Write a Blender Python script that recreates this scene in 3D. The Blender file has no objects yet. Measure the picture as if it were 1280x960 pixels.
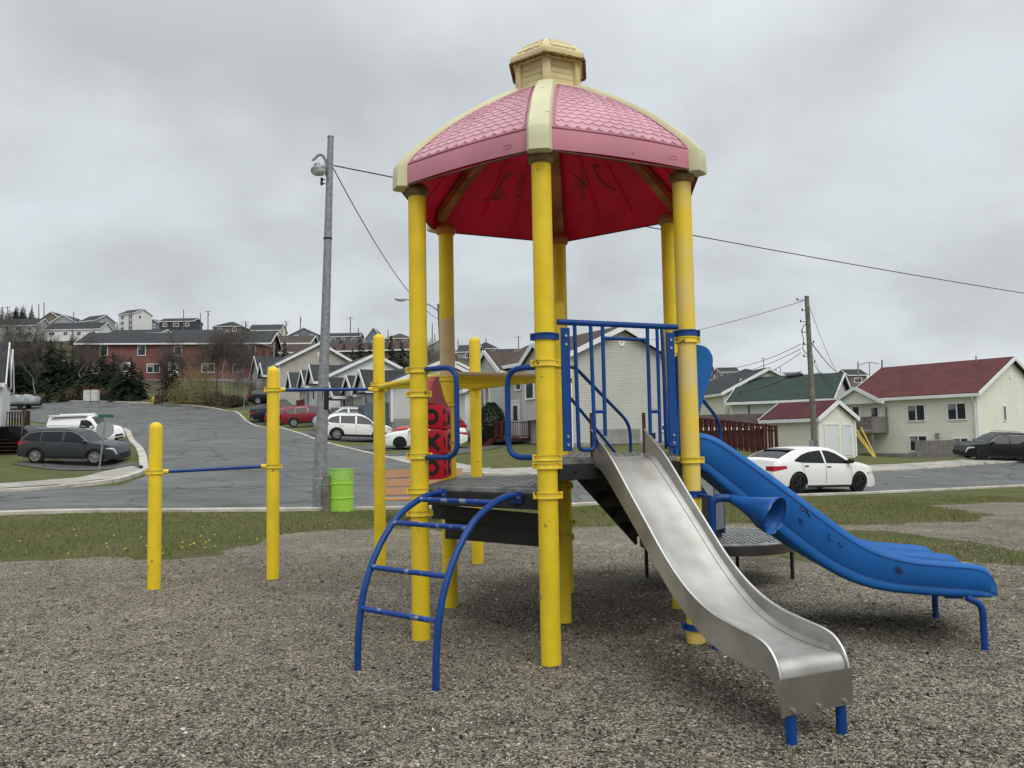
import bpy, bmesh, math, random
import numpy as np
from mathutils import Vector, Matrix, noise as mnoise
random.seed(7)
rng = np.random.default_rng(11)
SC = bpy.context.scene
COL = SC.collection
R = math.radians
# ------------------------------------------------------------------ camera, world, sun, exposure
CAM_F, CAM_PITCH, CAM_ROLL, CAM_H = 1000.0/1280.0, 0.069, 0.0178, 1.35
cam_d = bpy.data.cameras.new('camera'); cam = bpy.data.objects.new('camera', cam_d); COL.objects.link(cam)
cam_d.sensor_fit = 'HORIZONTAL'; cam_d.sensor_width = 36.0; cam_d.lens = 36.0*CAM_F
cam_d.clip_start = 0.05; cam_d.clip_end = 6000
cam.location = (0, 0, CAM_H)
cam.rotation_mode = 'QUATERNION'
cam.rotation_quaternion = (Matrix.Rotation(R(90)+CAM_PITCH, 4, 'X') @ Matrix.Rotation(-CAM_ROLL, 4, 'Z')).to_quaternion()
SC.camera = cam
SC.view_settings.view_transform = 'Standard'; SC.view_settings.look = 'None'
SC.view_settings.exposure = 0.30; SC.view_settings.gamma = 1.0
SC.view_settings.use_curve_mapping = False
SC.render.engine = 'CYCLES'
SUN_EL, SUN_AZ = R(52), R(152)      # azimuth clockwise from +Y
sun_d = bpy.data.lights.new('sun', 'SUN'); sun_d.energy = 1.4; sun_d.angle = R(42); sun_d.color = (1.0, 0.97, 0.92)
sun = bpy.data.objects.new('sun', sun_d); COL.objects.link(sun)
sdir = Vector((math.sin(SUN_AZ)*math.cos(SUN_EL), math.cos(SUN_AZ)*math.cos(SUN_EL), math.sin(SUN_EL)))
sun.rotation_euler = sdir.to_track_quat('Z', 'Y').to_euler(); sun.location = (0, 0, 30)
W = bpy.data.worlds.new('World'); SC.world = W; W.use_nodes = True
def build_world():
    nt = W.node_tree; N = nt.nodes; L = nt.links; N.clear()
    out = N.new('ShaderNodeOutputWorld'); bg1 = N.new('ShaderNodeBackground'); bg2 = N.new('ShaderNodeBackground')
    mix = N.new('ShaderNodeMixShader'); sky = N.new('ShaderNodeTexSky')
    sky.sky_type = 'NISHITA'; sky.sun_disc = False; sky.sun_elevation = SUN_EL; sky.sun_rotation = SUN_AZ
    L.new(sky.outputs[0], bg1.inputs[0]); bg1.inputs[1].default_value = 0.1
    tc = N.new('ShaderNodeTexCoord'); sep = N.new('ShaderNodeSeparateXYZ'); L.new(tc.outputs['Generated'], sep.inputs[0])
    # cloud deck: direction projected on a plane overhead
    mx = N.new('ShaderNodeMath'); mx.operation = 'MAXIMUM'; L.new(sep.outputs[2], mx.inputs[0]); mx.inputs[1].default_value = 0.0
    ad = N.new('ShaderNodeMath'); ad.operation = 'ADD'; L.new(mx.outputs[0], ad.inputs[0]); ad.inputs[1].default_value = 0.42
    dx = N.new('ShaderNodeMath'); dx.operation = 'DIVIDE'; L.new(sep.outputs[0], dx.inputs[0]); L.new(ad.outputs[0], dx.inputs[1])
    dy = N.new('ShaderNodeMath'); dy.operation = 'DIVIDE'; L.new(sep.outputs[1], dy.inputs[0]); L.new(ad.outputs[0], dy.inputs[1])
    cm = N.new('ShaderNodeCombineXYZ'); L.new(dx.outputs[0], cm.inputs[0]); L.new(dy.outputs[0], cm.inputs[1]); cm.inputs[2].default_value = 3.7
    n1 = N.new('ShaderNodeTexNoise'); n1.inputs['Scale'].default_value = 2.6; n1.inputs['Detail'].default_value = 7; n1.inputs['Roughness'].default_value = 0.52; n1.inputs['Distortion'].default_value = 0.1
    L.new(cm.outputs[0], n1.inputs['Vector'])
    cr = N.new('ShaderNodeValToRGB'); e = cr.color_ramp.elements
    e[0].position = 0.33; e[0].color = (0.435, 0.460, 0.473, 1); e[1].position = 0.67; e[1].color = (0.60, 0.64, 0.665, 1)
    m = e.new(0.46); m.color = (0.50, 0.532, 0.55, 1); m = e.new(0.56); m.color = (0.555, 0.59, 0.61, 1)
    L.new(n1.outputs[0], cr.inputs[0])
    # overcast skies are brighter towards the zenith
    zr = N.new('ShaderNodeMapRange'); L.new(sep.outputs[2], zr.inputs[0])
    zr.inputs[1].default_value = 0.42; zr.inputs[2].default_value = 1.0; zr.inputs[3].default_value = 1.0; zr.inputs[4].default_value = 2.2
    L.new(cr.outputs[0], bg2.inputs[0]); L.new(zr.outputs[0], bg2.inputs[1])
    mix.inputs[0].default_value = 0.94
    L.new(bg1.outputs[0], mix.inputs[1]); L.new(bg2.outputs[0], mix.inputs[2]); L.new(mix.outputs[0], out.inputs[0])
build_world()
# ------------------------------------------------------------------ survey helpers: a pixel of the survey photo and a distance give a point
def ray(px, py):
    a = (px-640)/1000.0; b = (480-py)/1000.0
    c, s = math.cos(CAM_ROLL), math.sin(CAM_ROLL)
    r = a*c+b*s; u = -a*s+b*c
    cp, sp = math.cos(CAM_PITCH), math.sin(CAM_PITCH)
    return Vector((r, cp-u*sp, sp+u*cp))
def at(px, py, Y):
    d = ray(px, py); return d*(Y/d.y)+Vector((0, 0, CAM_H))
def onz(px, py, z=0.0):
    d = ray(px, py); return d*((z-CAM_H)/d.z)+Vector((0, 0, CAM_H))
# ------------------------------------------------------------------ terrain
CP = [(0,644,14.1),(240,640,15.7),(425,638,17.25),(720,632,20.4),(1090,617,26.4),(1280,608,31.2),(1500,597,42),
 (0,617,21.6),(400,600,26.5),(680,594,30.5),(1090,590,40.6),(1280,578,47.9),(1500,569,66),
 (183,594,27),(50,578,37.3),(137,583,36.7),(135,551,55),(70,549,57),(181,585,31),(178,572,38),(170,557,48),(160,541,57),(10,567,43),
 (440,551,53),(385,532,69),(345,523,77),(325,506,84),(515,582,34),(459,568,40),(380,545,52),(345,535,60),(300,519,78),(285,515,84),
 (20,503,100),(105,502,97),(200,505,93),(250,510,88),(360,505,90),(430,520,72),(470,533,62),(530,540,57),(610,549,52),
 (640,553,48),(735,556,44),(830,556,46),(640,585,33),(1005,569,51),(1130,572,58),(1230,574,49),(1280,575,49),
 (190,473,122),(30,476,122),(320,478,122),(60,487,112),
 (160,413,264),(60,418,255),(240,418,250),(330,428,240),(430,433,235),(600,446,215),(900,478,300),(1040,483,300),(1280,482,310),
 (1280,538,110),(1100,540,110),(250,448,180),(60,448,180),(450,470,160),(700,500,150),(950,520,150),
 (20,415,350),(160,423,350),(330,440,350),(600,458,350),(900,487,370),(1280,490,380),(-300,420,300),(1700,500,320),(-300,500,100),(1700,530,110),(-300,600,25),(-300,560,50)]
pts = [tuple(at(*c)) for c in CP]
for gx in (-9,-5,-1,3,7,11):
    for gy in (-8,-2,3,7,10):
        if not (gx > 8 and gy > 8): pts.append((gx, gy, 0.0))
pts += [(-8,11.5,0.06),(-2,12.5,-.02),(3,13,-.08),(9,13,-.12),(15,15,-.3),(-20,3,.1),(22,3,-.2),(-30,-8,0.1),(30,-8,-.2),(10,19,-.42),(6,17,-.25)]
PT = np.array(pts)
def tmap(x, y):
    v = np.maximum(y, -9)+12.0
    return x/v*1.1, np.log(v)
def tps(r2): return np.where(r2 > 1e-12, 0.5*r2*np.log(np.maximum(r2, 1e-12)), 0)
_u, _v = tmap(PT[:,0], PT[:,1])
_K = tps((_u[:,None]-_u)**2+(_v[:,None]-_v)**2)+np.eye(len(PT))*2e-4*0.2
_P = np.stack([np.ones_like(_u), _u, _v], 1)
_A = np.block([[_K, _P], [_P.T, np.zeros((3, 3))]])
_w = np.linalg.solve(_A, np.concatenate([PT[:,2], np.zeros(3)]))
def tz_raw(x, y):
    x = np.asarray(x, float); y = np.asarray(y, float)
    sh = x.shape; x = x.ravel(); y = y.ravel(); out = np.zeros(x.shape)
    for i in range(0, len(x), 20000):
        xs, ys = x[i:i+20000], y[i:i+20000]
        u, v = tmap(xs, np.minimum(ys, 420)); u = np.clip(u, -1.3, 1.3)
        out[i:i+20000] = tps((u[:,None]-_u)**2+(v[:,None]-_v)**2) @ _w[:-3]+_w[-3]+_w[-2]*u+_w[-1]*v
    fall = np.clip((y-400)/700, 0, 1); fall = fall*fall*(3-2*fall)
    out = out*(1-fall)-6*fall
    return out.reshape(sh)
def tz(x, y): return float(tz_raw(np.array([x]), np.array([y]))[0])
def gp(px, Y, py=None):
    """ground point below picture column px at distance Y"""
    p = at(px, 560 if py is None else py, Y); return Vector((p.x, p.y, tz(p.x, p.y)))
# ------------------------------------------------------------------ materials
MATS = {}
def mat(name, col, rough=0.6, metal=0.0, spec=.28, vary=0.0, vscale=8.0, bump=0.0, bscale=60.0, col2=None, spots=0.0, spotcol=(0.1,0.08,0.06), coat=0.0, emis=None, spotscale=20):
    if name in MATS: return MATS[name]
    m = bpy.data.materials.new(name); m.use_nodes = True; nt = m.node_tree; N = nt.nodes; L = nt.links
    b = N['Principled BSDF']; b.inputs['Roughness'].default_value = rough; b.inputs['Metallic'].default_value = metal
    if spec is not None: b.inputs['Specular IOR Level'].default_value = spec
    if coat: b.inputs['Coat Weight'].default_value = coat; b.inputs['Coat Roughness'].default_value = 0.08
    tc = N.new('ShaderNodeTexCoord')
    c1 = (*col, 1)
    if vary > 0 or col2:
        n = N.new('ShaderNodeTexNoise'); n.inputs['Scale'].default_value = vscale; n.inputs['Detail'].default_value = 5; n.inputs['Roughness'].default_value = .6
        L.new(tc.outputs['Object'], n.inputs['Vector'])
        r = N.new('ShaderNodeValToRGB'); e = r.color_ramp.elements
        a = col2 if col2 else tuple(max(0, c*(1-vary)) for c in col)
        e[0].position = 0.35; e[0].color = (*a, 1); e[1].position = 0.62; e[1].color = c1
        L.new(n.outputs[0], r.inputs[0]); src = r.outputs[0]
        if spots > 0:
            n2 = N.new('ShaderNodeTexNoise'); n2.inputs['Scale'].default_value = spotscale; n2.inputs['Detail'].default_value = 3
            L.new(tc.outputs['Object'], n2.inputs['Vector'])
            r2 = N.new('ShaderNodeValToRGB'); r2.color_ramp.elements[0].position = 0.72-spots; r2.color_ramp.elements[0].color = (0,0,0,1); r2.color_ramp.elements[1].position = 0.76-spots*0.9; r2.color_ramp.elements[1].color = (1,1,1,1)
            L.new(n2.outputs[0], r2.inputs[0])
            mx = N.new('ShaderNodeMixRGB'); L.new(r2.outputs[0], mx.inputs[0]); L.new(src, mx.inputs[1]); mx.inputs[2].default_value = (*spotcol, 1); src = mx.outputs[0]
        L.new(src, b.inputs['Base Color'])
    else: b.inputs['Base Color'].default_value = c1
    if bump > 0:
        n = N.new('ShaderNodeTexNoise'); n.inputs['Scale'].default_value = bscale; n.inputs['Detail'].default_value = 4
        L.new(tc.outputs['Object'], n.inputs['Vector'])
        bp = N.new('ShaderNodeBump'); bp.inputs['Strength'].default_value = bump; bp.inputs['Distance'].default_value = 0.01
        L.new(n.outputs[0], bp.inputs['Height']); L.new(bp.outputs[0], b.inputs['Normal'])
    if emis: b.inputs['Emission Color'].default_value = (*emis, 1); b.inputs['Emission Strength'].default_value = 1
    MATS[name] = m; return m
def siding(name, col, step=0.11, vary=0.08):
    """clapboard: horizontal laps every step metres, on the object z axis"""
    if name in MATS: return MATS[name]
    m = mat(name, col, 0.6, vary=vary, vscale=0.8)
    nt = m.node_tree; N = nt.nodes; L = nt.links; b = N['Principled BSDF']
    tc = N.new('ShaderNodeTexCoord'); sp = N.new('ShaderNodeSeparateXYZ'); L.new(tc.outputs['Object'], sp.inputs[0])
    d = N.new('ShaderNodeMath'); d.operation = 'DIVIDE'; L.new(sp.outputs[2], d.inputs[0]); d.inputs[1].default_value = step
    f = N.new('ShaderNodeMath'); f.operation = 'FRACT'; L.new(d.outputs[0], f.inputs[0])
    r = N.new('ShaderNodeValToRGB'); e = r.color_ramp.elements; e[0].position = 0.0; e[0].color = (.45,.45,.45,1); e[1].position = 0.14; e[1].color = (1,1,1,1); x = e.new(0.9); x.color = (.94,.94,.94,1); x = e.new(1.0); x.color = (.6,.6,.6,1)
    L.new(f.outputs[0], r.inputs[0])
    old = b.inputs['Base Color'].links[0].from_socket
    mx = N.new('ShaderNodeMixRGB'); mx.blend_type = 'MULTIPLY'; mx.inputs[0].default_value = 0.75; L.new(old, mx.inputs[1]); L.new(r.outputs[0], mx.inputs[2]); L.new(mx.outputs[0], b.inputs['Base Color'])
    bp = N.new('ShaderNodeBump'); bp.inputs['Strength'].default_value = 0.6; bp.inputs['Distance'].default_value = 0.015; bp.invert = True
    L.new(f.outputs[0], bp.inputs['Height']); L.new(bp.outputs[0], b.inputs['Normal'])
    return m
def shingle(name, col, sc=2.5):
    """asphalt shingles: rows of tabs with a different tone each"""
    if name in MATS: return MATS[name]
    m = mat(name, col, 0.9, vary=0.3, vscale=1.2)
    nt = m.node_tree; N = nt.nodes; L = nt.links; b = N['Principled BSDF']
    tc = N.new('ShaderNodeTexCoord')
    br = N.new('ShaderNodeTexBrick'); br.inputs['Scale'].default_value = sc; br.inputs['Color1'].default_value = (1,1,1,1); br.inputs['Color2'].default_value = (.66,.66,.66,1); br.inputs['Mortar'].default_value = (.45,.45,.45,1); br.inputs['Mortar Size'].default_value = 0.012
    L.new(tc.outputs['Object'], br.inputs['Vector'])
    old = b.inputs['Base Color'].links[0].from_socket
    mx = N.new('ShaderNodeMixRGB'); mx.blend_type = 'MULTIPLY'; mx.inputs[0].default_value = 0.6; L.new(old, mx.inputs[1]); L.new(br.outputs[0], mx.inputs[2]); L.new(mx.outputs[0], b.inputs['Base Color'])
    return m
# ------------------------------------------------------------------ mesh builder
def tag(o, label=None, cat=None, group=None, kind=None):
    if label: o['label'] = label
    if cat: o['category'] = cat
    if group: o['group'] = group
    if kind: o['kind'] = kind
    return o
def empty(name, loc, rz=0, label=None, cat=None, group=None):
    o = bpy.data.objects.new(name, None); COL.objects.link(o); o.location = loc; o.rotation_euler = (0, 0, rz); o.empty_display_size = 0.2
    return tag(o, label, cat, group)
def wmat(o):
    m = o.matrix_basis.copy()
    while o.parent: o = o.parent; m = o.matrix_basis @ m
    return m
class MB:
    def __init__(s): s.v = []; s.f = []; s.mi = []; s.cur = 0
    def add(s, vs, fs):
        n = len(s.v); s.v += [tuple(v) for v in vs]; s.f += [tuple(n+i for i in f) for f in fs]; s.mi += [s.cur]*len(fs)
    def box(s, c, d, rz=0, M=None, bev=0):
        x, y, z = d[0]/2, d[1]/2, d[2]/2
        if bev:
            bm = bmesh.new(); bmesh.ops.create_cube(bm, size=1, matrix=Matrix.Diagonal((d[0], d[1], d[2], 1)))
            bmesh.ops.bevel(bm, geom=bm.edges[:]+bm.verts[:], offset=bev, segments=2, profile=.5, affect='EDGES')
            vs = [v.co.copy() for v in bm.verts]; fs = [[v.index for v in f.verts] for f in bm.faces]; bm.free()
        else:
            vs = [Vector((a*x, b*y, e*z)) for e in (-1, 1) for b in (-1, 1) for a in (-1, 1)]
            fs = [(0,2,3,1),(4,5,7,6),(0,1,5,4),(2,6,7,3),(0,4,6,2),(1,3,7,5)]
        m = Matrix.Translation(c) @ (M.to_4x4() if M is not None else Matrix.Rotation(rz, 4, 'Z'))
        s.add([m @ v for v in vs], fs); return s
    def bar(s, a, b, w, h, up=(0,0,1)):
        """rectangular bar from a to b"""
        a = Vector(a); b = Vector(b); t = (b-a); L = t.length; t.normalize(); up = Vector(up)
        if abs(t.dot(up)) > .99: up = Vector((0,1,0))
        y = up.cross(t).normalized(); z = t.cross(y)
        M = Matrix((t, y, z)).transposed(); s.box((a+b)/2, (L, w, h), M=M); return s
    def tube(s, P, r, n=12, cap=True, closed=False):
        P = [Vector(p) for p in P]; m = len(P); rs = r if isinstance(r, (list, tuple)) else [r]*m
        T = []
        for i in range(m):
            if closed: t = P[(i+1) % m]-P[i-1]
            else: t = P[min(i+1, m-1)]-P[max(i-1, 0)]
            T.append(t.normalized() if t.length > 1e-9 else Vector((0,0,1)))
        ref = Vector((0,0,1)) if abs(T[0].z) < .9 else Vector((1,0,0))
        nx = (ref-T[0]*ref.dot(T[0])).normalized(); vs = []
        for i in range(m):
            nx = (nx-T[i]*nx.dot(T[i])).normalized(); ny = T[i].cross(nx)
            for k in range(n):
                a = 2*math.pi*k/n; vs.append(P[i]+(nx*math.cos(a)+ny*math.sin(a))*rs[i])
        fs = []
        for i in range(m if closed else m-1):
            j = (i+1) % m
            for k in range(n):
                k2 = (k+1) % n; fs.append((i*n+k, i*n+k2, j*n+k2, j*n+k))
        if cap and not closed: fs += [tuple(range(n-1, -1, -1)), tuple((m-1)*n+k for k in range(n))]
        s.add(vs, fs); return s
    def lathe(s, prof, c=(0,0,0), n=24, M=None, cap=True):
        """prof: list of (r, z)"""
        vs = []; M = M or Matrix.Identity(3); c = Vector(c)
        for r, z in prof:
            for k in range(n):
                a = 2*math.pi*k/n; vs.append(c+M @ Vector((r*math.cos(a), r*math.sin(a), z)))
        fs = []
        for i in range(len(prof)-1):
            for k in range(n):
                k2 = (k+1) % n; fs.append((i*n+k, i*n+k2, (i+1)*n+k2, (i+1)*n+k))
        if cap: fs += [tuple(range(n-1, -1, -1)), tuple((len(prof)-1)*n+k for k in range(n))]
        s.add(vs, fs); return s
    def prism(s, poly, f, t0, t1):
        """poly in 2-D, f(u, v, t) -> 3-D, extruded from t0 to t1"""
        n = len(poly); vs = [f(u, v, t0) for u, v in poly]+[f(u, v, t1) for u, v in poly]
        fs = [tuple(range(n-1, -1, -1)), tuple(range(n, 2*n))]+[(i, (i+1) % n, n+(i+1) % n, n+i) for i in range(n)]
        s.add(vs, fs); return s
    def grid(s, rows, closed_u=False):
        nr = len(rows); nc = len(rows[0]); vs = [p for r in rows for p in r]; fs = []
        for i in range(nr-1):
            for j in range(nc if closed_u else nc-1):
                j2 = (j+1) % nc; fs.append((i*nc+j, i*nc+j2, (i+1)*nc+j2, (i+1)*nc+j))
        s.add(vs, fs); return s
    def build(s, name, m, parent=None, smooth=None, world=True, bevel=0, sub=0, loc=None, fixn=True, solid=0):
        """link everything added so far as ONE mesh object; coordinates are world ones if world=True, else the parent's own"""
        me = bpy.data.meshes.new(name); vs = s.v
        if parent is not None and world:
            inv = wmat(parent).inverted(); vs = [inv @ Vector(v) for v in vs]
        elif parent is None and world and len(vs):
            a = np.array(vs, float)
            lo = loc if loc is not None else Vector((float(a[:,0].mean()), float(a[:,1].mean()), float(a[:,2].min())))
            vs = [Vector(v)-Vector(lo) for v in vs]; loc = lo
        me.from_pydata([tuple(v) for v in vs], [], s.f)
        ms = m if isinstance(m, (list, tuple)) else [m]
        for x in ms: me.materials.append(x)
        if len(ms) > 1: me.polygons.foreach_set('material_index', s.mi)
        if fixn:
            bm = bmesh.new(); bm.from_mesh(me); bmesh.ops.recalc_face_normals(bm, faces=bm.faces); bm.to_mesh(me); bm.free()
        o = bpy.data.objects.new(name, me); COL.objects.link(o)
        if loc is not None: o.location = loc
        if parent is not None: o.parent = parent
        if solid: md = o.modifiers.new('thick', 'SOLIDIFY'); md.thickness = solid; md.offset = 0
        if sub: md = o.modifiers.new('sub', 'SUBSURF'); md.levels = sub; md.render_levels = sub
        if bevel: md = o.modifiers.new('bev', 'BEVEL'); md.width = bevel; md.segments = 2; md.limit_method = 'ANGLE'; md.angle_limit = R(40)
        if smooth is not None:
            me.polygons.foreach_set('use_smooth', [True]*len(me.polygons))
            try: me.set_sharp_from_angle(angle=R(smooth))
            except Exception: pass
        return o
def fastmesh(name, V, Fa, m, loc=(0,0,0), parent=None, smooth=False):
    """numpy triangles or quads straight into a mesh"""
    me = bpy.data.meshes.new(name); V = np.asarray(V, np.float32); Fa = np.asarray(Fa, np.int32); k = Fa.shape[1]
    me.vertices.add(len(V)); me.vertices.foreach_set('co', V.ravel())
    me.loops.add(Fa.size); me.loops.foreach_set('vertex_index', Fa.ravel())
    me.polygons.add(len(Fa)); me.polygons.foreach_set('loop_start', np.arange(0, Fa.size, k, dtype=np.int32)); me.polygons.foreach_set('loop_total', np.full(len(Fa), k, np.int32))
    if smooth: me.polygons.foreach_set('use_smooth', np.ones(len(Fa), bool))
    me.update(calc_edges=True)
    for x in (m if isinstance(m, (list, tuple)) else [m]): me.materials.append(x)
    o = bpy.data.objects.new(name, me); COL.objects.link(o); o.location = loc
    if parent is not None: o.parent = parent
    return o
def children(o): return [c for c in bpy.data.objects if c.parent == o]
def copy_tree(o, kids, parent=None):
    c = o.copy(); COL.objects.link(c)
    if parent is not None: c.parent = parent
    for ch in kids.get(o.name, []): copy_tree(ch, kids, c)
    return c
def kidmap(o):
    d = {}
    def rec(x):
        d[x.name] = children(x)
        for c in d[x.name]: rec(c)
    rec(o); return d
def catmull(P, n=8):
    P = [Vector(p) for p in P]; out = []
    for i in range(len(P)-1):
        p0 = P[i-1] if i else P[0]*2-P[1]; p1, p2 = P[i], P[i+1]; p3 = P[i+2] if i+2 < len(P) else P[-1]*2-P[-2]
        for k in range(n):
            t = k/n; out.append(0.5*((2*p1)+(p2-p0)*t+(2*p0-5*p1+4*p2-p3)*t*t+(3*p1-p0-3*p2+p3)*t**3))
    out.append(P[-1]); return out
def roundpath(P, r, n=6):
    """polyline with its inner corners rounded to radius r"""
    P = [Vector(p) for p in P]; out = [P[0]]
    for i in range(1, len(P)-1):
        a = (P[i-1]-P[i]); b = (P[i+1]-P[i]); ra = min(r, a.length*.49); rb = min(r, b.length*.49)
        s = P[i]+a.normalized()*ra; e = P[i]+b.normalized()*rb
        for k in range(n+1):
            t = k/n; out.append(s*(1-t)**2+P[i]*2*t*(1-t)+e*t*t)
    out.append(P[-1]); return out
# ------------------------------------------------------------------ ground
def poly_world(pp, z=0.0):
    """picture outline of a ground patch turned into a plan outline (iterating onto the terrain)"""
    out = []
    for px, py in pp:
        p = onz(px, py, z)
        for _ in range(6): p = onz(px, py, tz(p.x, p.y))
        out.append((p.x, p.y))
    return out
def inside(x, y, poly):
    c = np.zeros(x.shape, bool); n = len(poly)
    for i in range(n):
        x1, y1 = poly[i]; x2, y2 = poly[i-1]
        cond = ((y1 > y) != (y2 > y)); c ^= cond & (x < (x2-x1)*(y-y1)/(y2-y1+1e-12)+x1)
    return c
def sd(x, y, poly):
    """signed distance to a polygon, positive inside"""
    d = np.full(x.shape, 1e9); n = len(poly)
    for i in range(n):
        ax, ay = poly[i-1]; bx, by = poly[i]; dx, dy = bx-ax, by-ay
        t = np.clip(((x-ax)*dx+(y-ay)*dy)/(dx*dx+dy*dy+1e-12), 0, 1)
        d = np.minimum(d, np.hypot(x-ax-t*dx, y-ay-t*dy))
    return np.where(inside(x, y, poly), d, -d)
# gravel field outline in the photo: everything nearer than this edge is gravel
G_EDGE = [(-400,716),(0,702),(100,700),(190,699),(262,692),(275,684),(330,682),(350,668),(420,664),(480,661),(560,663),(650,668),(720,660),(790,656),(860,672),(905,690)]
gl = poly_world(G_EDGE)
gravel_poly = gl+[(9.0,12.0),(25,14),(25,-12),(-30,-12),(-30,gl[0][1])]
grass_isles = [poly_world([(880,690),(1010,700),(1120,700),(1180,702),(1280,707),(1400,712),(1400,694),(1280,690),(1200,678),(1110,668),(1040,664),(960,664),(900,665)]),
               poly_world([(860,650),(960,652),(1060,655),(1130,653),(1210,650),(1225,642),(1180,637),(1150,632),(1230,628),(1400,625),(1400,607),(1280,610),(1090,619),(900,628),(720,634),(700,650),(780,655)])]
gravel_extra = poly_world([(860,655),(960,655),(1060,657),(1130,655),(1212,651),(1228,642),(1190,636),(1155,631),(1240,628),(1400,626),(1400,692),(1280,688),(1200,677),(1110,667),(1040,663),(960,663),(900,668)])
damp_shade_polys = [poly_world(p) for p in ([(945,770),(1050,765),(1110,775),(1170,768),(1215,790),(1205,805),(1130,806),(1050,795),(960,790)],
   [(700,715),(800,705),(850,730),(850,780),(800,800),(710,790),(620,790),(560,760),(610,730)],[(745,790),(860,800),(900,830),(960,860),(980,900),(900,870),(820,840)],[(930,690),(1000,705),(960,712),(900,712)])]  # moist gravel together with painted shade under the slides, decks and platform
def nz(x, y, s, seed=0.0):
    return np.array([mnoise.noise(Vector((a*s+seed, b*s-seed, seed))) for a, b in zip(x.ravel(), y.ravel())]).reshape(x.shape)
def build_ground():
    def axis(segs):
        o = []
        for a, b, st in segs: o += list(np.arange(a, b, st))
        o.append(segs[-1][1]); return np.array(o)
    xs = axis([(-3000,-800,400),(-800,-300,50),(-300,-100,8),(-100,-40,2.5),(-40,-12,.6),(-12,12,.125),(12,40,.6),(40,100,2.5),(100,300,8),(300,800,50),(800,3000,400)])
    ys = axis([(-400,-40,60),(-40,-8,4),(-8,1.5,1),(1.5,15,.125),(15,34,.35),(34,70,.8),(70,140,2.5),(140,440,7),(440,1200,40),(1200,4000,400)])
    X, Y = np.meshgrid(xs, ys); Z = tz_raw(X, Y)
    near = (np.abs(X) < 12.5) & (Y > -2) & (Y < 15.5)
    g = sd(X, Y, gravel_poly); g2 = sd(X, Y, gravel_extra)
    gm = np.maximum(g, g2)
    for isle in grass_isles: gm = np.minimum(gm, -sd(X, Y, isle))
    # noise makes the edge ragged
    idx = near | (np.abs(gm) < 2.5)
    nn = np.zeros(X.shape); n3 = np.zeros(X.shape)
    nn[idx] = nz(X[idx], Y[idx], 0.9, 3.1)*0.55+nz(X[idx], Y[idx], 3.0, 7.7)*0.25
    grav = np.clip((gm+nn*0.9)/0.30+0.5, 0, 1)
    # relief: raked-up gravel, small mounds, hollows below the slides
    ni = near
    rel = np.zeros(X.shape)
    rel[ni] = nz(X[ni], Y[ni], 0.8, 1.3)*0.018+nz(X[ni], Y[ni], 2.7, 5.3)*0.011+nz(X[ni], Y[ni], 7.0, 9.3)*0.006
    Z = Z+rel*np.clip(grav+.3, 0, 1)
    def blob(cx, cy, rx, ry, h, a=0):
        ca, sa = math.cos(a), math.sin(a); u = ((X-cx)*ca+(Y-cy)*sa)/rx; v = (-(X-cx)*sa+(Y-cy)*ca)/ry
        return h*np.exp(-(u*u+v*v))
    Z = Z+blob(1.45,3.2,.5,.35,-.04)+blob(2.6,5.25,.5,.35,-.03)+blob(2.35,5.75,.7,.2,.05,-.1)
    Z = Z-0.03*(1-grav)*0
    damp = np.zeros(X.shape)  # mask for moist ground and the occlusion painted below the structure
    for p in damp_shade_polys:
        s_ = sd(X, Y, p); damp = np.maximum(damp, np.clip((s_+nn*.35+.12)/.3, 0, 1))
    nc = len(xs); nr = len(ys)
    i = np.arange(nr-1)[:,None]*nc+np.arange(nc-1)[None,:]
    Fq = np.stack([i, i+1, i+1+nc, i+nc], -1).reshape(-1, 4)
    V = np.stack([X, Y, Z], -1).reshape(-1, 3)
    o = fastmesh('ground', V, Fq, ground_material(), smooth=True)
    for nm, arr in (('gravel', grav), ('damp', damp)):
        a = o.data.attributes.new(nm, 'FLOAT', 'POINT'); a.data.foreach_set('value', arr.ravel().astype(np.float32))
    o['kind'] = 'structure'; return o
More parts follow.
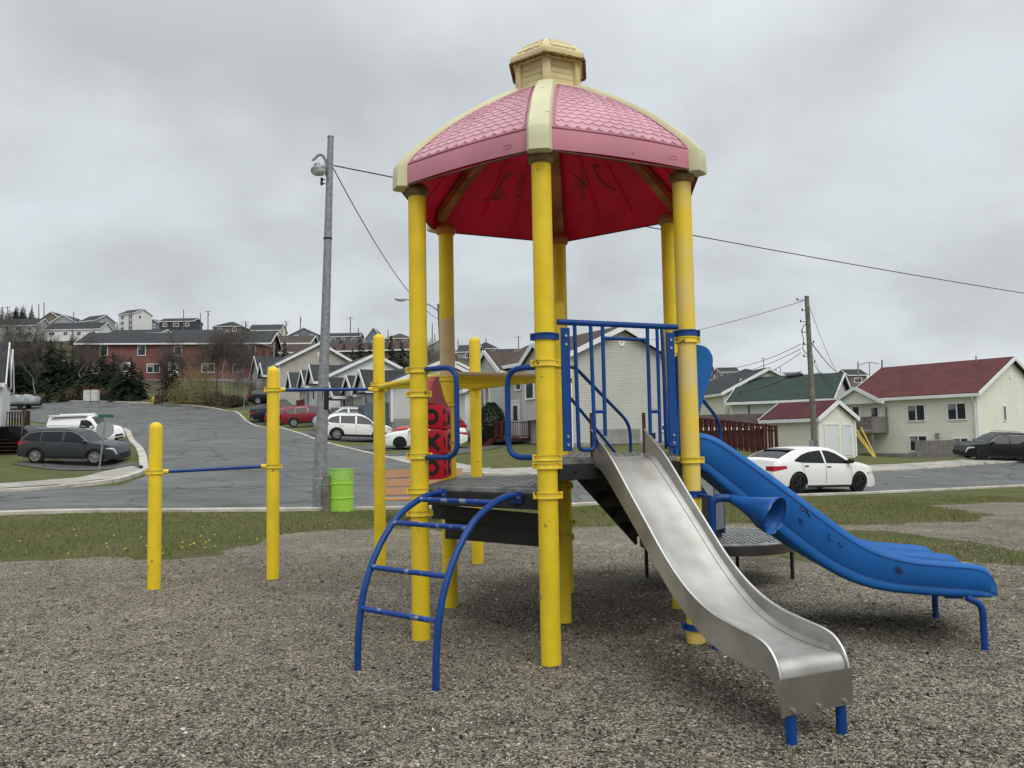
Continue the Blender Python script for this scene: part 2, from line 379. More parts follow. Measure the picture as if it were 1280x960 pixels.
def ground_material():
    m = bpy.data.materials.new('gravel_and_grass'); m.use_nodes = True; nt = m.node_tree; N = nt.nodes; L = nt.links; b = N['Principled BSDF']
    b.inputs['Roughness'].default_value = 0.95; b.inputs['Specular IOR Level'].default_value = 0.2
    tc = N.new('ShaderNodeTexCoord'); P = tc.outputs['Object']
    def noise(s, d=4, r=.6, vec=None):
        n = N.new('ShaderNodeTexNoise'); n.inputs['Scale'].default_value = s; n.inputs['Detail'].default_value = d; n.inputs['Roughness'].default_value = r; L.new(vec or P, n.inputs['Vector']); return n.outputs[0]
    def ramp(src, stops):
        r = N.new('ShaderNodeValToRGB'); e = r.color_ramp.elements
        while len(e) < len(stops): e.new(.5)
        for k, (p, c) in enumerate(stops): e[k].position = p; e[k].color = (*c, 1)
        L.new(src, r.inputs[0]); return r.outputs[0]
    def mix(f, a, c, mode='MIX'):
        x = N.new('ShaderNodeMixRGB'); x.blend_type = mode
        if isinstance(f, float): x.inputs[0].default_value = f
        else: L.new(f, x.inputs[0])
        for i, s_ in ((1, a), (2, c)):
            if isinstance(s_, tuple): x.inputs[i].default_value = (*s_, 1)
            else: L.new(s_, x.inputs[i])
        return x.outputs[0]
    # gravel: shredded bark and small stone, every chip its own tone
    v = N.new('ShaderNodeTexVoronoi'); v.inputs['Scale'].default_value = 125; v.feature = 'F1'; 
    wp = N.new('ShaderNodeTexNoise'); wp.inputs['Scale'].default_value = 25; L.new(P, wp.inputs['Vector'])
    wv = N.new('ShaderNodeVectorMath'); wv.operation = 'MULTIPLY_ADD'; L.new(wp.outputs[1], wv.inputs[0]); wv.inputs[1].default_value = (.03,.03,.03); L.new(P, wv.inputs[2]); L.new(wv.outputs[0], v.inputs['Vector'])
    v2 = N.new('ShaderNodeTexVoronoi'); v2.inputs['Scale'].default_value = 55; L.new(wv.outputs[0], v2.inputs['Vector'])
    sx = N.new('ShaderNodeSeparateColor'); L.new(v.outputs['Color'], sx.inputs[0])
    sx2 = N.new('ShaderNodeSeparateColor'); L.new(v2.outputs['Color'], sx2.inputs[0])
    chips = ramp(sx.outputs[0], [(0.0,(.030,.026,.020)),(.18,(.12,.104,.082)),(.55,(.335,.295,.232)),(.85,(.54,.49,.405)),(1.0,(.80,.77,.68))])
    big = ramp(sx2.outputs[1], [(0,(.55,.53,.50)),(.5,(1.0,1.0,1.0)),(1,(1.30,1.27,1.21))])
    gr = mix(.8, chips, big, 'MULTIPLY')
    patch = ramp(noise(.55, 6, .62), [(.32,(.66,.63,.58)),(.5,(.90,.88,.85)),(.66,(1.14,1.12,1.08))])
    gr = mix(.9, gr, patch, 'MULTIPLY')
    p2 = ramp(noise(5, 4, .6), [(.3,(.72,.71,.69)),(.65,(1.15,1.15,1.15))]); gr = mix(.8, gr, p2, 'MULTIPLY')
    att = N.new('ShaderNodeAttribute'); att.attribute_name = 'damp'  # darkens the gravel colour: real moisture plus painted shade under the structure
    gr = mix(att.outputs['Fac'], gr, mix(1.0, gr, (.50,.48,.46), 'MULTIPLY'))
    # turf
    g1 = ramp(noise(14, 6, .75), [(.25,(.035,.045,.014)),(.5,(.085,.105,.030)),(.75,(.16,.17,.065))])
    g2 = ramp(noise(.8, 6, .7), [(.33,(.105,.13,.030)),(.5,(.16,.16,.060)),(.66,(.24,.20,.11))])
    g = mix(.55, g1, g2)
    # far hillside: scrub, dead grass, soil
    far = ramp(noise(.09, 8, .75), [(.3,(.030,.032,.018)),(.48,(.075,.065,.04)),(.6,(.10,.12,.035)),(.75,(.14,.115,.08))])
    sp = N.new('ShaderNodeSeparateXYZ'); L.new(P, sp.inputs[0])
    fr = N.new('ShaderNodeMapRange'); L.new(sp.outputs[1], fr.inputs[0]); fr.inputs[1].default_value = 85; fr.inputs[2].default_value = 105
    g = mix(fr.outputs[0], g, far)
    ag = N.new('ShaderNodeAttribute'); ag.attribute_name = 'gravel'
    mm = N.new('ShaderNodeMath'); mm.operation = 'ADD'; L.new(ag.outputs['Fac'], mm.inputs[0])
    nn = N.new('ShaderNodeMath'); nn.operation = 'MULTIPLY_ADD'; L.new(noise(9, 5, .7), nn.inputs[0]); nn.inputs[1].default_value = 1.2; nn.inputs[2].default_value = -.6; L.new(nn.outputs[0], mm.inputs[1])
    fac = ramp(mm.outputs[0], [(.42,(0,0,0)),(.58,(1,1,1))])
    L.new(mix(fac, g, gr), b.inputs['Base Color'])
    bp = N.new('ShaderNodeBump'); bp.inputs['Strength'].default_value = 1.0; bp.inputs['Distance'].default_value = .016
    ad = N.new('ShaderNodeMath'); ad.operation = 'ADD'; L.new(v.outputs['Distance'], ad.inputs[0]); L.new(noise(130, 3, .7), ad.inputs[1]); L.new(ad.outputs[0], bp.inputs['Height']); L.new(bp.outputs[0], b.inputs['Normal'])
    return m
ground = build_ground()
# ------------------------------------------------------------------ roads, kerbs, pavements
def asphalt(name, dark=1.0):
    m = bpy.data.materials.new(name); m.use_nodes = True; nt = m.node_tree; N = nt.nodes; L = nt.links; b = N['Principled BSDF']
    tc = N.new('ShaderNodeTexCoord'); P = tc.outputs['Object']
    def noise(s, d, r, dist=0, sc=None):
        n = N.new('ShaderNodeTexNoise'); n.inputs['Scale'].default_value = s; n.inputs['Detail'].default_value = d; n.inputs['Roughness'].default_value = r; n.inputs['Distortion'].default_value = dist
        if sc:
            mp = N.new('ShaderNodeMapping'); mp.inputs['Scale'].default_value = sc; mp.inputs['Rotation'].default_value = (0, 0, R(-28)); L.new(P, mp.inputs[0]); L.new(mp.outputs[0], n.inputs['Vector'])
        else: L.new(P, n.inputs['Vector'])
        return n.outputs[0]
    def ramp(src, st):
        r = N.new('ShaderNodeValToRGB'); e = r.color_ramp.elements
        while len(e) < len(st): e.new(.5)
        for k, (p, c) in enumerate(st): e[k].position = p; e[k].color = (c*dark*.965, c*dark*1.0, c*dark*.95, 1)
        L.new(src, r.inputs[0]); return r.outputs[0]
    def mul(a, c, f=1.0):
        x = N.new('ShaderNodeMixRGB'); x.blend_type = 'MULTIPLY'; x.inputs[0].default_value = f; L.new(a, x.inputs[1]); L.new(c, x.inputs[2]); return x.outputs[0]
    base = ramp(noise(.5, 6, .65, .6), [(.35,.085),(.5,.108),(.65,.135)])
    streak = N.new('ShaderNodeValToRGB'); e = streak.color_ramp.elements; e[0].position = .38; e[0].color = (.80,.80,.80,1); e[1].position = .58; e[1].color = (1.05,1.05,1.05,1)
    L.new(noise(1.0, 6, .7, .5, (.3, .9, 1)), streak.inputs[0]); base = mul(base, streak.outputs[0])
    # cracks and tar lines
    v = N.new('ShaderNodeTexVoronoi'); v.feature = 'DISTANCE_TO_EDGE'; v.inputs['Scale'].default_value = .33
    wv = N.new('ShaderNodeVectorMath'); wv.operation = 'MULTIPLY_ADD'; w = N.new('ShaderNodeTexNoise'); w.inputs['Scale'].default_value = .8; w.inputs['Detail'].default_value = 5; L.new(P, w.inputs['Vector']); L.new(w.outputs[1], wv.inputs[0]); wv.inputs[1].default_value = (1.6,1.6,0); L.new(P, wv.inputs[2]); L.new(wv.outputs[0], v.inputs['Vector'])
    cr = N.new('ShaderNodeValToRGB'); cr.color_ramp.elements[0].position = .006; cr.color_ramp.elements[0].color = (.42,.42,.42,1); cr.color_ramp.elements[1].position = .022; cr.color_ramp.elements[1].color = (1,1,1,1)
    L.new(v.outputs['Distance'], cr.inputs[0]); base = mul(base, cr.outputs[0])
    fn = N.new('ShaderNodeValToRGB'); fn.color_ramp.elements[0].position = .3; fn.color_ramp.elements[0].color = (.8,.8,.8,1); fn.color_ramp.elements[1].position = .7; fn.color_ramp.elements[1].color = (1.15,1.15,1.15,1)
    L.new(noise(60, 3, .7), fn.inputs[0]); base = mul(base, fn.outputs[0])
    L.new(base, b.inputs['Base Color'])
    rr = N.new('ShaderNodeMapRange'); L.new(noise(.4, 5, .6, .5), rr.inputs[0]); rr.inputs[1].default_value = .35; rr.inputs[2].default_value = .65; rr.inputs[3].default_value = .6; rr.inputs[4].default_value = .9; L.new(rr.outputs[0], b.inputs['Roughness'])
    return m
M_asph = asphalt('worn_asphalt'); M_drive = asphalt('driveway_asphalt', .72)
M_conc = mat('kerb_concrete', (.54,.50,.43), .85, vary=.35, vscale=1.6, bump=.3, bscale=40, spots=.06, spotcol=(.2,.18,.14), spotscale=2)
M_walk = mat('pavement_concrete', (.40,.375,.33), .85, vary=.35, vscale=1.1, bump=.3, bscale=40)
def strip(name, Lp, Rp, m, off, nx=10, sub=6, kind='structure'):
    """sheet draped on the terrain between two plan polylines"""
    Lc = catmull([Vector((*p, 0)) for p in Lp], sub); Rc = catmull([Vector((*p, 0)) for p in Rp], sub)
    A = np.array([[l.lerp(r_, k/nx) for k in range(nx+1)] for l, r_ in zip(Lc, Rc)])
    Z = tz_raw(A[:,:,0], A[:,:,1])+off; A[:,:,2] = Z
    nr, nc = A.shape[:2]; i = np.arange(nr-1)[:,None]*nc+np.arange(nc-1)[None,:]
    o = fastmesh(name, A.reshape(-1, 3), np.stack([i, i+1, i+1+nc, i+nc], -1).reshape(-1, 4), m, smooth=True)
    o['kind'] = kind; return o
def kerb(name, P, w=.16, h=.13, sub=8, wob=0.0):
    C = catmull([Vector((*p, 0)) for p in P], sub); rows = []
    for i, p in enumerate(C):
        t = (C[min(i+1, len(C)-1)]-C[max(i-1, 0)]).normalized(); n = Vector((-t.y, t.x, 0))
        z = tz(p.x, p.y)
        hh = h+wob*mnoise.noise(Vector((p.x*.6, p.y*.6, 0)))
        rows.append([Vector((*(p-n*w/2).xy, z-.2)), Vector((*(p-n*w/2).xy, z+hh-.02)), Vector((*(p-n*(w/2-.02)).xy, z+hh)), Vector((*(p+n*(w/2-.02)).xy, z+hh)), Vector((*(p+n*w/2).xy, z+hh-.02)), Vector((*(p+n*w/2).xy, z-.2))])
    b = MB(); b.grid(rows); o = b.build(name, M_conc, smooth=30); o['kind'] = 'structure'; return o
def W2(px, py, Y): p = at(px, py, Y); return (p.x, p.y)
NK = [(-30.0,.6),(-18.5,7.6),W2(0,644,14.1),W2(240,640,15.7),W2(425,638,17.25),W2(720,632,20.4),W2(1090,617,26.4),W2(1280,608,31.2),W2(1500,597,42),(62,57)]
FK = [(-33,11.5),(-22,16),W2(0,617,21.6),W2(90,612,23.0),W2(280,604,24.7),W2(560,597,28.2),W2(680,594,30.5),W2(1090,590,40.6),W2(1280,578,47.9),W2(1500,569,62),(68,77)]
strip('road', NK, FK[:10]+[(68,77)] if len(FK) == len(NK) else [FK[i] for i in (0,1,2,4,5,6,7,8,9,10)], M_asph, .045, nx=24, sub=10)
SL = [W2(120,615,21.0),W2(165,603,24.4),W2(186,594,27),W2(181,585,31),W2(178,572,38),W2(170,557,48),W2(160,541,57),W2(118,527,66),W2(60,520,74),W2(10,514,82),W2(-60,509,90)]
SR = [W2(640,598,27.5),W2(600,595,29.0),W2(560,591,31.0),W2(515,582,34),W2(459,568,40),W2(380,545,52),W2(345,535,60),W2(300,519,78),W2(255,511,88),W2(105,502.5,97),W2(-60,503,100)]
strip('side_street', SL, SR, M_asph, .052, nx=24, sub=10)
kerb('kerb', NK, .16, .075, 10)
kerb('kerb', [FK[0], FK[1], FK[2], W2(90,611.5,23.2), W2(150,602,25), W2(181,592,28.5), SL[3]], .2, .13, 10)
kerb('kerb', [SL[3], SL[4], SL[5], SL[6], W2(154,537,60)], .35, .12, 10, wob=.03)
kerb('kerb', [W2(-60,503,100), W2(20,502.7,100), SR[9], W2(200,505,93), W2(255,510.5,88.5), W2(285,515,84), SR[7], SR[6], SR[5], SR[4], SR[3], W2(548,590,31.2), W2(600,593.5,30.2), FK[6], FK[7], FK[8], FK[9], FK[10]], .2, .13, 8)
# pavement behind the far kerb on the right, worn corner pavement on the left
def offset(P, d):
    C = [Vector((*p, 0)) for p in P]; o = []
    for i, p in enumerate(C):
        t = (C[min(i+1, len(C)-1)]-C[max(i-1, 0)]).normalized(); n = Vector((-t.y, t.x, 0)); o.append((p.x+n.x*d, p.y+n.y*d))
    return o
fw = [W2(480,576,37), W2(548,590,31.4), W2(600,593.5,30.3), FK[6], FK[7], FK[8], FK[9], FK[10]]
strip('pavement', offset(fw, .12), offset(fw, 1.75), M_walk, .125, nx=6, sub=10)
strip('pavement', [W2(-60,618.5,21), W2(0,616,22), W2(60,612.5,22.8), W2(110,607,24), W2(150,600.5,25.3), W2(178,592.5,28)], [W2(-60,613,22.6), W2(0,610.5,23.6), W2(60,607.5,24.6), W2(100,604,25.4), W2(128,597,27.5), W2(165,589.5,30.5)], M_walk, .12, nx=6, sub=8)
def drive(a, b, w=3.2, name='driveway'):
    A = Vector((*a, 0)); B = Vector((*b, 0)); t = (B-A).normalized(); n = Vector((-t.y, t.x, 0))*w/2
    m_ = [A.lerp(B, k/4) for k in range(5)]
    return strip(name, [(p+n).xy for p in m_], [(p-n).xy for p in m_], M_drive, .03, nx=8, sub=7)
# ------------------------------------------------------------------ play structure
M_yel = mat('yellow_powder_coat', (.80,.575,.026), .45, vary=.14, vscale=5, bump=.05, bscale=200, spots=.004, spotcol=(.35,.2,.06), spotscale=14)
M_yelfade = mat('yellow_coat_chalky', (.80,.56,.03), .6, vscale=2.2, col2=(.70,.54,.24), bump=.05, bscale=200)
M_yelold = mat('yellow_coat_faded_tan', (.66,.50,.27), .65, vary=.18, vscale=4)
M_yelworn = mat('yellow_clamp', (.80,.58,.05), .45, vary=.2, vscale=12, spots=.06, spotcol=(.12,.05,.02), spotscale=22)
M_blue = mat('blue_powder_coat', (.008,.054,.235), .38, vary=.25, vscale=6)
M_bluechip = mat('blue_coat_chipped', (.010,.055,.26), .42, vary=.25, vscale=6, spots=.15, spotcol=(.20,.23,.28), spotscale=17)
M_blueplas = mat('blue_rotomoulded_plastic', (.011,.120,.40), .5, vary=.16, vscale=2.5, bump=.08, bscale=120)
M_bluedk = mat('blue_hood_plastic', (.014,.130,.43), .5, vary=.12, vscale=2)
M_pinkpale = mat('bleached_pink_shingles', (.62,.33,.385), .6, vary=.22, vscale=2.2, bump=.1, bscale=120, spots=.02, spotcol=(.35,.13,.17))
M_pink = mat('sun_bleached_pink_plastic', (.50,.195,.245), .55, vary=.14, vscale=2.5, bump=.1, bscale=120, spots=.012, spotcol=(.25,.06,.09))
M_redin = mat('red_plastic_inside', (.88,.020,.075), .5, vary=.3, vscale=2.5)
M_cream = mat('cream_plastic', (.63,.60,.39), .5, vary=.12, vscale=3, bump=.05, spots=.03, spotcol=(.35,.27,.13), spotscale=9)
M_cupola = mat('yellowed_cream_plastic', (.68,.57,.31), .5, vary=.18, vscale=5, bump=.05, spots=.04, spotcol=(.35,.25,.11), spotscale=9)
M_tan = mat('dirty_tan_plastic', (.50,.22,.065), .6, vary=.55, vscale=5)
M_dirt = mat('algae_stained_rim', (.13,.08,.045), .8, vary=.5, vscale=10)
M_black = mat('black_rubber_coating', (.022,.022,.022), .6, vary=.3, vscale=10, bump=.2, bscale=150)
M_deck = mat('worn_grey_deck_coating', (.24,.24,.24), .4, vscale=7, col2=(.10,.10,.10), bump=.3, bscale=60)
M_bolt = mat('galvanised_bolt', (.55,.53,.5), .35, .9)
M_mark = mat('black_paint_marks', (.03,.018,.018), .7)
M_redpanel = mat('red_game_panel_faded', (.40,.060,.075), .55, vary=.15, vscale=6)
M_redblock = mat('red_game_block', (.58,.014,.030), .38, vary=.12, vscale=6)
def steel():
    m = bpy.data.materials.new('brushed_stainless_steel'); m.use_nodes = True; nt = m.node_tree; N = nt.nodes; L = nt.links; b = N['Principled BSDF']
    b.inputs['Metallic'].default_value = 1.0
    tc = N.new('ShaderNodeTexCoord'); mp = N.new('ShaderNodeMapping'); mp.inputs['Rotation'].default_value = (0,0,R(66)); mp.inputs['Scale'].default_value = (3,90,3); L.new(tc.outputs['Object'], mp.inputs[0])
    n = N.new('ShaderNodeTexNoise'); n.inputs['Scale'].default_value = 3; n.inputs['Detail'].default_value = 6; L.new(mp.outputs[0], n.inputs['Vector'])
    n2 = N.new('ShaderNodeTexNoise'); n2.inputs['Scale'].default_value = 3.5; n2.inputs['Detail'].default_value = 6; L.new(tc.outputs['Object'], n2.inputs['Vector'])
    r = N.new('ShaderNodeValToRGB'); e = r.color_ramp.elements; e[0].position = .35; e[0].color = (.40,.385,.35,1); e[1].position = .65; e[1].color = (.60,.59,.565,1); L.new(n2.outputs[0], r.inputs[0]); L.new(r.outputs[0], b.inputs['Base Color'])
    mr = N.new('ShaderNodeMapRange'); L.new(n.outputs[0], mr.inputs[0]); mr.inputs[3].default_value = .40; mr.inputs[4].default_value = .62; L.new(mr.outputs[0], b.inputs['Roughness'])
    bp = N.new('ShaderNodeBump'); bp.inputs['Strength'].default_value = .06; bp.inputs['Distance'].default_value = .002; L.new(n.outputs[0], bp.inputs['Height']); L.new(bp.outputs[0], b.inputs['Normal'])
    return m
M_steel = steel()
M_steelrim = mat('polished_steel_edge', (.72,.70,.67), .28, 1.0, vary=.1, vscale=20)
HC = Vector((.325, 6.007, 0)); HR = 1.067
def hexv(deg, r=HR, z=0.0): a = R(deg-2.29); return HC+Vector((r*math.cos(a), r*math.sin(a), z))
ANG = dict(A=206, B=266, C=326, F=26, E=86, D=146)
HV = {k: hexv(a) for k, a in ANG.items()}
PS = empty('play_structure', HC, 0, 'yellow and blue climbing structure with a pink domed roof and two slides on the gravel', 'play structure')
PR = .0625; ZT = 3.14; ZU = 1.22; ZL = 1.04
def post(p, top, m=M_yel, r=PR, domed=False, z0=-.25):
    b = MB()
    if domed: prof = [(r, z0), (r, top-r*.95)]+[(r*math.cos(t), top-r*.95+r*.95*math.sin(t)) for t in [R(15),R(30),R(45),R(60),R(75),R(86)]]
    else: prof = [(r, z0), (r, top)]
    b.lathe([(q, z) for q, z in prof], (p.x, p.y, 0), 28)
    return b.build('post', m, PS, smooth=40)
def clamp(par, p, z, m=None, d=None, h=.042):
    """two-half band clamp with flanges and bolts round a post; d = direction of the flange"""
    m = m or M_yelworn; b = MB(); r = PR+.004
    for dz in (0,):
        b.lathe([(r, z-h/2), (r+.007, z-h/2), (r+.007, z-h/2+.008), (r+.0035, z-h/2+.012), (r+.0035, z+h/2-.012), (r+.007, z+h/2-.008), (r+.007, z+h/2), (r, z+h/2)], (p.x, p.y, 0), 28, cap=False)
    t = Vector(d).normalized() if d is not None else Vector((1,0,0)); a = math.atan2(t.y, t.x)
    for s in (-1, 1):
        q = p+t*s*(r+.011); b.box((q.x, q.y, z+h/2-.005), (.026, .026, .010), rz=a); b.box((q.x, q.y, z-h/2+.005), (.026, .026, .010), rz=a); b.box((q.x+t.x*s*.010, q.y+t.y*s*.010, z), (.007, .0262, h), rz=a); b.box((q.x, q.y, z), (.022, .012, h-.012), rz=a)
    o = b.build('clamp', m, par, smooth=35)
    bb = MB(); n = Vector((t.y, -t.x, 0))
    if n.y > 0: n = -n
    for s in (-1, 1):
        q = p+t*s*(r+.014); bb.tube([q+Vector((0,0,z))-n*.014, q+Vector((0,0,z))+n*.014], .008, 6)
    return o
posts = {}
for k in 'ABCFED':
    posts[k] = post(HV[k], ZT, M_yelfade if k in 'C' else M_yel)
posts['H'] = post(Vector((.35,5.99,0)), 2.39, M_yel, .058, True)
# sun-faded tan sleeve high on the back left post
b = MB(); b.lathe([(PR+.0012, 1.86), (PR+.0012, 2.36)], (HV['D'].x, HV['D'].y, 0), 28, cap=False); b.build('faded_band', M_yelold, posts['D'], smooth=60)
edge = lambda a, c: (HV[c]-HV[a]).normalized()
xd = Vector((1,0,0))
dAB, dBC = edge('A','B'), edge('B','C')
for z in (1.843,1.674,1.246,1.008,.854): clamp(posts['A'], HV['A'], z, d=xd)
for z in (1.817,1.234,1.185,1.004): clamp(posts['B'], HV['B'], z, d=xd)
clamp(posts['B'], HV['B'], 1.982, M_blue, d=xd)
clamp(posts['C'], HV['C'], 2.042, M_blue, d=xd); clamp(posts['C'], HV['C'], 1.997, d=xd); clamp(posts['C'], HV['C'], 1.191, d=xd); clamp(posts['C'], HV['C'], .967, M_blue, d=xd); clamp(posts['C'], HV['C'], .10, M_blue, d=xd)
for k, zs in (('D',(1.86,1.65,1.0)),('E',(1.86,1.2,1.0,.62)),('F',(2.0,1.2,1.0)),('H',(1.9,1.2,1.0,.62))):
    q = HV[k] if k in HV else Vector((.35,5.99,0))
    for z in zs: clamp(posts[k], q, z, d=xd)
# free standing domed posts with the chin-up bars and the far end of the overhead ladder
P1, P2, P3, P4 = Vector((-3.48,7.81,0)), Vector((-2.45,8.19,0)), Vector((-1.43,8.58,0)), Vector((-.41,8.90,0))
fp = [post(P1, 1.58, domed=True), post(P2, 2.14, domed=True), post(P3, 2.51, domed=True), post(P4, 2.50, domed=True)]
for i, (p, z, q) in enumerate(((P1,1.095,P2),(P2,1.12,P1),(P2,1.90,P3),(P3,1.91,P2))):
    t = (q-p).normalized(); o = clamp([fp[0], fp[1], fp[1], fp[2]][i], p, z, M_yelworn, d=t)
    bb = MB(); bb.tube([p+t*(PR+.003)+Vector((0,0,z)), p+t*(PR+.055)+Vector((0,0,z))], .024, 12); bb.build('bar_socket', M_yelworn, [fp[0], fp[1], fp[1], fp[2]][i], smooth=40)
for p, q, z0, z1 in ((P1,P2,1.095,1.12),(P2,P3,1.90,1.91)):
    t = (q-p).normalized(); MB().tube([p+t*(PR+.03)+Vector((0,0,z0)), q-t*(PR+.03)+Vector((0,0,z1))], .017, 14).build('chin_up_bar', M_blue, PS, smooth=40)
clamp(fp[2], P3, 1.965, d=xd); clamp(fp[3], P4, 1.93, d=xd)
# ---- overhead ladder
oh = MB(); zo = 1.93
nDE = Vector((math.cos(R(113.7)), math.sin(R(113.7)), 0))
def ohrail(a, c):
    pts_ = [a+Vector((0,0,zo-.035)), a.lerp(c, .22)+Vector((0,0,zo-.025)), a.lerp(c, .5)+Vector((0,0,zo-.01)), a.lerp(c, .78)+Vector((0,0,zo)), c+Vector((0,0,zo))]
    return catmull(pts_, 6)
r1 = ohrail(HV['D']+Vector((0,0,0)), P3); r2 = ohrail(HV['E'], P4)
OH = MB().tube(r1, .03, 14).tube(r2, .03, 14).build('overhead_ladder', M_yel, PS, smooth=45)
for k in range(2, len(r1)-1, 3):
    MB().tube([r1[k], r2[k]], .016, 10).build('rung', M_yel, OH, smooth=45)
MB().tube([HV['D']+Vector((0,0,1.905)), HV['E']+Vector((0,0,1.905))], .019, 12).build('header_bar', M_yelold, PS, smooth=45)
# ---- decks: half hexagons on black fascia
def deck(name, keys, z, fas, notch=PR+.01):
    P = [HV[k] for k in keys]
    c = sum((p for p in P), Vector())/len(P)
    P = [p+(c-p).normalized()*.03 for p in P]
    b = MB(); b.prism([(p.x, p.y) for p in P], lambda u, v, t: Vector((u, v, t)), z-.035, z)
    o = b.build(name, M_deck, PS, bevel=.006)
    # moulded grip ribs
    g = MB(); e1 = edge('B','E'); n1 = Vector((-e1.y, e1.x, 0))
    xs_ = np.arange(-1.1, 1.15, .055)
    for i, u in enumerate(xs_):
        for j, v in enumerate(np.arange(-1.1, 1.1, .11)):
            q = HC+e1*u+n1*(v+(.055 if i % 2 else 0))
            if inside(np.array([q.x]), np.array([q.y]), [((p.x-c.x)*.93+c.x, (p.y-c.y)*.93+c.y) for p in P])[0]:
                g.box((q.x, q.y, z+.003), (.034, .085, .007), rz=math.atan2(e1.y, e1.x))
    g.build('grip_pattern', M_deck, o)
    f = MB()
    for i in range(len(P)):
        a, q = P[i], P[(i+1) % len(P)]; t = (q-a).normalized()
        f.bar(a+t*.04+Vector((0,0,z-.035-fas/2)), q-t*.04+Vector((0,0,z-.035-fas/2)), .03, fas)
    f.build('deck_fascia', M_black, o, bevel=.004)
    for i in range(len(P)-1):
        a, q = P[i], P[i+1]; t = (q-a).normalized(); n = Vector((t.y, -t.x, 0))
        if (a-c).dot(n) < 0: n = -n
        for k in range(1, 6):
            s = a.lerp(q, k/6)+n*.0155+Vector((0,0,z-.035-fas/2)); MB().tube([s, s+n*.004], .008, 8).build('fascia_bolt', mat('dull_black_bolt', (.01,.01,.01), .4, .5), o)
    return o
D1 = deck('lower_deck', 'DABE', ZL, .095)
D2 = deck('upper_deck', 'BCFE', ZU, .095)
# closed riser panel below the lower deck, along the split line, and the black skirt under it
a, c = HV['B'], HV['E']; 
MB().bar(a.lerp(c, .08)+Vector((0,0,1.10)), a.lerp(c, .92)+Vector((0,0,1.10)), .02, .13).build('deck_riser', M_black, PS, bevel=.003)
s0 = HV['A'].lerp(HV['D'], .25); s1 = HV['B'].lerp(HV['E'], .18)
MB().bar(s0+Vector((.03,0,.84)), s1+Vector((-.02,0,.80)), .022, .10).bar(s0.lerp(s1,.14)+Vector((0,.10,.72)), s1+Vector((0,.10,.70)), .02, .16).build('under_deck_beam', mat('charcoal_steel', (.035,.036,.035), .55, vary=.3, vscale=5), PS, bevel=.003)
# ---- grab loops at the ladder opening
def loop(par_key, d, zt, zb, reach, nm='grab_loop'):
    p = HV[par_key]; P = [p+d*(PR*.6)+Vector((0,0,zt)), p+d*reach+Vector((0,0,zt)), p+d*reach+Vector((0,0,zb)), p+d*(PR*.6)+Vector((0,0,zb))]
    o = MB().tube(roundpath(P, .11), .0185, 14).build(nm, M_blue, PS, smooth=45); return o
loop('A', dAB, 1.845, 1.235, .345); loop('B', -dAB, 1.80, 1.235, .295)
# ---- arched ladder
LD = empty('arched_ladder', HC, 0); LD.location = (0,0,0); LD.parent = PS
nl = Vector((-.592,-.806,0)); el = Vector((.806,-.592,0))
prof = [(-.775,.995),(-.66,.995),(-.50,.95),(-.33,.86),(-.165,.68),(-.055,.46),(-.01,.22),(0,0),(0,-.2)]
feet = [Vector((-.945,4.846,0)), Vector((-.443,4.453,0))]
curves = []
for f in feet:
    P = catmull([f+nl*s+Vector((0,0,z)) for s, z in prof], 7); curves.append(P)
    MB().tube(P, .0205, 14).build('ladder_rail', M_blue, LD, smooth=45)
    e_ = f+nl*-.770+Vector((0,0,.985)); MB().box(e_, (.085,.012,.075), rz=math.atan2(el.y, el.x)).build('mounting_plate', M_blue, LD, bevel=.004)
    q = e_+nl*.012+el*.027; MB().tube([q, q+nl*.010], .010, 8).build('bolt', M_bolt, LD, smooth=40)
for tgt in (.965, .83, .60, .345):
    ps = []
    for P in curves: ps.append(min(P, key=lambda q: abs(q.z-tgt)))
    MB().tube([ps[0], ps[1]], .0165, 12).build('rung', M_bluechip, LD, smooth=45)
# ---- game panel between the two left posts
GP = empty('noughts_and_crosses_panel', (0,0,0)); GP.parent = PS
pa, pd = HV['A'], HV['D']; tg = (pd-pa).normalized(); ng = Vector((tg.y, -tg.x, 0)); Lg = (pd-pa).length
def gpt(u, z, n=0): return pa+tg*(u*Lg)+ng*n+Vector((0,0,z))
arch = [(.10,1.05),(.90,1.05),(.90,1.64),(.82,1.66),(.72,1.72),(.62,1.80),(.55,1.835),(.45,1.835),(.38,1.80),(.28,1.72),(.18,1.66),(.10,1.64)]
hole = [(.19,1.08),(.81,1.08),(.81,1.62),(.19,1.62)]
fr = MB(); fr.prism([(.10,1.62),(.90,1.62),(.90,1.64),(.82,1.66),(.72,1.72),(.62,1.80),(.55,1.835),(.45,1.835),(.38,1.80),(.28,1.72),(.18,1.66),(.10,1.64)], lambda u, v, t: gpt(u, v, t), -.022, .022)
fr.prism([(.10,1.05),(.19,1.05),(.19,1.62),(.10,1.62)], lambda u, v, t: gpt(u, v, t), -.0218, .0218)
fr.prism([(.81,1.05),(.90,1.05),(.90,1.62),(.81,1.62)], lambda u, v, t: gpt(u, v, t), -.0218, .0218)
fr.build('panel_frame', M_redpanel, GP, bevel=.006)
L_ = ['OXO','XOX','OXX']
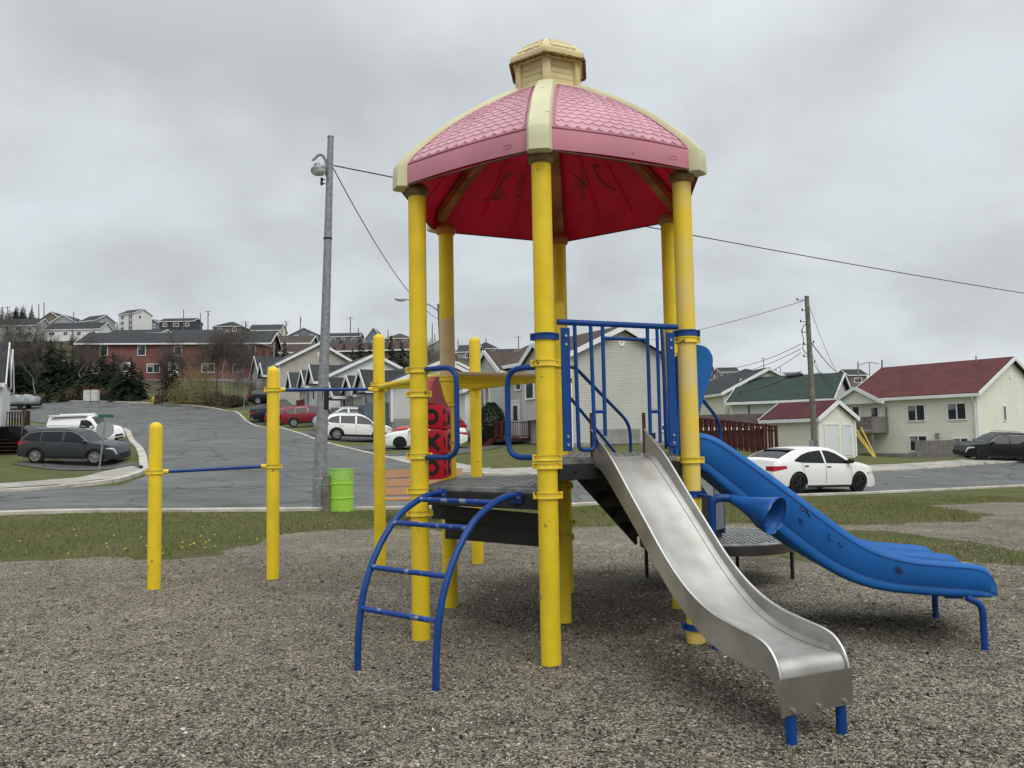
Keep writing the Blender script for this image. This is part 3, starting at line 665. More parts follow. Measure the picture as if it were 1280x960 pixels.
for r_ in range(3):
    for c_ in range(3):
        u0 = .20+c_*.205; z0 = 1.435-r_*.185; bk = MB()
        tw = (-58, -22, -10)[c_]; Rz = Matrix.Rotation(R(tw), 3, 'Z'); tb = Rz @ tg; nb_ = Rz @ ng
        bk.box(gpt(u0+.10, z0+.09, .0), (.185*Lg*.97, .105, .175), rz=math.atan2(tb.y, tb.x), bev=.005)
        blk = bk.build('game_block', M_redblock, GP, smooth=30)
        g = MB(); cen = gpt(u0+.10, z0+.09, 0)+nb_*.054; s = .058
        if L_[r_][c_] == 'O':
            rows = []
            for k in range(25):
                a_ = 2*math.pi*k/24; d_ = tb*math.cos(a_)+Vector((0,0,1))*math.sin(a_)
                rows.append([cen+d_*s, cen+d_*s+nb_*.0025, cen+d_*(s*.5)+nb_*.0025, cen+d_*(s*.5)])
            g.grid(rows)
        else:
            for sg in (-1, 1):
                g.bar(cen+tb*-s+Vector((0,0,-s*sg)), cen+tb*s+Vector((0,0,s*sg)), .004 if sg < 0 else .0055, .034, up=nb_.cross((tb+Vector((0,0,sg))).normalized()))
        g.build('letter', M_mark, blk)
# ---- guard panel above the steel slide
GD = empty('guard_panel', (0,0,0)); GD.parent = PS
nb = Vector((dBC.y, -dBC.x, 0)); 
def eu(px):
    """distance along the B-C edge seen at picture column px"""
    d = ray(px, 480); n = Vector((-dBC.y, dBC.x)); t = (n.x*HV['B'].x+n.y*HV['B'].y)/(n.x*d.x+n.y*d.y); q = Vector((d.x*t, d.y*t, 0)); return (q-HV['B']).dot(dBC)
def gpnt(u, z, n=.03): return HV['B']+dBC*u+nb*n+Vector((0,0,z))
ua, ub = eu(705), eu(836)
for u in (ua, ub):
    MB().box(gpnt(u, 1.655), (.062,.012,.77), rz=math.atan2(dBC.y, dBC.x)).build('side_plate', M_blue, GD, bevel=.003)
    for z in (1.99,1.935,1.36,1.31): MB().tube([gpnt(u, z, .036), gpnt(u, z, .044)], .0085, 8).build('bolt', M_bolt, GD, smooth=40)
MB().tube([gpnt(eu(696), 2.075), gpnt(eu(845), 2.078)], .019, 12).build('top_rail', M_blue, GD, smooth=45)
def gb(px, z0, z1, r=.0125): u = eu(px); MB().tube([gpnt(u, z0), gpnt(u, z1)], r, 10).build('bar', M_blue, GD, smooth=45); return u
MB().tube(roundpath([gpnt(eu(717), 2.07), gpnt(eu(719), 1.275), gpnt(eu(739), 1.275), gpnt(eu(737), 2.07)], .04), .0125, 10).build('bar', M_blue, GD, smooth=45)
MB().tube(roundpath([gpnt(eu(826), 2.07), gpnt(eu(829), 1.29), gpnt(eu(840), 1.29)], .03), .0125, 10).build('bar', M_blue, GD, smooth=45)
gb(752, 1.36, 2.07); gb(808, 1.36, 2.07); gb(820, 1.31, 2.07, .0115)
for a_, c_, z in ((752,808,1.985),(738,752,1.515),(808,821,1.515)):
    MB().tube([gpnt(eu(a_), z), gpnt(eu(c_), z)], .0115, 10).build('cross_bar', M_blue, GD, smooth=45)
# ---- stainless steel slide
SS = empty('steel_slide', (0,0,0)); SS.parent = PS
n_ = Vector((.39,-.921,0)).normalized(); e_ = Vector((-n_.y, n_.x, 0)); mid = (HV['B']+HV['C'])/2; HW = .195
def sp(s, l, z): return mid+n_*s+e_*l+Vector((0,0,z))
bed = catmull([Vector((s, z, 0)) for s, z in ((-.06,1.225),(.05,1.22),(.16,1.15),(.45,.90),(.72,.655),(.92,.50),(1.10,.405),(1.28,.36),(1.45,.345),(1.56,.345))], 6)
lip = [(1.585,.343),(1.605,.33),(1.62,.30),(1.625,.14)]
bedp = [(p.x, p.y) for p in bed]+lip
b = MB(); ws = [-HW+.002,-HW+.035,-.05,.05,HW-.035,HW-.002]
rows = []
for i, (s, z) in enumerate(bedp):
    up = .018 if i < len(bed)-2 else 0
    rows.append([sp(s, w, z+(up if abs(w) > HW-.01 else 0)) for w in ws])
b.grid(rows); BED = b.build('slide_bed', M_steel, SS, smooth=50)
for l_ in (-HW+.033, HW-.033): MB().tube([sp(p.x, l_, p.y+.002) for p in bed], .0022, 5).build('weld_line', mat('dull_steel', (.30,.27,.235), .5, .85, vary=.15, vscale=5), BED, smooth=60)
rim = catmull([Vector((s, z, 0)) for s, z in ((-.03,1.40),(.20,1.23),(.40,1.04),(.58,.87),(.75,.71),(.90,.595),(1.05,.515),(1.20,.468),(1.38,.442),(1.48,.43),(1.555,.405),(1.61,.345),(1.635,.26),(1.638,.12))], 6)
low = catmull([Vector((s, z, 0)) for s, z in ((-.03,1.17),(.10,1.13),(.43,.85),(.62,.675),(.80,.52),(.93,.43),(1.04,.365),(1.16,.32),(1.28,.295),(1.42,.285),(1.52,.285),(1.58,.25),(1.615,.18),(1.634,.12))], 6)
n = min(len(rim), len(low))
for sd_ in (-1, 1):
    w = MB(); w.grid([[sp(rim[i].x, sd_*HW, rim[i].y), sp(low[i].x, sd_*HW, low[i].y)] for i in range(n)]); o = w.build('side_wall', M_steel, SS, solid=.004)
    MB().tube([sp(p.x, sd_*(HW+.001), p.y) for p in rim], .0075, 8).build('rolled_edge', M_steelrim, o, smooth=60)
    MB().box(sp(-.035, sd_*HW, 1.33), (.012,.02,.36), rz=math.atan2(n_.y, n_.x)).build('entry_flange', mat('brown_weathered_steel', (.12,.09,.08), .5, .6), o)
MB().grid([[sp(1.642, -HW-.008, .125), sp(1.642, HW+.008, .125)], [sp(1.644, -HW-.008, .285), sp(1.644, HW+.008, .285)]]).build('front_apron', mat('dull_steel', (.30,.27,.235), .5, .85, vary=.15, vscale=5), SS, solid=.004)
for l in (-.145,.0,.15):
    MB().tube([sp(1.645, l, .145), sp(1.656, l, .145)], .0095, 8).build('bolt', M_bolt, SS, smooth=40)
for l in (-.135,.155):
    MB().tube([sp(1.615, l, -.2), sp(1.615, l, .16)], .024, 14).build('leg', M_blue, SS, smooth=45)
# ---- double blue plastic slide
BS = empty('double_plastic_slide', (0,0,0)); BS.parent = PS
n2 = Vector((.994,-.1096,0)).normalized(); e2 = Vector((-n2.y, n2.x, 0)); m2 = (HV['C']+HV['F'])/2
def bp_(s, l, z): return m2+n2*s+e2*l+Vector((0,0,z))
top = catmull([Vector((s, z, 0)) for s, z in ((-.06,1.36),(.06,1.372),(.14,1.355),(.24,1.30),(.51,1.10),(.81,.86),(1.0,.71),(1.12,.63),(1.24,.575),(1.42,.53),(1.62,.51),(1.78,.495),(1.84,.475),(1.885,.42),(1.905,.34))], 5)
bot = catmull([Vector((s, z, 0)) for s, z in ((-.06,1.12),(.0,1.13),(.10,1.10),(.20,1.01),(.39,.84),(.58,.67),(.76,.525),(.90,.435),(1.05,.365),(1.22,.32),(1.45,.295),(1.62,.285),(1.76,.28),(1.86,.28),(1.905,.29))], 5)
bedz = catmull([Vector((s, z, 0)) for s, z in ((-.06,1.225),(.03,1.222),(.14,1.175),(.24,1.10),(.51,.885),(.81,.655),(.95,.555),(1.10,.465),(1.24,.41),(1.42,.375),(1.62,.36),(1.78,.355),(1.84,.35),(1.885,.33),(1.905,.31))], 5)
ribs = (-.50, -.03, .44)
secs = []
for i in range(len(top)):
    s = (top[i].x+bot[i].x)/2; zt, zb, zm = top[i].y, bot[i].y, bedz[i].y; st, sb = top[i].x, bot[i].x
    row = []
    def a_(l, z): 
        f = 0 if zt-zb < 1e-6 else (z-zb)/(zt-zb); row.append(bp_(sb+(st-sb)*f, l, z))
    l0, l1, l2 = ribs; q = zt-zb
    a_(l0+.03, zb); a_(l0+.006, zb+.012); a_(l0, zb+q*.10); a_(l0+.001, zb+q*.26); a_(l0+.004, zb+q*.275); a_(l0+.001, zb+q*.29); a_(l0, zt-.035)
    a_(l0+.004, zt-.012); a_(l0+.02, zt-.001); a_(l0+.04, zt-.002); a_(l0+.056, zt-.014); a_(l0+.064, zt-.04); a_(l0+.08, zm+.015); a_(l0+.12, zm)
    a_(l1-.09, zm); a_(l1-.05, zm+.015); a_(l1-.035, zt-.035); a_(l1-.02, zt-.01); a_(l1, zt); a_(l1+.02, zt-.01); a_(l1+.035, zt-.035); a_(l1+.05, zm+.015); a_(l1+.09, zm)
    a_(l2-.12, zm); a_(l2-.08, zm+.015); a_(l2-.064, zt-.04); a_(l2-.05, zt-.012); a_(l2-.025, zt); a_(l2-.005, zt-.01); a_(l2, zt-.04); a_(l2, zb+.02); a_(l2-.03, zb)
    secs.append(row)
b = MB(); b.grid(secs, closed_u=True); k = len(secs[0]); nn_ = len(secs)
# close the foot of the slide with a softly rounded nose
last = secs[-1]; cen = sum(last, Vector())/k
b.add(last, [tuple(range(k))])
BB = b.build('slide_body', M_blueplas, BS, smooth=50)
# score line and felt-pen doodles on the near side
sc = MB()
def side_pt(i, f): return bp_(bot[i].x+(top[i].x-bot[i].x)*f, -.5035, bot[i].y+(top[i].y-bot[i].y)*f)
sc.tube([side_pt(i, .285) for i in range(len(top))], .0022, 6); sc.tube([side_pt(i, .86) for i in range(len(top))], .0018, 6)
sc.build('mould_line', mat('shadow_blue_groove', (.004,.03,.14), .7), BB)
def doodle(pts_, i0, f0, sc_=.05):
    base = side_pt(i0, f0); t = (side_pt(i0+3, f0)-base).normalized()
    P = [base+t*(u*sc_)+Vector((0,0,1))*(v*sc_) for u, v in pts_]; MB().tube(P, .0022, 5).build('felt_pen_mark', M_mark, BB)
doodle([(0,0),(.5,.9),(1.2,1.0),(1.7,.2),(1.2,.6),(.4,.3)], 24, .72); doodle([(0,0),(0,.8),(.5,.9),(.5,.1),(0,.05),(0,.45),(.5,.5)], 25, .50, .045); doodle([(.6,.9),(.1,.8),(0,.3),(.3,0),(.6,.1)], 29, .60, .045); doodle([(0,.2),(.1,.1)], 30, .62); doodle([(0,0),(.2,.7),(.5,0),(.8,.6)], 31, .60, .05)
for k_ in range(8):
    a__ = k_*math.pi/4; doodle([(.35*math.cos(a__), .35*math.sin(a__)), (.9*math.cos(a__), .9*math.sin(a__))], 44, .62, .035)
doodle([(.3*math.cos(t), .3*math.sin(t)) for t in np.linspace(0, 6.28, 10)], 44, .62, .035)
for lx, fx in ((-.44,2.94),(.27,3.02)):
    f = Vector((2.939,5.129,0)) if lx < 0 else Vector((3.018,5.859,0))
    MB().tube(roundpath([f+Vector((0,0,-.2)), f+Vector((0,0,.26)), f-n2*.09+Vector((0,0,.30))], .06), .021, 12).build('leg', M_blue, BS, smooth=45)
MB().bar(bp_(1.66,-.46,.276), bp_(1.66,.40,.276), .10, .012).build('foot_bracket', M_blue, BS)
# hood over the entrance
hp = catmull([Vector((s, z, 0)) for s, z in ((.035,1.34),(.06,1.42),(.085,1.54),(.125,1.66),(.155,1.75),(.172,1.86),(.16,1.915),(.125,1.955),(.05,1.975),(.0,1.975))], 5)
hd = MB()
for (l, th) in ((-.47,.035),(.41,.035)):
    poly = [(p.x, p.y) for p in hp]+[(-.005,1.975),(-.005,1.34)]
    hd.prism(poly, lambda u, v, t, l=l, th=th: bp_(u, l+t*th, v), 0, 1)
rows = []
for p in hp[20:]: rows.append([bp_(p.x+.004, -.468, p.y), bp_(p.x+.02, -.2, p.y+.006), bp_(p.x+.024, 0, p.y+.008), bp_(p.x+.02, .2, p.y+.006), bp_(p.x+.004, .44, p.y)])
hd.grid(rows)
hd.build('entrance_hood', M_bluedk, BS, bevel=.008, solid=.006)
MB().tube([bp_(.0,-.03,1.25), bp_(.0,-.03,1.97)], .019, 12).build('hood_post', M_blue, BS, smooth=45)
# ---- talk tube with a flared horn
TT = empty('talk_tube', (0,0,0)); TT.parent = PS
c0 = HV['C']; q0 = Vector((1.27,5.19,0))
MB().tube(roundpath([q0+Vector((-.0,.0,-.2)), q0+Vector((0,0,.955)), q0+Vector((.15,-.01,.945))], .07), .026, 14).build('pipe', M_blue, TT, smooth=45)
MB().tube([c0+Vector((.02,-.03,.967)), q0+Vector((0,.02,.952))], .014, 10).build('pipe_bracket', M_blue, TT, smooth=45)
h0 = q0+Vector((.12,-.01,.945)); h1 = Vector((1.605,4.965,.85)); ax = (h1-h0)
P = [h0+ax*t for t in (0,.12,.3,.5,.7,.88,1.0)]
ho = MB(); ho.tube(P, [.026,.030,.045,.066,.088,.108,.121], 28, cap=False); HORN = ho.build('horn', mat('blue_coat_horn', (.010,.10,.36), .4, vary=.3, vscale=6, spots=.05, spotcol=(.25,.22,.18), spotscale=10), TT, smooth=50, solid=.004)
axn = ax.normalized(); rr_ = Matrix(((0,0,0),(0,0,0),(0,0,0)))
u_ = axn.cross(Vector((0,0,1))).normalized(); v_ = u_.cross(axn)
MB().tube([h1+(u_*math.cos(t)+v_*math.sin(t))*.121 for t in np.linspace(0, 2*math.pi, 29)[:-1]], .0035, 6, closed=True).build('horn_rim', M_bluechip, HORN, smooth=60)
# ---- steps at the back down to the round low platform
ST = empty('back_steps', (0,0,0)); ST.parent = PS
nE = Vector((.592,.806,0)); eE = Vector((.806,-.592,0)); Ls = 1.12
E0 = HV['E']+eE*.10; F0 = HV['F']-eE*.10
for q in (E0, F0):
    MB().prism([(0,1.20),(0,1.04),(.06,.99),(Ls,.30),(Ls,.62),(.30,1.20)], lambda u, v, t, q=q: q+nE*u+eE*t+Vector((0,0,v)), -.012, .012).build('stringer', M_black, ST)
for k in range(4):
    s = .16+k*.25; z = 1.22-(k+1)*.16
    MB().prism([(s,z-.03),(s+.24,z-.03),(s+.24,z),(s,z)], lambda u, v, t: E0+nE*u+eE*t+Vector((0,0,v)), .012, (F0-E0).length-.012).build('step', M_deck, ST)
    MB().prism([(s,z-.03),(s,z-.17),(s+.015,z-.17),(s+.015,z-.03)], lambda u, v, t: E0+nE*u+eE*t+Vector((0,0,v)), .013, (F0-E0).length-.013).build('riser', M_black, ST)
for q, sg in ((E0,-1),(F0,1)):
    q = q+eE*sg*.03
    MB().tube(roundpath([q+nE*-.02+Vector((0,0,1.25)), q+nE*-.02+Vector((0,0,1.98)), q+nE*.12+Vector((0,0,1.98)), q+nE*Ls*.93+Vector((0,0,1.52)), q+nE*Ls+Vector((0,0,1.42)), q+nE*Ls+Vector((0,0,.46))], .09), .0165, 12).build('handrail', M_blue, ST, smooth=45)
    MB().tube([q+nE*.0+Vector((0,0,1.72)), q+nE*Ls*.98+Vector((0,0,1.02))], .0145, 10).build('handrail', M_blue, ST, smooth=45)
MB().box(F0+eE*.04+nE*(Ls-.12)+Vector((0,0,.72)), (.20,.012,.42), rz=math.atan2(nE.y, nE.x)).build('grey_side_panel', mat('grey_panel', (.14,.15,.16), .5), ST)
LP = empty('round_platform', (0,0,0)); LP.parent = PS
pc = Vector((1.90,7.58,0)); 
MB().lathe([(.70,.385),(.715,.39),(.72,.415),(.71,.42),(.0001,.42)], pc, 40, cap=False).build('platform_top', M_deck, LP, smooth=40)
MB().lathe([(.70,.325),(.722,.325),(.722,.405),(.70,.405)], pc, 40, cap=False).build('platform_edge', mat('brown_black_rubber', (.055,.045,.04), .6, vary=.5, vscale=3), LP, smooth=40)
g = MB()
for i in range(-12, 13):
    for j in range(-6, 7):
        u, v = i*.055, j*.11+(.055 if i % 2 else 0)
        if u*u+v*v < .42: g.box((pc.x+u, pc.y+v, .423), (.034,.085,.007))
g.build('grip_pattern', M_deck, LP)
for a_ in (158, 358, 60, 270 if False else 235):
    q = pc+Vector((math.cos(R(a_)), math.sin(R(a_)), 0))*.68
    MB().tube([q+Vector((0,0,-.2)), q+Vector((0,0,.36))], .018, 10).build('leg', M_black, LP, smooth=45)
# ---- roof
RF = empty('domed_roof', (0,0,0)); RF.parent = PS
prof = [(1.205,3.135),(1.205,3.26),(1.155,3.33),(1.08,3.405),(.90,3.567),(.75,3.68),(.60,3.783),(.45,3.875),(.34,3.935),(.30,3.958)]
apo = lambda deg, r, z: HC+Vector((r*math.cos(R(deg-2.29)), r*math.sin(R(deg-2.29)), z))
angs = [206,266,326,386,446,506]
cosh = math.cos(R(30))
# fine profile along the panel
pf = [(p.x, p.y) for p in catmull([Vector((r, z, 0)) for r, z in prof[1:]], 6)]
def panelpt(a0, r, z, t, lift=0.0):
    A_ = apo(a0, r, z); B_ = apo(a0+60, r, z); p = A_.lerp(B_, t)
    bulge = .018*math.sin(math.pi*t)*min(1, r); out = (apo(a0+30, 1, 0)-HC); return p+out*(lift*.5-.0)+Vector((0,0,lift*.85+bulge))
for a0 in angs:
    b = MB(); nt_ = 12
    rows = [[panelpt(a0, prof[0][0], prof[0][1], t/nt_)-Vector((0,0,.0)) for t in range(nt_+1)]]
    rows += [[panelpt(a0, r, z, t/nt_) for t in range(nt_+1)] for r, z in pf]
    b.grid(rows); PN = b.build('roof_panel', M_pink, RF, smooth=35)
    # moulded fish-scale shingles, raised inside a border
    sh = MB(); rr = list(pf); s_acc = [0]
    for i in range(1, len(rr)): s_acc.append(s_acc[-1]+math.hypot(rr[i][0]-rr[i-1][0], rr[i][1]-rr[i-1][1]))
    def onprof(s):
        s = max(0, min(s, s_acc[-1]-1e-4)); i = max(j for j in range(len(s_acc)-1) if s_acc[j] <= s); f = (s-s_acc[i])/(s_acc[i+1]-s_acc[i]+1e-9)
        return rr[i][0]+(rr[i+1][0]-rr[i][0])*f, rr[i][1]+(rr[i+1][1]-rr[i][1])*f
    s = .045; row_i = 0; step = .064
    while s < s_acc[-1]-.06:
        r0, z0 = onprof(s); width = r0; marg = .11/ max(width, .2); nn2 = max(2, int(round((width-.2)/.080)))
        off = .5 if row_i % 2 else 0
        for j in range(-1, nn2+1):
            t0 = marg+(j+off)/nn2*(1-2*marg); t1 = marg+(j+1+off)/nn2*(1-2*marg)
            if t0 < marg-1e-6: t0 = marg
            if t1 > 1-marg+1e-6: t1 = 1-marg
            if t1-t0 < .02: continue
            vs = []; fs = []; NA = 6
            for k in range(NA+1):
                x = k/NA; dip = .030*math.sin(math.pi*x)**.7 if 0 < x < 1 else 0
                ra, za = onprof(s-dip+.012); vs.append(panelpt(a0, ra, za, t0+(t1-t0)*x, .0095))
                rb, zb = onprof(s-dip+.008); vs.append(panelpt(a0, rb, zb, t0+(t1-t0)*x, .000))
                rc, zc = onprof(s+step+.012); vs.append(panelpt(a0, rc, zc, t0+(t1-t0)*x, .0025))
            for k in range(NA):
                q = 3*k; fs += [(q, q+3, q+5, q+2), (q+1, q+4, q+3, q)]
            sh.add(vs, fs)
        s += step; row_i += 1
    sh.build('shingle_relief', M_pinkpale, PN, smooth=50)
    # thin raised border line and oval stamp on the band
    bl = MB(); 
    P = [panelpt(a0, *onprof(.02), .075), panelpt(a0, *onprof(.02), .5), panelpt(a0, *onprof(.02), .925)]
    rd = [panelpt(a0, *onprof(.018), .075+.85*k/10, .004) for k in range(11)]
    rl = [panelpt(a0, *onprof(ss), .075+.10*(ss/s_acc[-1])**2, .004) for ss in np.linspace(.018, s_acc[-1]-.05, 14)]
    r2_ = [panelpt(a0, *onprof(ss), .925-.10*(ss/s_acc[-1])**2, .004) for ss in np.linspace(.018, s_acc[-1]-.05, 14)]
    for q in (rd, rl, r2_): bl.tube(q, .007, 6)
    for tt in ((.80,) if a0 in (206, 326) else (.82,)):
        ov = []
        for k in range(16):
            a_ = 2*math.pi*k/16; A_ = apo(a0, 1.205, 3.20+.012*math.sin(a_)); B_ = apo(a0+60, 1.205, 3.20+.012*math.sin(a_)); ov.append(A_.lerp(B_, tt+.028*math.cos(a_)))
        bl.tube(ov, .003, 5, closed=True)
    bl.build('raised_border', M_pink, PN, smooth=60)
    # inner shell, red
    inn = MB(); rows = []
    for r, z in [(1.19,3.13)]+[(r-.02, z-.03) for r, z in pf[4:]]:
        rows.append([apo(a0, r, z).lerp(apo(a0+60, r, z), t/6) for t in range(7)])
    inn.grid(rows); IP = inn.build('inner_panel', M_redin, RF, smooth=35)
    lip_ = MB(); lip_.grid([[apo(a0, r, 3.132).lerp(apo(a0+60, r, 3.132), t/6) for t in range(7)] for r in (1.207,1.186)]); lip_.build('lower_rim', M_dirt, IP, solid=.006)
    rb = MB()
    for tt in (.36,.64):
        rb.tube([apo(a0, r-.022, z-.037).lerp(apo(a0+60, r-.022, z-.037), .5+(tt-.5)*1.0) for r, z in pf[4:]], .008, 6)
    rb.build('stiffening_rib', M_redin, IP, smooth=50)
    # outer ridge rib, cream
    rbp = []; W_ = .078
    tang = Vector((-math.sin(R(a0-2.29)), math.cos(R(a0-2.29)), 0)); outv = Vector((math.cos(R(a0-2.29)), math.sin(R(a0-2.29)), 0))
    rows = []
    full = [(1.205,3.125),(1.205,3.20)]+pf
    for i, (r, z) in enumerate(full):
        w = W_*(.82+.18*min(1, r/1.2)) ; c_ = apo(a0, r, z)
        if i < len(full)-1: dv = Vector((full[i+1][0]-r, full[i+1][1]-z))
        dv2 = dv.normalized(); nrm = outv*dv2.y+Vector((0,0,1))*(-dv2.x); 
        th = .026
        rows.append([c_-tang*w-nrm*.03-outv*.03, c_-tang*w+nrm*(th*.35)-outv*.02, c_-tang*w*.8+nrm*(th*.8), c_+nrm*th, c_+tang*w*.8+nrm*(th*.8), c_+tang*w+nrm*(th*.35)-outv*.02, c_+tang*w-nrm*.03-outv*.03])
    rib = MB(); rib.grid(rows); k = 7
    for idx in (0, len(rows)-1): rib.add(rows[idx], [tuple(range(k))])
    rib.build('ridge_rib', M_cream, RF, smooth=38)
    # inside beam
    P = [apo(a0, r-.07, z-.075) for r, z in pf[3:]]
    bm_ = MB(); rows = []
    for i, p in enumerate(P):
        rows.append([p-tang*.05+Vector((0,0,.05)), p-tang*.045-Vector((0,0,.02)), p-Vector((0,0,.035)), p+tang*.045-Vector((0,0,.02)), p+tang*.05+Vector((0,0,.05))])
    bm_.grid(rows); BMO = bm_.build('inner_beam', M_tan, RF, smooth=40)
    p = HV['BCFEDA'[[266,326,386,446,506,206].index(a0)]]
    MB().lathe([(PR+.002,3.075),(.074,3.08),(.084,3.10),(.086,3.125),(.08,3.14),(.06,3.16)], (p.x, p.y, 0), 24, cap=False).build('post_cap_flange', M_tan if a0 in (386,446,506) else mat('grey_tan_cap', (.22,.15,.06), .6, vary=.5, vscale=8), BMO, smooth=40)
# graffiti under the roof on the back panels
def gstroke(a0, pts_):
    P = []
    for t, s in pts_:
        r = 1.15-s; z = None
        for i in range(len(pf)-1):
            if pf[i+1][0] <= r <= pf[i][0]: f = (pf[i][0]-r)/(pf[i][0]-pf[i+1][0]+1e-9); z = pf[i][1]+(pf[i+1][1]-pf[i][1])*f; break
        if z is None: z = 3.3
        P.append(apo(a0, r-.024, z-.036).lerp(apo(a0+60, r-.024, z-.036), t))
    MB().tube(catmull(P, 3), .0062, 5).build('spray_mark', mat('grey_felt_marks', (.30,.11,.10), .8), RF)
gstroke(86, [(.62,.12),(.60,.22),(.59,.32)]); gstroke(86, [(.50,.14),(.60,.22),(.52,.34)]); gstroke(86, [(.44,.34),(.38,.30),(.42,.24),(.36,.18),(.42,.14)]); gstroke(86, [(.70,.10),(.55,.13),(.66,.17)])
gstroke(26, [(.80,.20),(.70,.26),(.62,.24)]); gstroke(26, [(.66,.36),(.72,.22),(.74,.10)]); gstroke(26, [(.78,.33),(.66,.20)]); gstroke(26, [(.52,.36),(.50,.22),(.42,.14)]); gstroke(26, [(.52,.36),(.46,.34)])
# cupola
CU = MB(); 
def hexring(r, z, off=0): return [apo(a+off, r, z) for a in angs]
CU.grid([hexring(.31,3.93), hexring(.30,3.975), hexring(.255,3.985), hexring(.25,4.20)], closed_u=True); CUO = CU.build('cupola', M_cupola, RF, smooth=25, bevel=.006)
ln = MB()
for z in (4.03,4.075,4.12,4.165):
    R_ = hexring(.2525, z)
    for i in range(6): ln.bar(R_[i].lerp(R_[(i+1)%6], .16), R_[i].lerp(R_[(i+1)%6], .84), .005, .007)
ln.build('plank_lines', mat('cream_groove', (.48,.42,.20), .7), CUO)
cp_ = MB()
for i, a0 in enumerate(angs):
    q = apo(a0, .256, 4.085); MB().box(q, (.03,.06,.20), rz=R(a0-2.29), bev=.008).build('corner_trim', M_cupola, CUO, smooth=30)
CC = MB(); CC.grid([hexring(.245,4.185), hexring(.315,4.175), hexring(.325,4.20), hexring(.318,4.235), hexring(.25,4.305), hexring(.17,4.36), hexring(.08,4.395), hexring(.012,4.40)], closed_u=True); CCO = CC.build('cupola_roof', M_cupola, RF, smooth=30, bevel=.01)
for a0 in angs:
    sh = MB()
    for row, (r0, z0, r1_, z1) in enumerate(((.295,4.262,.25,4.31),(.25,4.31,.205,4.342),(.205,4.342,.16,4.37))):
        nn2 = (4,3,3)[row]
        for j in range(nn2):
            t0 = .14+.72*j/nn2; t1 = .14+.72*(j+1)/nn2; vs = []; fs = []
            for k in range(5):
                x = k/4; dip = .014*math.sin(math.pi*x); rr0 = r0+dip; zz0 = z0-dip*.8
                p0 = apo(a0, rr0, zz0+.008).lerp(apo(a0+60, rr0, zz0+.008), t0+(t1-t0)*x); p1 = p0-Vector((0,0,.01)); p2 = apo(a0, r1_, z1+.002).lerp(apo(a0+60, r1_, z1+.002), t0+(t1-t0)*x); vs += [p0, p1, p2]
            for k in range(4): q = 3*k; fs += [(q, q+3, q+5, q+2), (q+1, q+4, q+3, q)]
            sh.add(vs, fs)
    sh.build('scale_relief', M_cupola, CCO, smooth=40)
ms = MB(); R_ = hexring(.318, 4.183)
for i in range(6):
    for k in range(14):
        p = R_[i].lerp(R_[(i+1)%6], (k+.5)/14); ms.box(p+(HC-p).normalized()*.004*0+Vector((0,0,-.004)), (.028,.02,.012+.014*random.random()), rz=R(angs[i]+28), bev=.003)
ms.build('moss_fringe', mat('brown_lichen', (.20,.12,.035), .95, vary=.6, vscale=30), CCO)
# ------------------------------------------------------------------ houses
M_white = mat('white_trim', (.80,.80,.79), .5, vary=.12, vscale=3)
M_glass = mat('window_glass', (.030,.036,.040), .12, spec=.35)
M_curt = mat('window_with_blind', (.30,.31,.30), .25, vary=.5, vscale=1.5)
M_found = mat('concrete_foundation', (.30,.30,.29), .9, vary=.3, vscale=2)
M_roofdk = shingle('charcoal_shingles', (.050,.052,.056)); M_roofbr = shingle('brown_shingles', (.095,.070,.056)); M_roofgn = shingle('dark_green_shingles', (.040,.065,.055)); M_roofrd = shingle('wine_red_shingles', (.125,.037,.036)); M_roofgy = shingle('grey_shingles', (.16,.17,.18)); M_roofrdk = shingle('maroon_shingles', (.105,.030,.034))
M_roofdk2 = shingle('slate_shingles', (.062,.066,.072)); M_rooftn = shingle('tan_shingles', (.17,.15,.125))
S_grey = siding('light_grey_siding', (.50,.495,.455), .14); S_cream = siding('cream_siding', (.80,.80,.67), .14); S_cream2 = siding('pale_cream_siding', (.78,.77,.64), .14); S_white = siding('white_siding', (.76,.77,.76), .14); S_warm = siding('warm_grey_siding', (.43,.40,.35)); S_blue = siding('blue_grey_siding', (.17,.21,.25)); S_dark = siding('black_brown_siding', (.055,.058,.065)); S_tan = siding('tan_siding', (.20,.16,.12)); S_pale = siding('silver_siding', (.33,.36,.37)); S_bg = siding('pale_grey_siding', (.56,.57,.55), .14)
M_wood = mat('dark_stained_wood', (.060,.030,.022), .7, vary=.4, vscale=5); M_wood2 = mat('weathered_grey_wood', (.23,.21,.19), .85, vary=.4, vscale=5); M_cedar = mat('cedar_stained_wood', (.32,.16,.07), .7, vary=.3, vscale=4); M_burg = mat('burgundy_painted_wood', (.085,.012,.015), .6, vary=.3, vscale=4); M_redwd = mat('red_brown_painted_wood', (.16,.040,.028), .6, vary=.3, vscale=4)
HOUSE_ROOF_T = .16
def window(par, P, ux, n, w, h, mull=1, m=None, frame_w=.09):
    """P = centre of the opening on the wall, ux along the wall, n outwards"""
    f = MB(); up = Vector((0,0,1)); c = P+n*.035
    M = Matrix((ux, n, up)).transposed()
    for s in (-1, 1):
        f.box(c+ux*s*(w/2), (frame_w, .07, h+frame_w), M=M); f.box(c+up*s*(h/2), (w-frame_w, .068, frame_w), M=M)
    for k in range(mull): f.box(c+ux*(w*((k+1)/(mull+1)-.5)), (.07, .066, h-frame_w), M=M)
    o = f.build('window', M_white, par)
    g = MB(); g.box(P+n*.008, (w, .02, h), M=M); g.build('pane', m or M_glass, o)
    if m is None and h > .7:
        b = MB(); b.box(P+n*.0205+up*(h*.30)-ux*(w*.27), (w*.40, .006, h*.34), M=M); b.build('blind', M_curt, o)
    return o
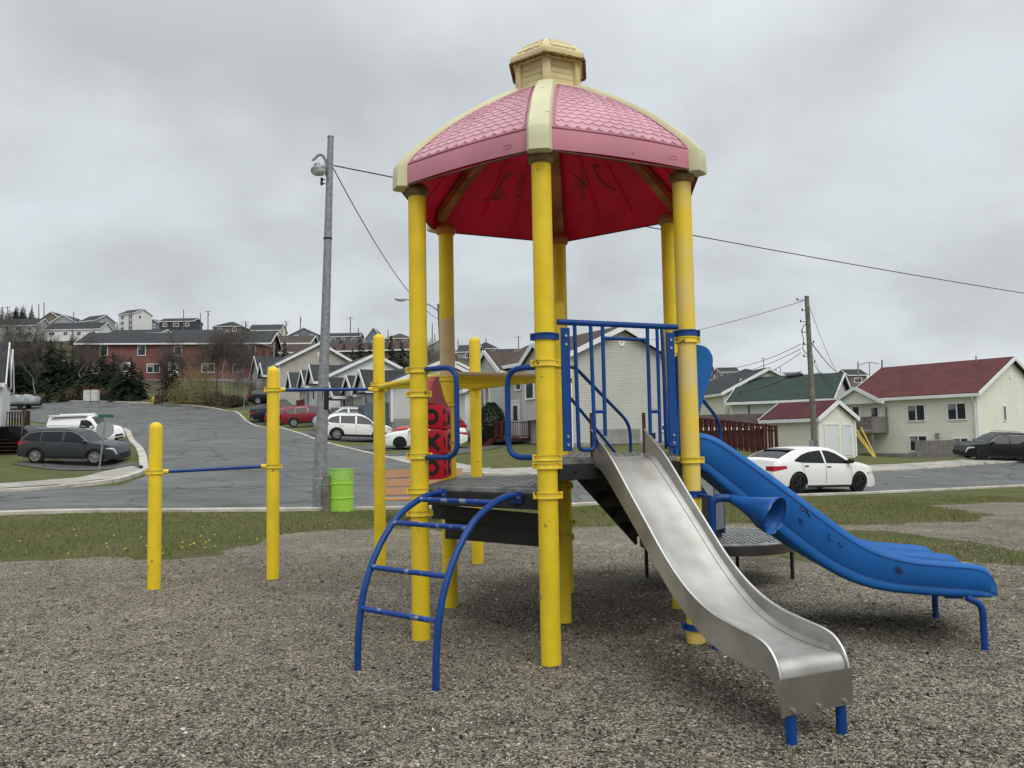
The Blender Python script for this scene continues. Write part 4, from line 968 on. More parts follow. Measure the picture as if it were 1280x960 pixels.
def door(par, P, ux, n, w=.9, h=2.05, m=None, glass=True):
    up = Vector((0,0,1)); M = Matrix((ux, n, up)).transposed()
    f = MB()
    for s in (-1, 1): f.box(P+n*.03+ux*s*(w/2+.05)+up*h/2, (.1, .08, h+.1), M=M)
    f.box(P+n*.03+up*(h+.05), (w, .078, .1), M=M); 
    d = MB(); d.box(P+n*.015+up*h/2, (w, .04, h), M=M); o = d.build('door', m or M_white, par)
    f.build('door_frame', M_white, o)
    if glass: g = MB(); g.box(P+n*.04+up*(h*.68), (w*.5, .015, h*.42), M=M); g.build('pane', M_glass, o)
    q = MB(); q.tube([P+n*.03+ux*(w*.38)+up*1.0, P+n*.09+ux*(w*.38)+up*1.0], .03, 8); q.build('handle', M_bolt, o)
    return o
def gable_roof(par, O, X, Y, L, Wd, z, rise, m, oh=.35, t=HOUSE_ROOF_T, name='roof', trim=True, ohy=.4):
    """ridge along X; eaves at y=0 and y=Wd"""
    up = Vector((0,0,1)); sl = rise/(Wd/2)
    r = MB()
    def pt(x, y, zz): return O+X*x+Y*y+up*zz
    for s in (0, 1):
        yo = -ohy if s == 0 else Wd+ohy; yi = Wd/2
        zo = z-ohy*sl; zi = z+rise
        a = [pt(-oh, yo, zo+.06), pt(L+oh, yo, zo+.06), pt(L+oh, yi, zi+.06), pt(-oh, yi, zi+.06)]
        b_ = [p+up*t for p in a]
        r.add(a+b_, [(3,2,1,0),(4,5,6,7),(0,1,5,4),(1,2,6,5),(2,3,7,6),(3,0,4,7)])
    o = r.build(name, m, par)
    if trim:
        f = MB()
        for x in (-oh-.02, L+oh+.02):
            for s in (0, 1):
                yo = -ohy if s == 0 else Wd+ohy
                a = pt(x, yo, z-ohy*sl+.03); c = pt(x, Wd/2, z+rise+.03)
                d = (c-a).normalized(); nz_ = X.cross(d); nz_ = nz_ if nz_.z > 0 else -nz_
                f.bar(a+nz_*.05, c+nz_*.05, .05, .26, up=nz_)
        for s in (0, 1):
            yo = -ohy-.02 if s == 0 else Wd+ohy+.02
            f.bar(pt(-oh, yo, z-ohy*sl+.06), pt(L+oh, yo, z-ohy*sl+.06), .05, .22)
            yy = -ohy/2 if s == 0 else Wd+ohy/2
            f.bar(pt(-oh+.03, yy, z-ohy*sl+.035), pt(L+oh-.03, yy, z-ohy*sl+.035), ohy, .02)
        f.build('fascia_trim', M_white, o)
    return o
def hip_roof(par, O, X, Y, L, Wd, z, rise, m, oh=.4):
    up = Vector((0,0,1)); d = min(Wd, L)/2
    def pt(x, y, zz): return O+X*x+Y*y+up*zz
    if L >= Wd: R1, R2 = pt(d, Wd/2, z+rise), pt(L-d, Wd/2, z+rise)
    else: R1, R2 = pt(L/2, d, z+rise), pt(L/2, Wd-d, z+rise)
    e = [pt(-oh,-oh,z), pt(L+oh,-oh,z), pt(L+oh,Wd+oh,z), pt(-oh,Wd+oh,z)]
    r = MB()
    if L >= Wd: r.add(e+[R1, R2], [(0,1,5,4),(1,2,5),(2,3,4,5),(3,0,4),(3,2,1,0)])
    else: r.add(e+[R1, R2], [(0,1,4),(1,2,5,4),(2,3,5),(3,0,4,5),(3,2,1,0)])
    o = r.build('roof', m, par); f = MB()
    for i in range(4): f.bar(e[i]-up*.08, e[(i+1)%4]-up*.08, .05, .18)
    f.build('fascia_trim', M_white, o); return o
def house(label, O, ang, L, Wd, wall_h, rise, ms, mr, cat='house', name='house', wins=(), doors=(), roof='gable', group=None, below=2.0, found=True, oh=.35, vent=None, ohy=.4, corner=True, frame_w=.09):
    """O = corner; X axis at angle ang (degrees), Y = X turned left. wins: (side, u, zc, w, h, mullions)"""
    O = Vector(O); t = empty(name, O, R(ang), label, cat, group)
    X = Vector((math.cos(R(ang)), math.sin(R(ang)), 0)); Y = Vector((-X.y, X.x, 0)); up = Vector((0,0,1))
    def pt(x, y, z): return O+X*x+Y*y+up*z
    w = MB(); z0 = -below; sl = rise/(Wd/2)
    v = [pt(0,0,z0), pt(L,0,z0), pt(L,Wd,z0), pt(0,Wd,z0), pt(0,0,wall_h), pt(L,0,wall_h), pt(L,Wd,wall_h), pt(0,Wd,wall_h)]
    if roof == 'gable':
        v += [pt(0,Wd/2,wall_h+rise), pt(L,Wd/2,wall_h+rise)]
        w.add(v, [(0,1,5,4),(2,3,7,6),(1,2,6,9,5),(3,0,4,8,7),(4,5,9,8),(7,8,9,6)])
    else: w.add(v, [(0,1,5,4),(2,3,7,6),(1,2,6,5),(3,0,4,7),(4,5,6,7)])
    w.build('wall', ms, t)
    if found:
        f = MB(); f.box(pt(L/2, Wd/2, -below/2+.12), (L+.03, Wd+.03, below+.24), rz=R(ang)); f.build('foundation', M_found, t)
    if corner:
        for x, y in ((0,0),(L,0),(L,Wd),(0,Wd)): MB().box(pt(x, y, wall_h/2-.02), (.14,.14,wall_h-.04), rz=R(ang)).build('corner_trim', M_white, t)
    ro = gable_roof(t, O, X, Y, L, Wd, wall_h, rise, mr, oh, ohy=ohy) if roof == 'gable' else hip_roof(t, O, X, Y, L, Wd, wall_h, rise, mr)
    SD = {'f': (lambda u: pt(u,0,0), X, -Y), 'r': (lambda u: pt(L,u,0), Y, X), 'l': (lambda u: pt(0,u,0), Y, -X), 'b': (lambda u: pt(u,Wd,0), X, Y)}
    for s, u, zc, ww, hh, mu in wins:
        fn, ux, n = SD[s]; window(t, fn(u)+up*zc, ux, n, ww, hh, mu, frame_w=frame_w)
    for s, u, zb, ww, hh in doors:
        fn, ux, n = SD[s]; door(t, fn(u)+up*zb, ux, n, ww, hh)
    if vent:
        for s in vent:
            fn, ux, n = SD[s]; p = fn(Wd/2)+up*(wall_h+rise*.52)
            g = MB(); M = Matrix((ux, up, n)).transposed(); g.lathe([(.05,.0),(.14,.035),(.20,.035),(.24,0)], p+n*.01, 20, M=M); g.build('round_vent', M_white, t, smooth=40)
    return t, X, Y, pt, SD, ro
def cross_gable(par, C, ux, n, w, depth, z, rise, mr, ms, back=2.5, wallz=None, oh=.2):
    """small gable facing n, centred on C, projecting by depth"""
    up = Vector((0,0,1)); O = C-n*back-ux*(w/2)+n*0
    X = n; Y = (up.cross(X)).normalized(); 
    O = C-n*back - Y*(w/2)
    Lr = back+depth
    o = gable_roof(par, O-n*0, X, Y, Lr, w, z, rise, mr, oh=oh, name='porch_roof', ohy=.22, t=.10)
    g = MB()
    def pt(x, y, zz): return O+X*x+Y*y+up*zz
    zb = wallz if wallz is not None else z-.12
    g.add([pt(Lr,0,zb), pt(Lr,w,zb), pt(Lr,w,z), pt(Lr,w/2,z+rise), pt(Lr,0,z), pt(0,0,zb), pt(0,w,zb), pt(0,w,z), pt(0,w/2,z+rise), pt(0,0,z)], [(0,1,2,3,4),(9,8,7,6,5),(0,4,9,5),(1,6,7,2),(0,5,6,1)])
    g.build('gable_wall' if wallz is None else 'bay', ms, par); return o
def railing(par, P, h=.95, m=None, gap=.13, bal=.035, name='railing'):
    b = MB(); up = Vector((0,0,1))
    for i in range(len(P)-1):
        a, c = Vector(P[i]), Vector(P[i+1]); b.bar(a+up*h, c+up*h, .09, .045); b.bar(a+up*.1, c+up*.1, .04, .06)
        n = max(2, int((c-a).length/gap))
        for k in range(1, n): q = a.lerp(c, k/n); b.box(q+up*(h/2+.04), (bal, bal, h-.1))
        b.box(a+up*(h/2+.03), (.1,.1,h+.1))
    b.box(Vector(P[-1])+up*(h/2+.03), (.1,.1,h+.1))
    return b.build(name, m or M_wood, par)
def deckbox(par, c, d, rz, m, name='deck'): return MB().box(c, d, rz=rz).build(name, m, par)
up = Vector((0,0,1))
def steps(par, top, dirv, w, n, rise, run, m, name='steps'):
    b = MB(); s = Vector((-dirv.y, dirv.x, 0)); a = math.atan2(dirv.y, dirv.x)
    for k in range(n): b.box(top+dirv*(run*(k+.5))-up*(rise*(k+1)+.02), (run+.03, w, .045), rz=a)
    for sg in (-1, 1): b.bar(top+s*sg*(w/2+.02)-up*.05, top+s*sg*(w/2+.02)+dirv*(run*n)-up*(rise*n+.05), .05, .24)
    return b.build(name, m, par)
# House C: grey gabled house straight behind the climbing frame
zC = tz(6, 46)
def gcorner(px, Y, py=555): p = at(px, py, Y); return Vector((p.x, p.y, tz(p.x, p.y)))
oC = Vector((-1.8, 51.0, .85))
t, X, Y, pt, SD, ro = house('light grey gabled house with brown roof directly behind the climbing structure', oC, -60, 9.8, 7.0, 4.95, 1.55, S_grey, M_roofbr,
    wins=[('f',8.5,3.6,1.3,1.1,1),('f',4.4,3.7,.6,.6,0),('r',6.3,1.0,.35,.35,0)], vent=['r'], found=True, below=1.2)
cross_gable(t, pt(1.55,0,0), X, -Y, 3.4, .6, 4.6, 1.25, M_roofbr, S_grey, back=3.2, wallz=1.35)
window(t, pt(1.3,-.61,3.1), X, -Y, 1.25, 2.0, 1, m=M_curt); 
cross_gable(t, pt(7.3,0,0), X, -Y, 3.2, .55, 4.6, 1.1, M_roofbr, S_grey, back=3.2, wallz=1.55)
window(t, pt(6.6,-.56,3.4), X, -Y, .9, 1.3, 0)
door(t, pt(4.0,0,.62), X, -Y, .95, 2.1); g = MB(); g.lathe([(.05,0),(.2,.03),(.24,0)], pt(4.3,-.01,4.2), 16, M=Matrix((X, up, -Y)).transposed()); g.build('round_vent', M_white, t, smooth=40)
MB().box(pt(3.1,-.08,2.25), (.12,.14,.4), rz=R(-60)).build('wall_lantern', M_black, t)
deckbox(t, pt(3.9,-1.0,.5), (3.6,1.9,.14), R(-60), M_burg, 'porch_deck')
railing(t, [pt(2.15,-.1,.57), pt(2.15,-1.9,.57), pt(3.6,-1.9,.57)], .9, M_burg, .14); railing(t, [pt(4.9,-1.9,.57), pt(5.65,-1.9,.57), pt(5.65,-.1,.57)], .9, M_burg, .14)
steps(t, pt(4.25,-1.95,.57), -Y, 1.2, 3, .18, .28, M_burg)
MB().box(pt(9.83,5.4,.55), (.35,.35,.35), rz=R(-60)).build('meter_box', M_black, t)
MB().box(pt(9.86,3.0,.55), (.02,3.2,.8), rz=R(-60)).build('foundation_patch', M_found, t)
# House 5: cream house left of it
t, X, Y, pt, SD, ro = house('cream house with pale grey roof just left of the grey gabled house', (-9.7,66.3,1.75), -60, 13.0, 7.4, 3.05, 1.9, S_cream2, M_roofgy, wins=[('f',11.0,1.9,1.5,1.2,1),('f',3.2,1.9,.8,1.5,0),('r',1.4,-.3,.9,.5,1)], doors=[('f',6.4,.35,.95,2.05)], vent=['r'], below=1.6)
cross_gable(t, pt(6.3,0,0), X, -Y, 3.2, 1.0, 2.8, 1.4, M_roofdk, S_cream2, back=3.4, oh=.28)
cross_gable(t, pt(1.5,0,0), X, -Y, 2.6, .8, 2.8, 1.3, M_roofdk, S_cream2, back=3.4, oh=.28)
HPU = MB(); HPU.box(pt(13.25,1.9,.75), (.36,.95,.75), rz=R(-60), bev=.03); o = HPU.build('heat_pump_unit', M_white, t); MB().lathe([(.04,0),(.05,.02),(.29,.02),(.32,0)], pt(13.44,1.9,.75), 20, M=Matrix((Y, up, X)).transposed()).build('fan_grille', mat('dark_grille', (.05,.05,.05), .6), o, smooth=40)
# House 3: light grey bungalow, long charcoal roof
t, X, Y, pt, SD, ro = house('light grey bungalow with long charcoal roof and three porch gables', (-14.55,68.0,2.75), -60, 11.6, 8.2, 2.75, 1.75, S_bg, M_roofdk, wins=[('f',2.8,1.6,.9,1.5,1),('f',6.3,1.6,.7,1.6,0),('r',5.2,1.5,1.0,1.1,0)], doors=[('f',9.4,.35,.95,2.05),('f',.9,.35,.9,2.05)])
for u, w, d in ((1.2,2.4,1.3),(3.6,2.8,.5),(9.0,2.6,1.3)): cross_gable(t, pt(u,0,0), X, -Y, w, d, 2.45, 1.4, M_roofdk, S_bg, back=3.2, oh=.28)
MB().box(pt(11.0,-.9,.5), (.12,1.8,1.9), rz=R(-60)).box(pt(10.0,-1.85,.4), (2.1,.1,1.5), rz=R(-60)).build('slate_blue_fence', mat('slate_blue_wood', (.10,.13,.16), .7), t)
deckbox(t, pt(1.3,-.9,.3), (2.4,1.8,.12), R(-60), M_redwd); railing(t, [pt(.2,-1.8,.35), pt(2.4,-1.8,.35)], .9, M_redwd, .12, .07); steps(t, pt(.2,-1.0,.3), -X, 1.4, 4, .2, .3, M_redwd)
# House 2: white bungalow
t, X, Y, pt, SD, ro = house('white bungalow with small porch gables and cedar steps beyond the red parked cars', (-20.9,78.8,4.1), -62, 10.8, 8.0, 3.0, 1.9, S_white, M_roofdk2, wins=[('f',3.3,1.6,.9,1.5,1),('f',7.6,1.6,.9,1.5,1),('r',4.5,1.6,1.2,1.1,1)], doors=[('f',5.4,.35,.95,2.05)])
for u, w, d in ((1.2,2.2,1.2),(3.9,2.5,.6),(9.5,2.4,1.2)): cross_gable(t, pt(u,0,0), X, -Y, w, d, 2.6, 1.35, M_roofdk2, S_white, back=3.2, oh=.28)
railing(t, [pt(-.2,-1.8,.3), pt(1.8,-1.8,.3)], .9, M_cedar, .10, .08); railing(t, [pt(5.5,-1.6,.2), pt(8.2,-1.6,.2)], .9, M_redwd, .10, .08); deckbox(t, pt(.8,-.9,.2), (2.2,1.8,.14), R(-62), M_cedar)
# House 2b: cream gable between the white and grey bungalows
t, *_ = house('cream house whose gable top shows between the white and the grey bungalows', (-27.6,97.0,5.0), -62, 8.0, 9.5, 3.6, 2.0, S_cream2, M_roofdk, found=False)
t, *_ = house('pale house with only a white gable edge showing above the charcoal bungalow roof', (-14.2,93.5,3.9), -62, 8.0, 9.5, 4.0, 2.0, S_bg, M_roofdk, found=False)
# House 1: tall warm grey split-level at the bend
t, X, Y, pt, SD, ro = house('tall warm grey split-level house at the bend of the side street', (-29.6,92.8,5.2), -60, 10.2, 8.6, 4.5, 2.3, S_warm, M_roofdk2, wins=[('f',1.9,3.2,2.2,1.9,2)], doors=[('f',6.2,1.4,.9,2.0)], vent=['r'])
cross_gable(t, pt(1.8,0,0), X, -Y, 3.6, .6, 4.3, 1.7, M_roofdk2, S_warm, back=3.5, wallz=1.6)
window(t, pt(1.8,-.61,3.2), X, -Y, 2.0, 1.8, 2); cross_gable(t, pt(6.2,0,0), X, -Y, 2.2, .9, 3.6, 1.2, M_roofdk2, S_warm, back=1.0)
MB().box(pt(3.6,-.5,.6), (5.5,.9,1.0), rz=R(-60)).build('stone_base', mat('grey_brown_stone', (.13,.115,.10), .9, vary=.6, vscale=2), t)
# Right: cream house with wine red roof
t, X, Y, pt, SD, ro = house('large cream house with wine red roof on the far right', (26.0,61.9,-.42), -53, 9.3, 11.6, 4.35, 2.55, S_cream, M_roofrd, wins=[('f',5.2,3.15,1.25,1.15,1),('f',8.0,3.15,1.25,1.15,1),('f',5.25,.95,1.25,1.1,1),('f',8.15,.85,1.0,.9,1),('r',4.3,3.0,.45,1.05,0)], vent=['r'], below=1.0)
cross_gable(t, pt(1.0,0,0), X, -Y, 3.6, .6, 4.1, 1.0, M_roofrd, S_cream, back=4.0)
door(t, pt(.6,0,1.95), X, -Y, .9, 2.05); window(t, pt(2.1,0,2.95), X, -Y, .6, 1.5, 0)
deckbox(t, pt(1.3,-1.15,1.85), (3.6,2.3,.16), R(-53), M_wood2, 'balcony_deck'); railing(t, [pt(-.5,-.1,1.93), pt(-.5,-2.25,1.93), pt(3.05,-2.25,1.93), pt(3.05,-.1,1.93)], 1.0, M_wood2, .12, .085, 'balcony_railing')
for x, y in ((-.4,-2.15),(2.95,-2.15),(1.3,-2.15)): MB().box(pt(x, y, .7), (.13,.13,2.2), rz=R(-53)).build('deck_post', M_wood2, t)
MB().box(pt(3.05,-.14,2.9), (.1,.1,1.5), rz=R(-53)).build('deck_post', M_wood2, t)
MB().tube([pt(9.2,-.42,4.05), pt(9.2,-.12,3.7), pt(9.2,-.1,.1)], .05, 8).build('downpipe', M_white, t, smooth=50)
b = MB(); b.tube([pt(7.3,5.1,6.4), pt(7.3,5.1,7.35)], .045, 8); b.build('vent_stack', M_wood2, ro); MB().box(pt(7.2,4.0,6.15), (.7,.5,.10), M=Matrix.Rotation(R(-53),3,'Z') @ Matrix.Rotation(math.atan2(2.55,5.8),3,'X')).build('roof_vent', M_white, ro)
MB().box(pt(6.6,-.05,1.5), (.25,.12,.35), rz=R(-53)).build('meter_box', M_found, t)
MB().box(pt(9.36,2.0,1.55), (.14,.3,.3), rz=R(-53)).build('meter_box', M_found, t)
# small timber bin screen beside it
t2 = empty('bin_screen', pt(7.1,-1.2,-.1), R(-20), 'low weathered plank screen against the cream wall beside the black parked car', 'screen')
q = wmat(t2).translation
for k, (dx, rz_) in enumerate(((0,-20),)):
    b = MB(); bx_ = Vector((math.cos(R(-20)), math.sin(R(-20)), 0)); by_ = Vector((-bx_.y, bx_.x, 0))
    for i in range(17): b.box(q+bx_*(-1.3+i*.155)+up*.62, (.145,.03,1.3+.03*random.random()), rz=R(-20))
    for i in range(7): b.box(q+bx_*1.34+by_*(.1+i*.155)+up*.6, (.03,.145,1.25), rz=R(-20))
    b.build('plank_panel', M_wood2, t2); MB().bar(q+bx_*-1.35+by_*.03+up*1.05, q+bx_*1.35+by_*.03+up*1.05, .04, .09).build('rail', M_wood2, t2)
# leaning yellow poles in front of the deck: each one a thing
for i, (a_, c_) in enumerate((((1066,537,56.4),(1092,572,55.6)),((1069,536,56.5),(1093.5,571.5,55.7)),((1076,534,56.6),(1094.5,571,55.8)))):
    A_ = at(*a_); B_ = at(*c_); B_.z = tz(B_.x, B_.y)
    o = MB().tube([B_, A_], .055, 8).build('long_pole', mat('yellow_painted_pole', (.62,.45,.10), .5), smooth=50)
    tag(o, ['lowest of the three yellow poles leaning on the grey balcony', 'middle one of the three yellow poles leaning on the grey balcony', 'steepest yellow pole leaning on the grey balcony railing'][i], 'pole', 'yellow poles leaning on the balcony')
# shed with two white doors
t, X, Y, pt, SD, ro = house('cream garden shed with maroon roof and two white doors', (16.7,53.3,-.12), -55, 4.1, 3.9, 2.4, 1.0, S_cream2, M_roofrdk, cat='shed', name='garden_shed', below=.6, found=False, oh=.2, ohy=.25)
door(t, pt(4.1,1.35,.08), Y, X, 1.45, 1.95, mat('white_panel_door', (.66,.68,.68), .5), glass=False); door(t, pt(4.1,3.0,.08), Y, X, .8, 1.9, mat('pale_blue_door', (.60,.66,.70), .5), glass=False)
# green roof house behind the shed
t, X, Y, pt, SD, ro = house('grey house under a broad dark green roof behind the garden shed', (18.6,68.0,.25), -32, 8.0, 9.5, 3.9, 2.15, S_bg, M_roofgn, wins=[('f',2.2,.9,1.0,1.1,1)], below=1)
MB().tube([pt(1.5,-.05,0), pt(1.5,-.05,3.8)], .05, 6).build('downpipe', M_wood, t)
# cream house left of it
t, X, Y, pt, SD, ro = house('cream house with charcoal roof behind the red fence', (17.0,80.5,1.2), -80, 10, 8.4, 3.9, 2.05, S_cream2, M_roofdk, wins=[('r',5.2,1.6,1.1,1.25,0)], below=1)
w = window(t, pt(10,5.0,1.7), Y, X, 1.15, 1.3, 0)
# brown roofed shed behind the red fence
t, X, Y, pt, SD, ro = house('low brown shed behind the red fence', (11.9,54.2,.2), -8, 6.0, 3.6, 1.65, .75, mat('brown_board_wall', (.10,.075,.06), .8, vary=.3), shingle('dark_brown_shingles', (.075,.055,.05)), cat='shed', name='garden_shed', below=.5, found=False, oh=.2, ohy=.25, corner=False)
# red fence of overlapping boards
def fence(label, A, B, h, m, step=.20, bw=.14, name='board_fence'):
    A = Vector(A); B = Vector(B); t = (B-A).normalized(); n = Vector((-t.y, t.x, 0)); L = (B-A).length; a = math.atan2(t.y, t.x)
    e = empty(name, (A.x, A.y, tz(A.x, A.y)), a, label, 'fence'); k = 0; b = MB(); r = MB()
    while k*step < L:
        p = A+t*(k*step); z = tz(p.x, p.y); b.box((p.x+n.x*.03*(1 if k % 2 else -1), p.y+n.y*.03*(1 if k % 2 else -1), z+h/2), (bw, .022, h+.02*math.sin(k*2.1)), rz=a); k += 1
    b.build('fence_boards', m, e)
    for zz in (.35, h-.3): r.bar((A.x, A.y, tz(A.x, A.y)+zz), (B.x, B.y, tz(B.x, B.y)+zz), .036, .09)
    r.bar((A.x, A.y, tz(A.x, A.y)+h-.06), (B.x, B.y, tz(B.x, B.y)+h-.06), .09, .10)
    r.build('rails', m, e)
    for i in range(int(L/2.4)+2):
        p = A+t*min(i*2.4, L); MB().box((p.x, p.y, tz(p.x, p.y)+h/2), (.1,.1,h+.08), rz=a).build('fence_post', m, e)
    return e
M_fence = mat('red_brown_fence_paint', (.105,.022,.020), .7, vary=.3, vscale=3)
p0 = gp(872, 50.5, 570); p1 = gp(972, 46.5, 572)
fence('dark red board fence behind the white hatchback', p0, p1, 1.75, M_fence)
# left: white house with wooden stairs, its front seen at a grazing angle
t, X, Y, pt, SD, ro = house('white house with tall narrow gables cut off by the left edge of the photo', (-25.6,38.0,1.0), 117, 11.2, 8.5, 4.25, 2.6, S_white, M_roofbr, wins=[('f',10.2,3.0,.9,1.7,0),('f',7.0,3.0,.8,1.7,0),('f',3.0,3.0,1.5,1.4,1)], doors=[('f',8.6,1.35,.9,2.05)], below=1.2)
cross_gable(t, pt(10.1,0,0), X, -Y, 1.9, .45, 4.1, 2.0, M_roofdk2, S_white, back=2.5, wallz=1.3, oh=.15)
cross_gable(t, pt(6.6,0,0), X, -Y, 2.2, .6, 4.1, 2.0, M_roofdk2, S_white, back=2.5, wallz=1.3, oh=.15)
MB().tube([pt(11.5,-.42,4.05), pt(11.42,-.40,3.8), pt(11.26,-.08,3.55), pt(11.26,-.08,.2)], .05, 8).build('downpipe', M_white, t, smooth=50)
deckbox(t, pt(7.2,-.85,1.35), (3.4,1.6,.16), R(117), M_wood, 'porch_deck'); railing(t, [pt(5.6,-1.6,1.43), pt(8.85,-1.6,1.43), pt(8.85,-.1,1.43)], 1.0, M_wood, .13, .06)
sd2 = -X; steps(t, pt(5.5,-.95,1.40), sd2, 1.3, 7, .19, .27, M_wood, 'stairs'); s2 = Y
for sg in (-1, 1):
    b = MB(); a0_ = pt(5.5,-.95,1.40)+s2*sg*.72; b.bar(a0_+up*.95, a0_+sd2*1.9-up*(1.33-.95), .08, .07)
    for k in range(13): q_ = a0_+sd2*(1.9*k/12)-up*(1.33*k/12); b.box(q_+up*.42, (.055,.055,.98))
    b.build('stair_railing', M_wood, t)
b = MB()
for k in range(16): b.box(pt(5.6+k*.215,-1.62,.62), (.17,.03,1.3), rz=R(117))
for k in range(8): b.box(pt(8.87,-1.55+k*.21,.62), (.03,.17,1.3), rz=R(117))
b.build('deck_skirt', M_wood, t)
# brick building on the hillside
t, X, Y, pt, SD, ro = house('long two-storey red brick building on the hillside', (at(97,470,118).x,118,11.0), 7, 27.5, 9.5, 5.7, 2.0, mat('red_brick', (.225,.098,.082), .9, vary=.3, vscale=.6, bump=.2, bscale=3), M_roofdk, cat='building', name='brick_building',
  wins=[('f',3.6,4.6,1.1,1.5,0),('f',9.0,4.6,1.1,1.5,0),('f',14.2,4.5,1.1,1.4,0),('f',19.5,4.5,1.1,1.4,0),('f',25.0,4.5,1.1,1.4,0),('f',10.7,1.9,1.8,1.3,1),('f',3.0,1.9,1.8,1.3,1),('f',18.6,1.9,1.8,1.3,1),('f',23.0,1.9,1.6,1.3,1)], doors=[('f',13.6,.6,1.2,2.2),('f',6.8,.6,1.2,2.2)], oh=.4, ohy=.5, corner=False)
t, *_ = house('long pale building with brown roof half hidden by bare birches', (at(268,470,132).x,132,13.2), 3, 15.5, 8, 4.8, 1.6, siding('sage_siding', (.30,.33,.29)), M_roofbr, cat='building', name='long_building', wins=[('f',4,3.4,1.3,1.2,1),('f',8,3.4,1.3,1.2,1),('f',12,3.4,1.3,1.2,1)], corner=False)
t, *_ = house('low maroon-roofed building behind the conifers on the hillside', (at(352,460,126).x,126,11.5), -4, 22, 8, 4.2, 1.5, S_tan, shingle('maroon_brown_shingles', (.085,.05,.048)), cat='building', name='long_building', corner=False)
# ------------------------------------------------------------------ hillside houses: (x0, x1, base, eave, ridge, Y, kind, wall, roof, label)
HILL = [
 (-70,44,424,408,398,225,'s',S_bg,M_roofdk,'grey house with a long dark roof at the left edge of the hill'),
 (46,80,412,402,390,278,'g',S_tan,M_roofdk,'dark brown steep gabled house behind the three tall poles'),
 (64,94,412,403,394,262,'g',S_pale,M_roofdk2,'silver gabled house right of the dark brown gable'),
 (56,124,426,412,402,224,'s',S_white,M_roofdk,'long white bungalow with charcoal roof below the ridge on the left'),
 (93,139,414,400,392,258,'e',S_pale,M_roofdk,'silver-sided house with dark roof left of the tall white house'),
 (142,186,414,391,384.5,262,'e',S_white,M_roofdk2,'tall white three-storey house on the ridge'),
 (136,201,426,417,411,226,'s',S_cream2,M_roofdk,'long low house with charcoal roof below the tall white house'),
 (183,200,412,405,399,288,'g',S_blue,M_roofdk,'small blue house between the tall white house and the black house'),
 (199,241,413,402,396.5,258,'s',S_dark,M_roofdk,'black house with white windows on the ridge'),
 (210,276,431,421,411,220,'s',S_cream2,M_roofdk2,'low house with slate roof under the black house'),
 (266,302,424,408,400,252,'h',S_tan,M_roofdk,'taupe two-storey house with a hipped roof'),
 (311,350,420,413,404.5,262,'s',S_cream2,M_roofdk2,'cream house with a blocky dark roof on the ridge'),
 (286,343,434,424,414,218,'e2',S_white,M_roofdk,'white-gabled bungalow below the taupe hipped house'),
 (361,399,425,419,410,250,'g',S_blue,M_roofdk2,'blue gabled house with two white windows'),
 (356,400,436,428,421.5,222,'s',S_cream2,M_roofdk,'cream bungalow under the blue gabled house'),
 (409,449,432,421,415,250,'s',S_tan,M_roofdk,'long dark-roofed house right of the tall grey lamp pole'),
 (411,452,442,431,424,222,'s',S_pale,M_roofdk2,'slate-roofed bungalow low behind the spruces'),
 (455,479,440,425,409.5,236,'g',S_blue,M_roofdk2,'steep blue-grey gabled house behind the domed yellow post'),
 (482,514,440,423,414.5,228,'h',S_tan,M_roofbr,'brown house with hipped brown roof'),
 (533,566,452,434,425,212,'g',S_pale,M_roofgy,'grey gabled house between the two left posts'),
 (572,598,452,440,430,205,'e2',S_pale,M_roofdk2,'grey house stepping down the hill beside the domed rear post'),
 (592,622,450,436,425.5,216,'h',S_tan,M_roofdk,'dark-roofed brown house above the pale grey house'),
 (620,662,456,443,435,200,'s',S_pale,M_roofdk,'grey house with charcoal roof above the brown roof gable'),
 (866,906,476,463,456.5,300,'e',S_tan,M_roofdk2,'brown terrace house at the left end of the right-hand hill'),
 (900,924,477,465,459,305,'s',S_pale,M_roofdk2,'grey house second from left on the right-hand hill'),
 (922,952,478,467,460,300,'h',S_warm,M_roofdk,'taupe hipped house on the right-hand hill'),
 (952,984,480,468,462,296,'e',S_cream2,M_roofdk2,'cream house in the middle of the right-hand hill'),
 (984,1004,482,471,465,300,'s',S_bg,M_roofgy,'pale grey house left of the wooden utility pole'),
 (1014,1040,484,474,466,298,'g',S_warm,M_rooftn,'tan-roofed house right of the wooden utility pole'),
 (1036,1066,484,474,469,300,'s',S_warm,M_rooftn,'long tan-roofed house right of the utility pole'),
 (1062,1084,486,469,461,190,'s',S_tan,M_roofdk,'dark-roofed house peeping over the green roof'),
]
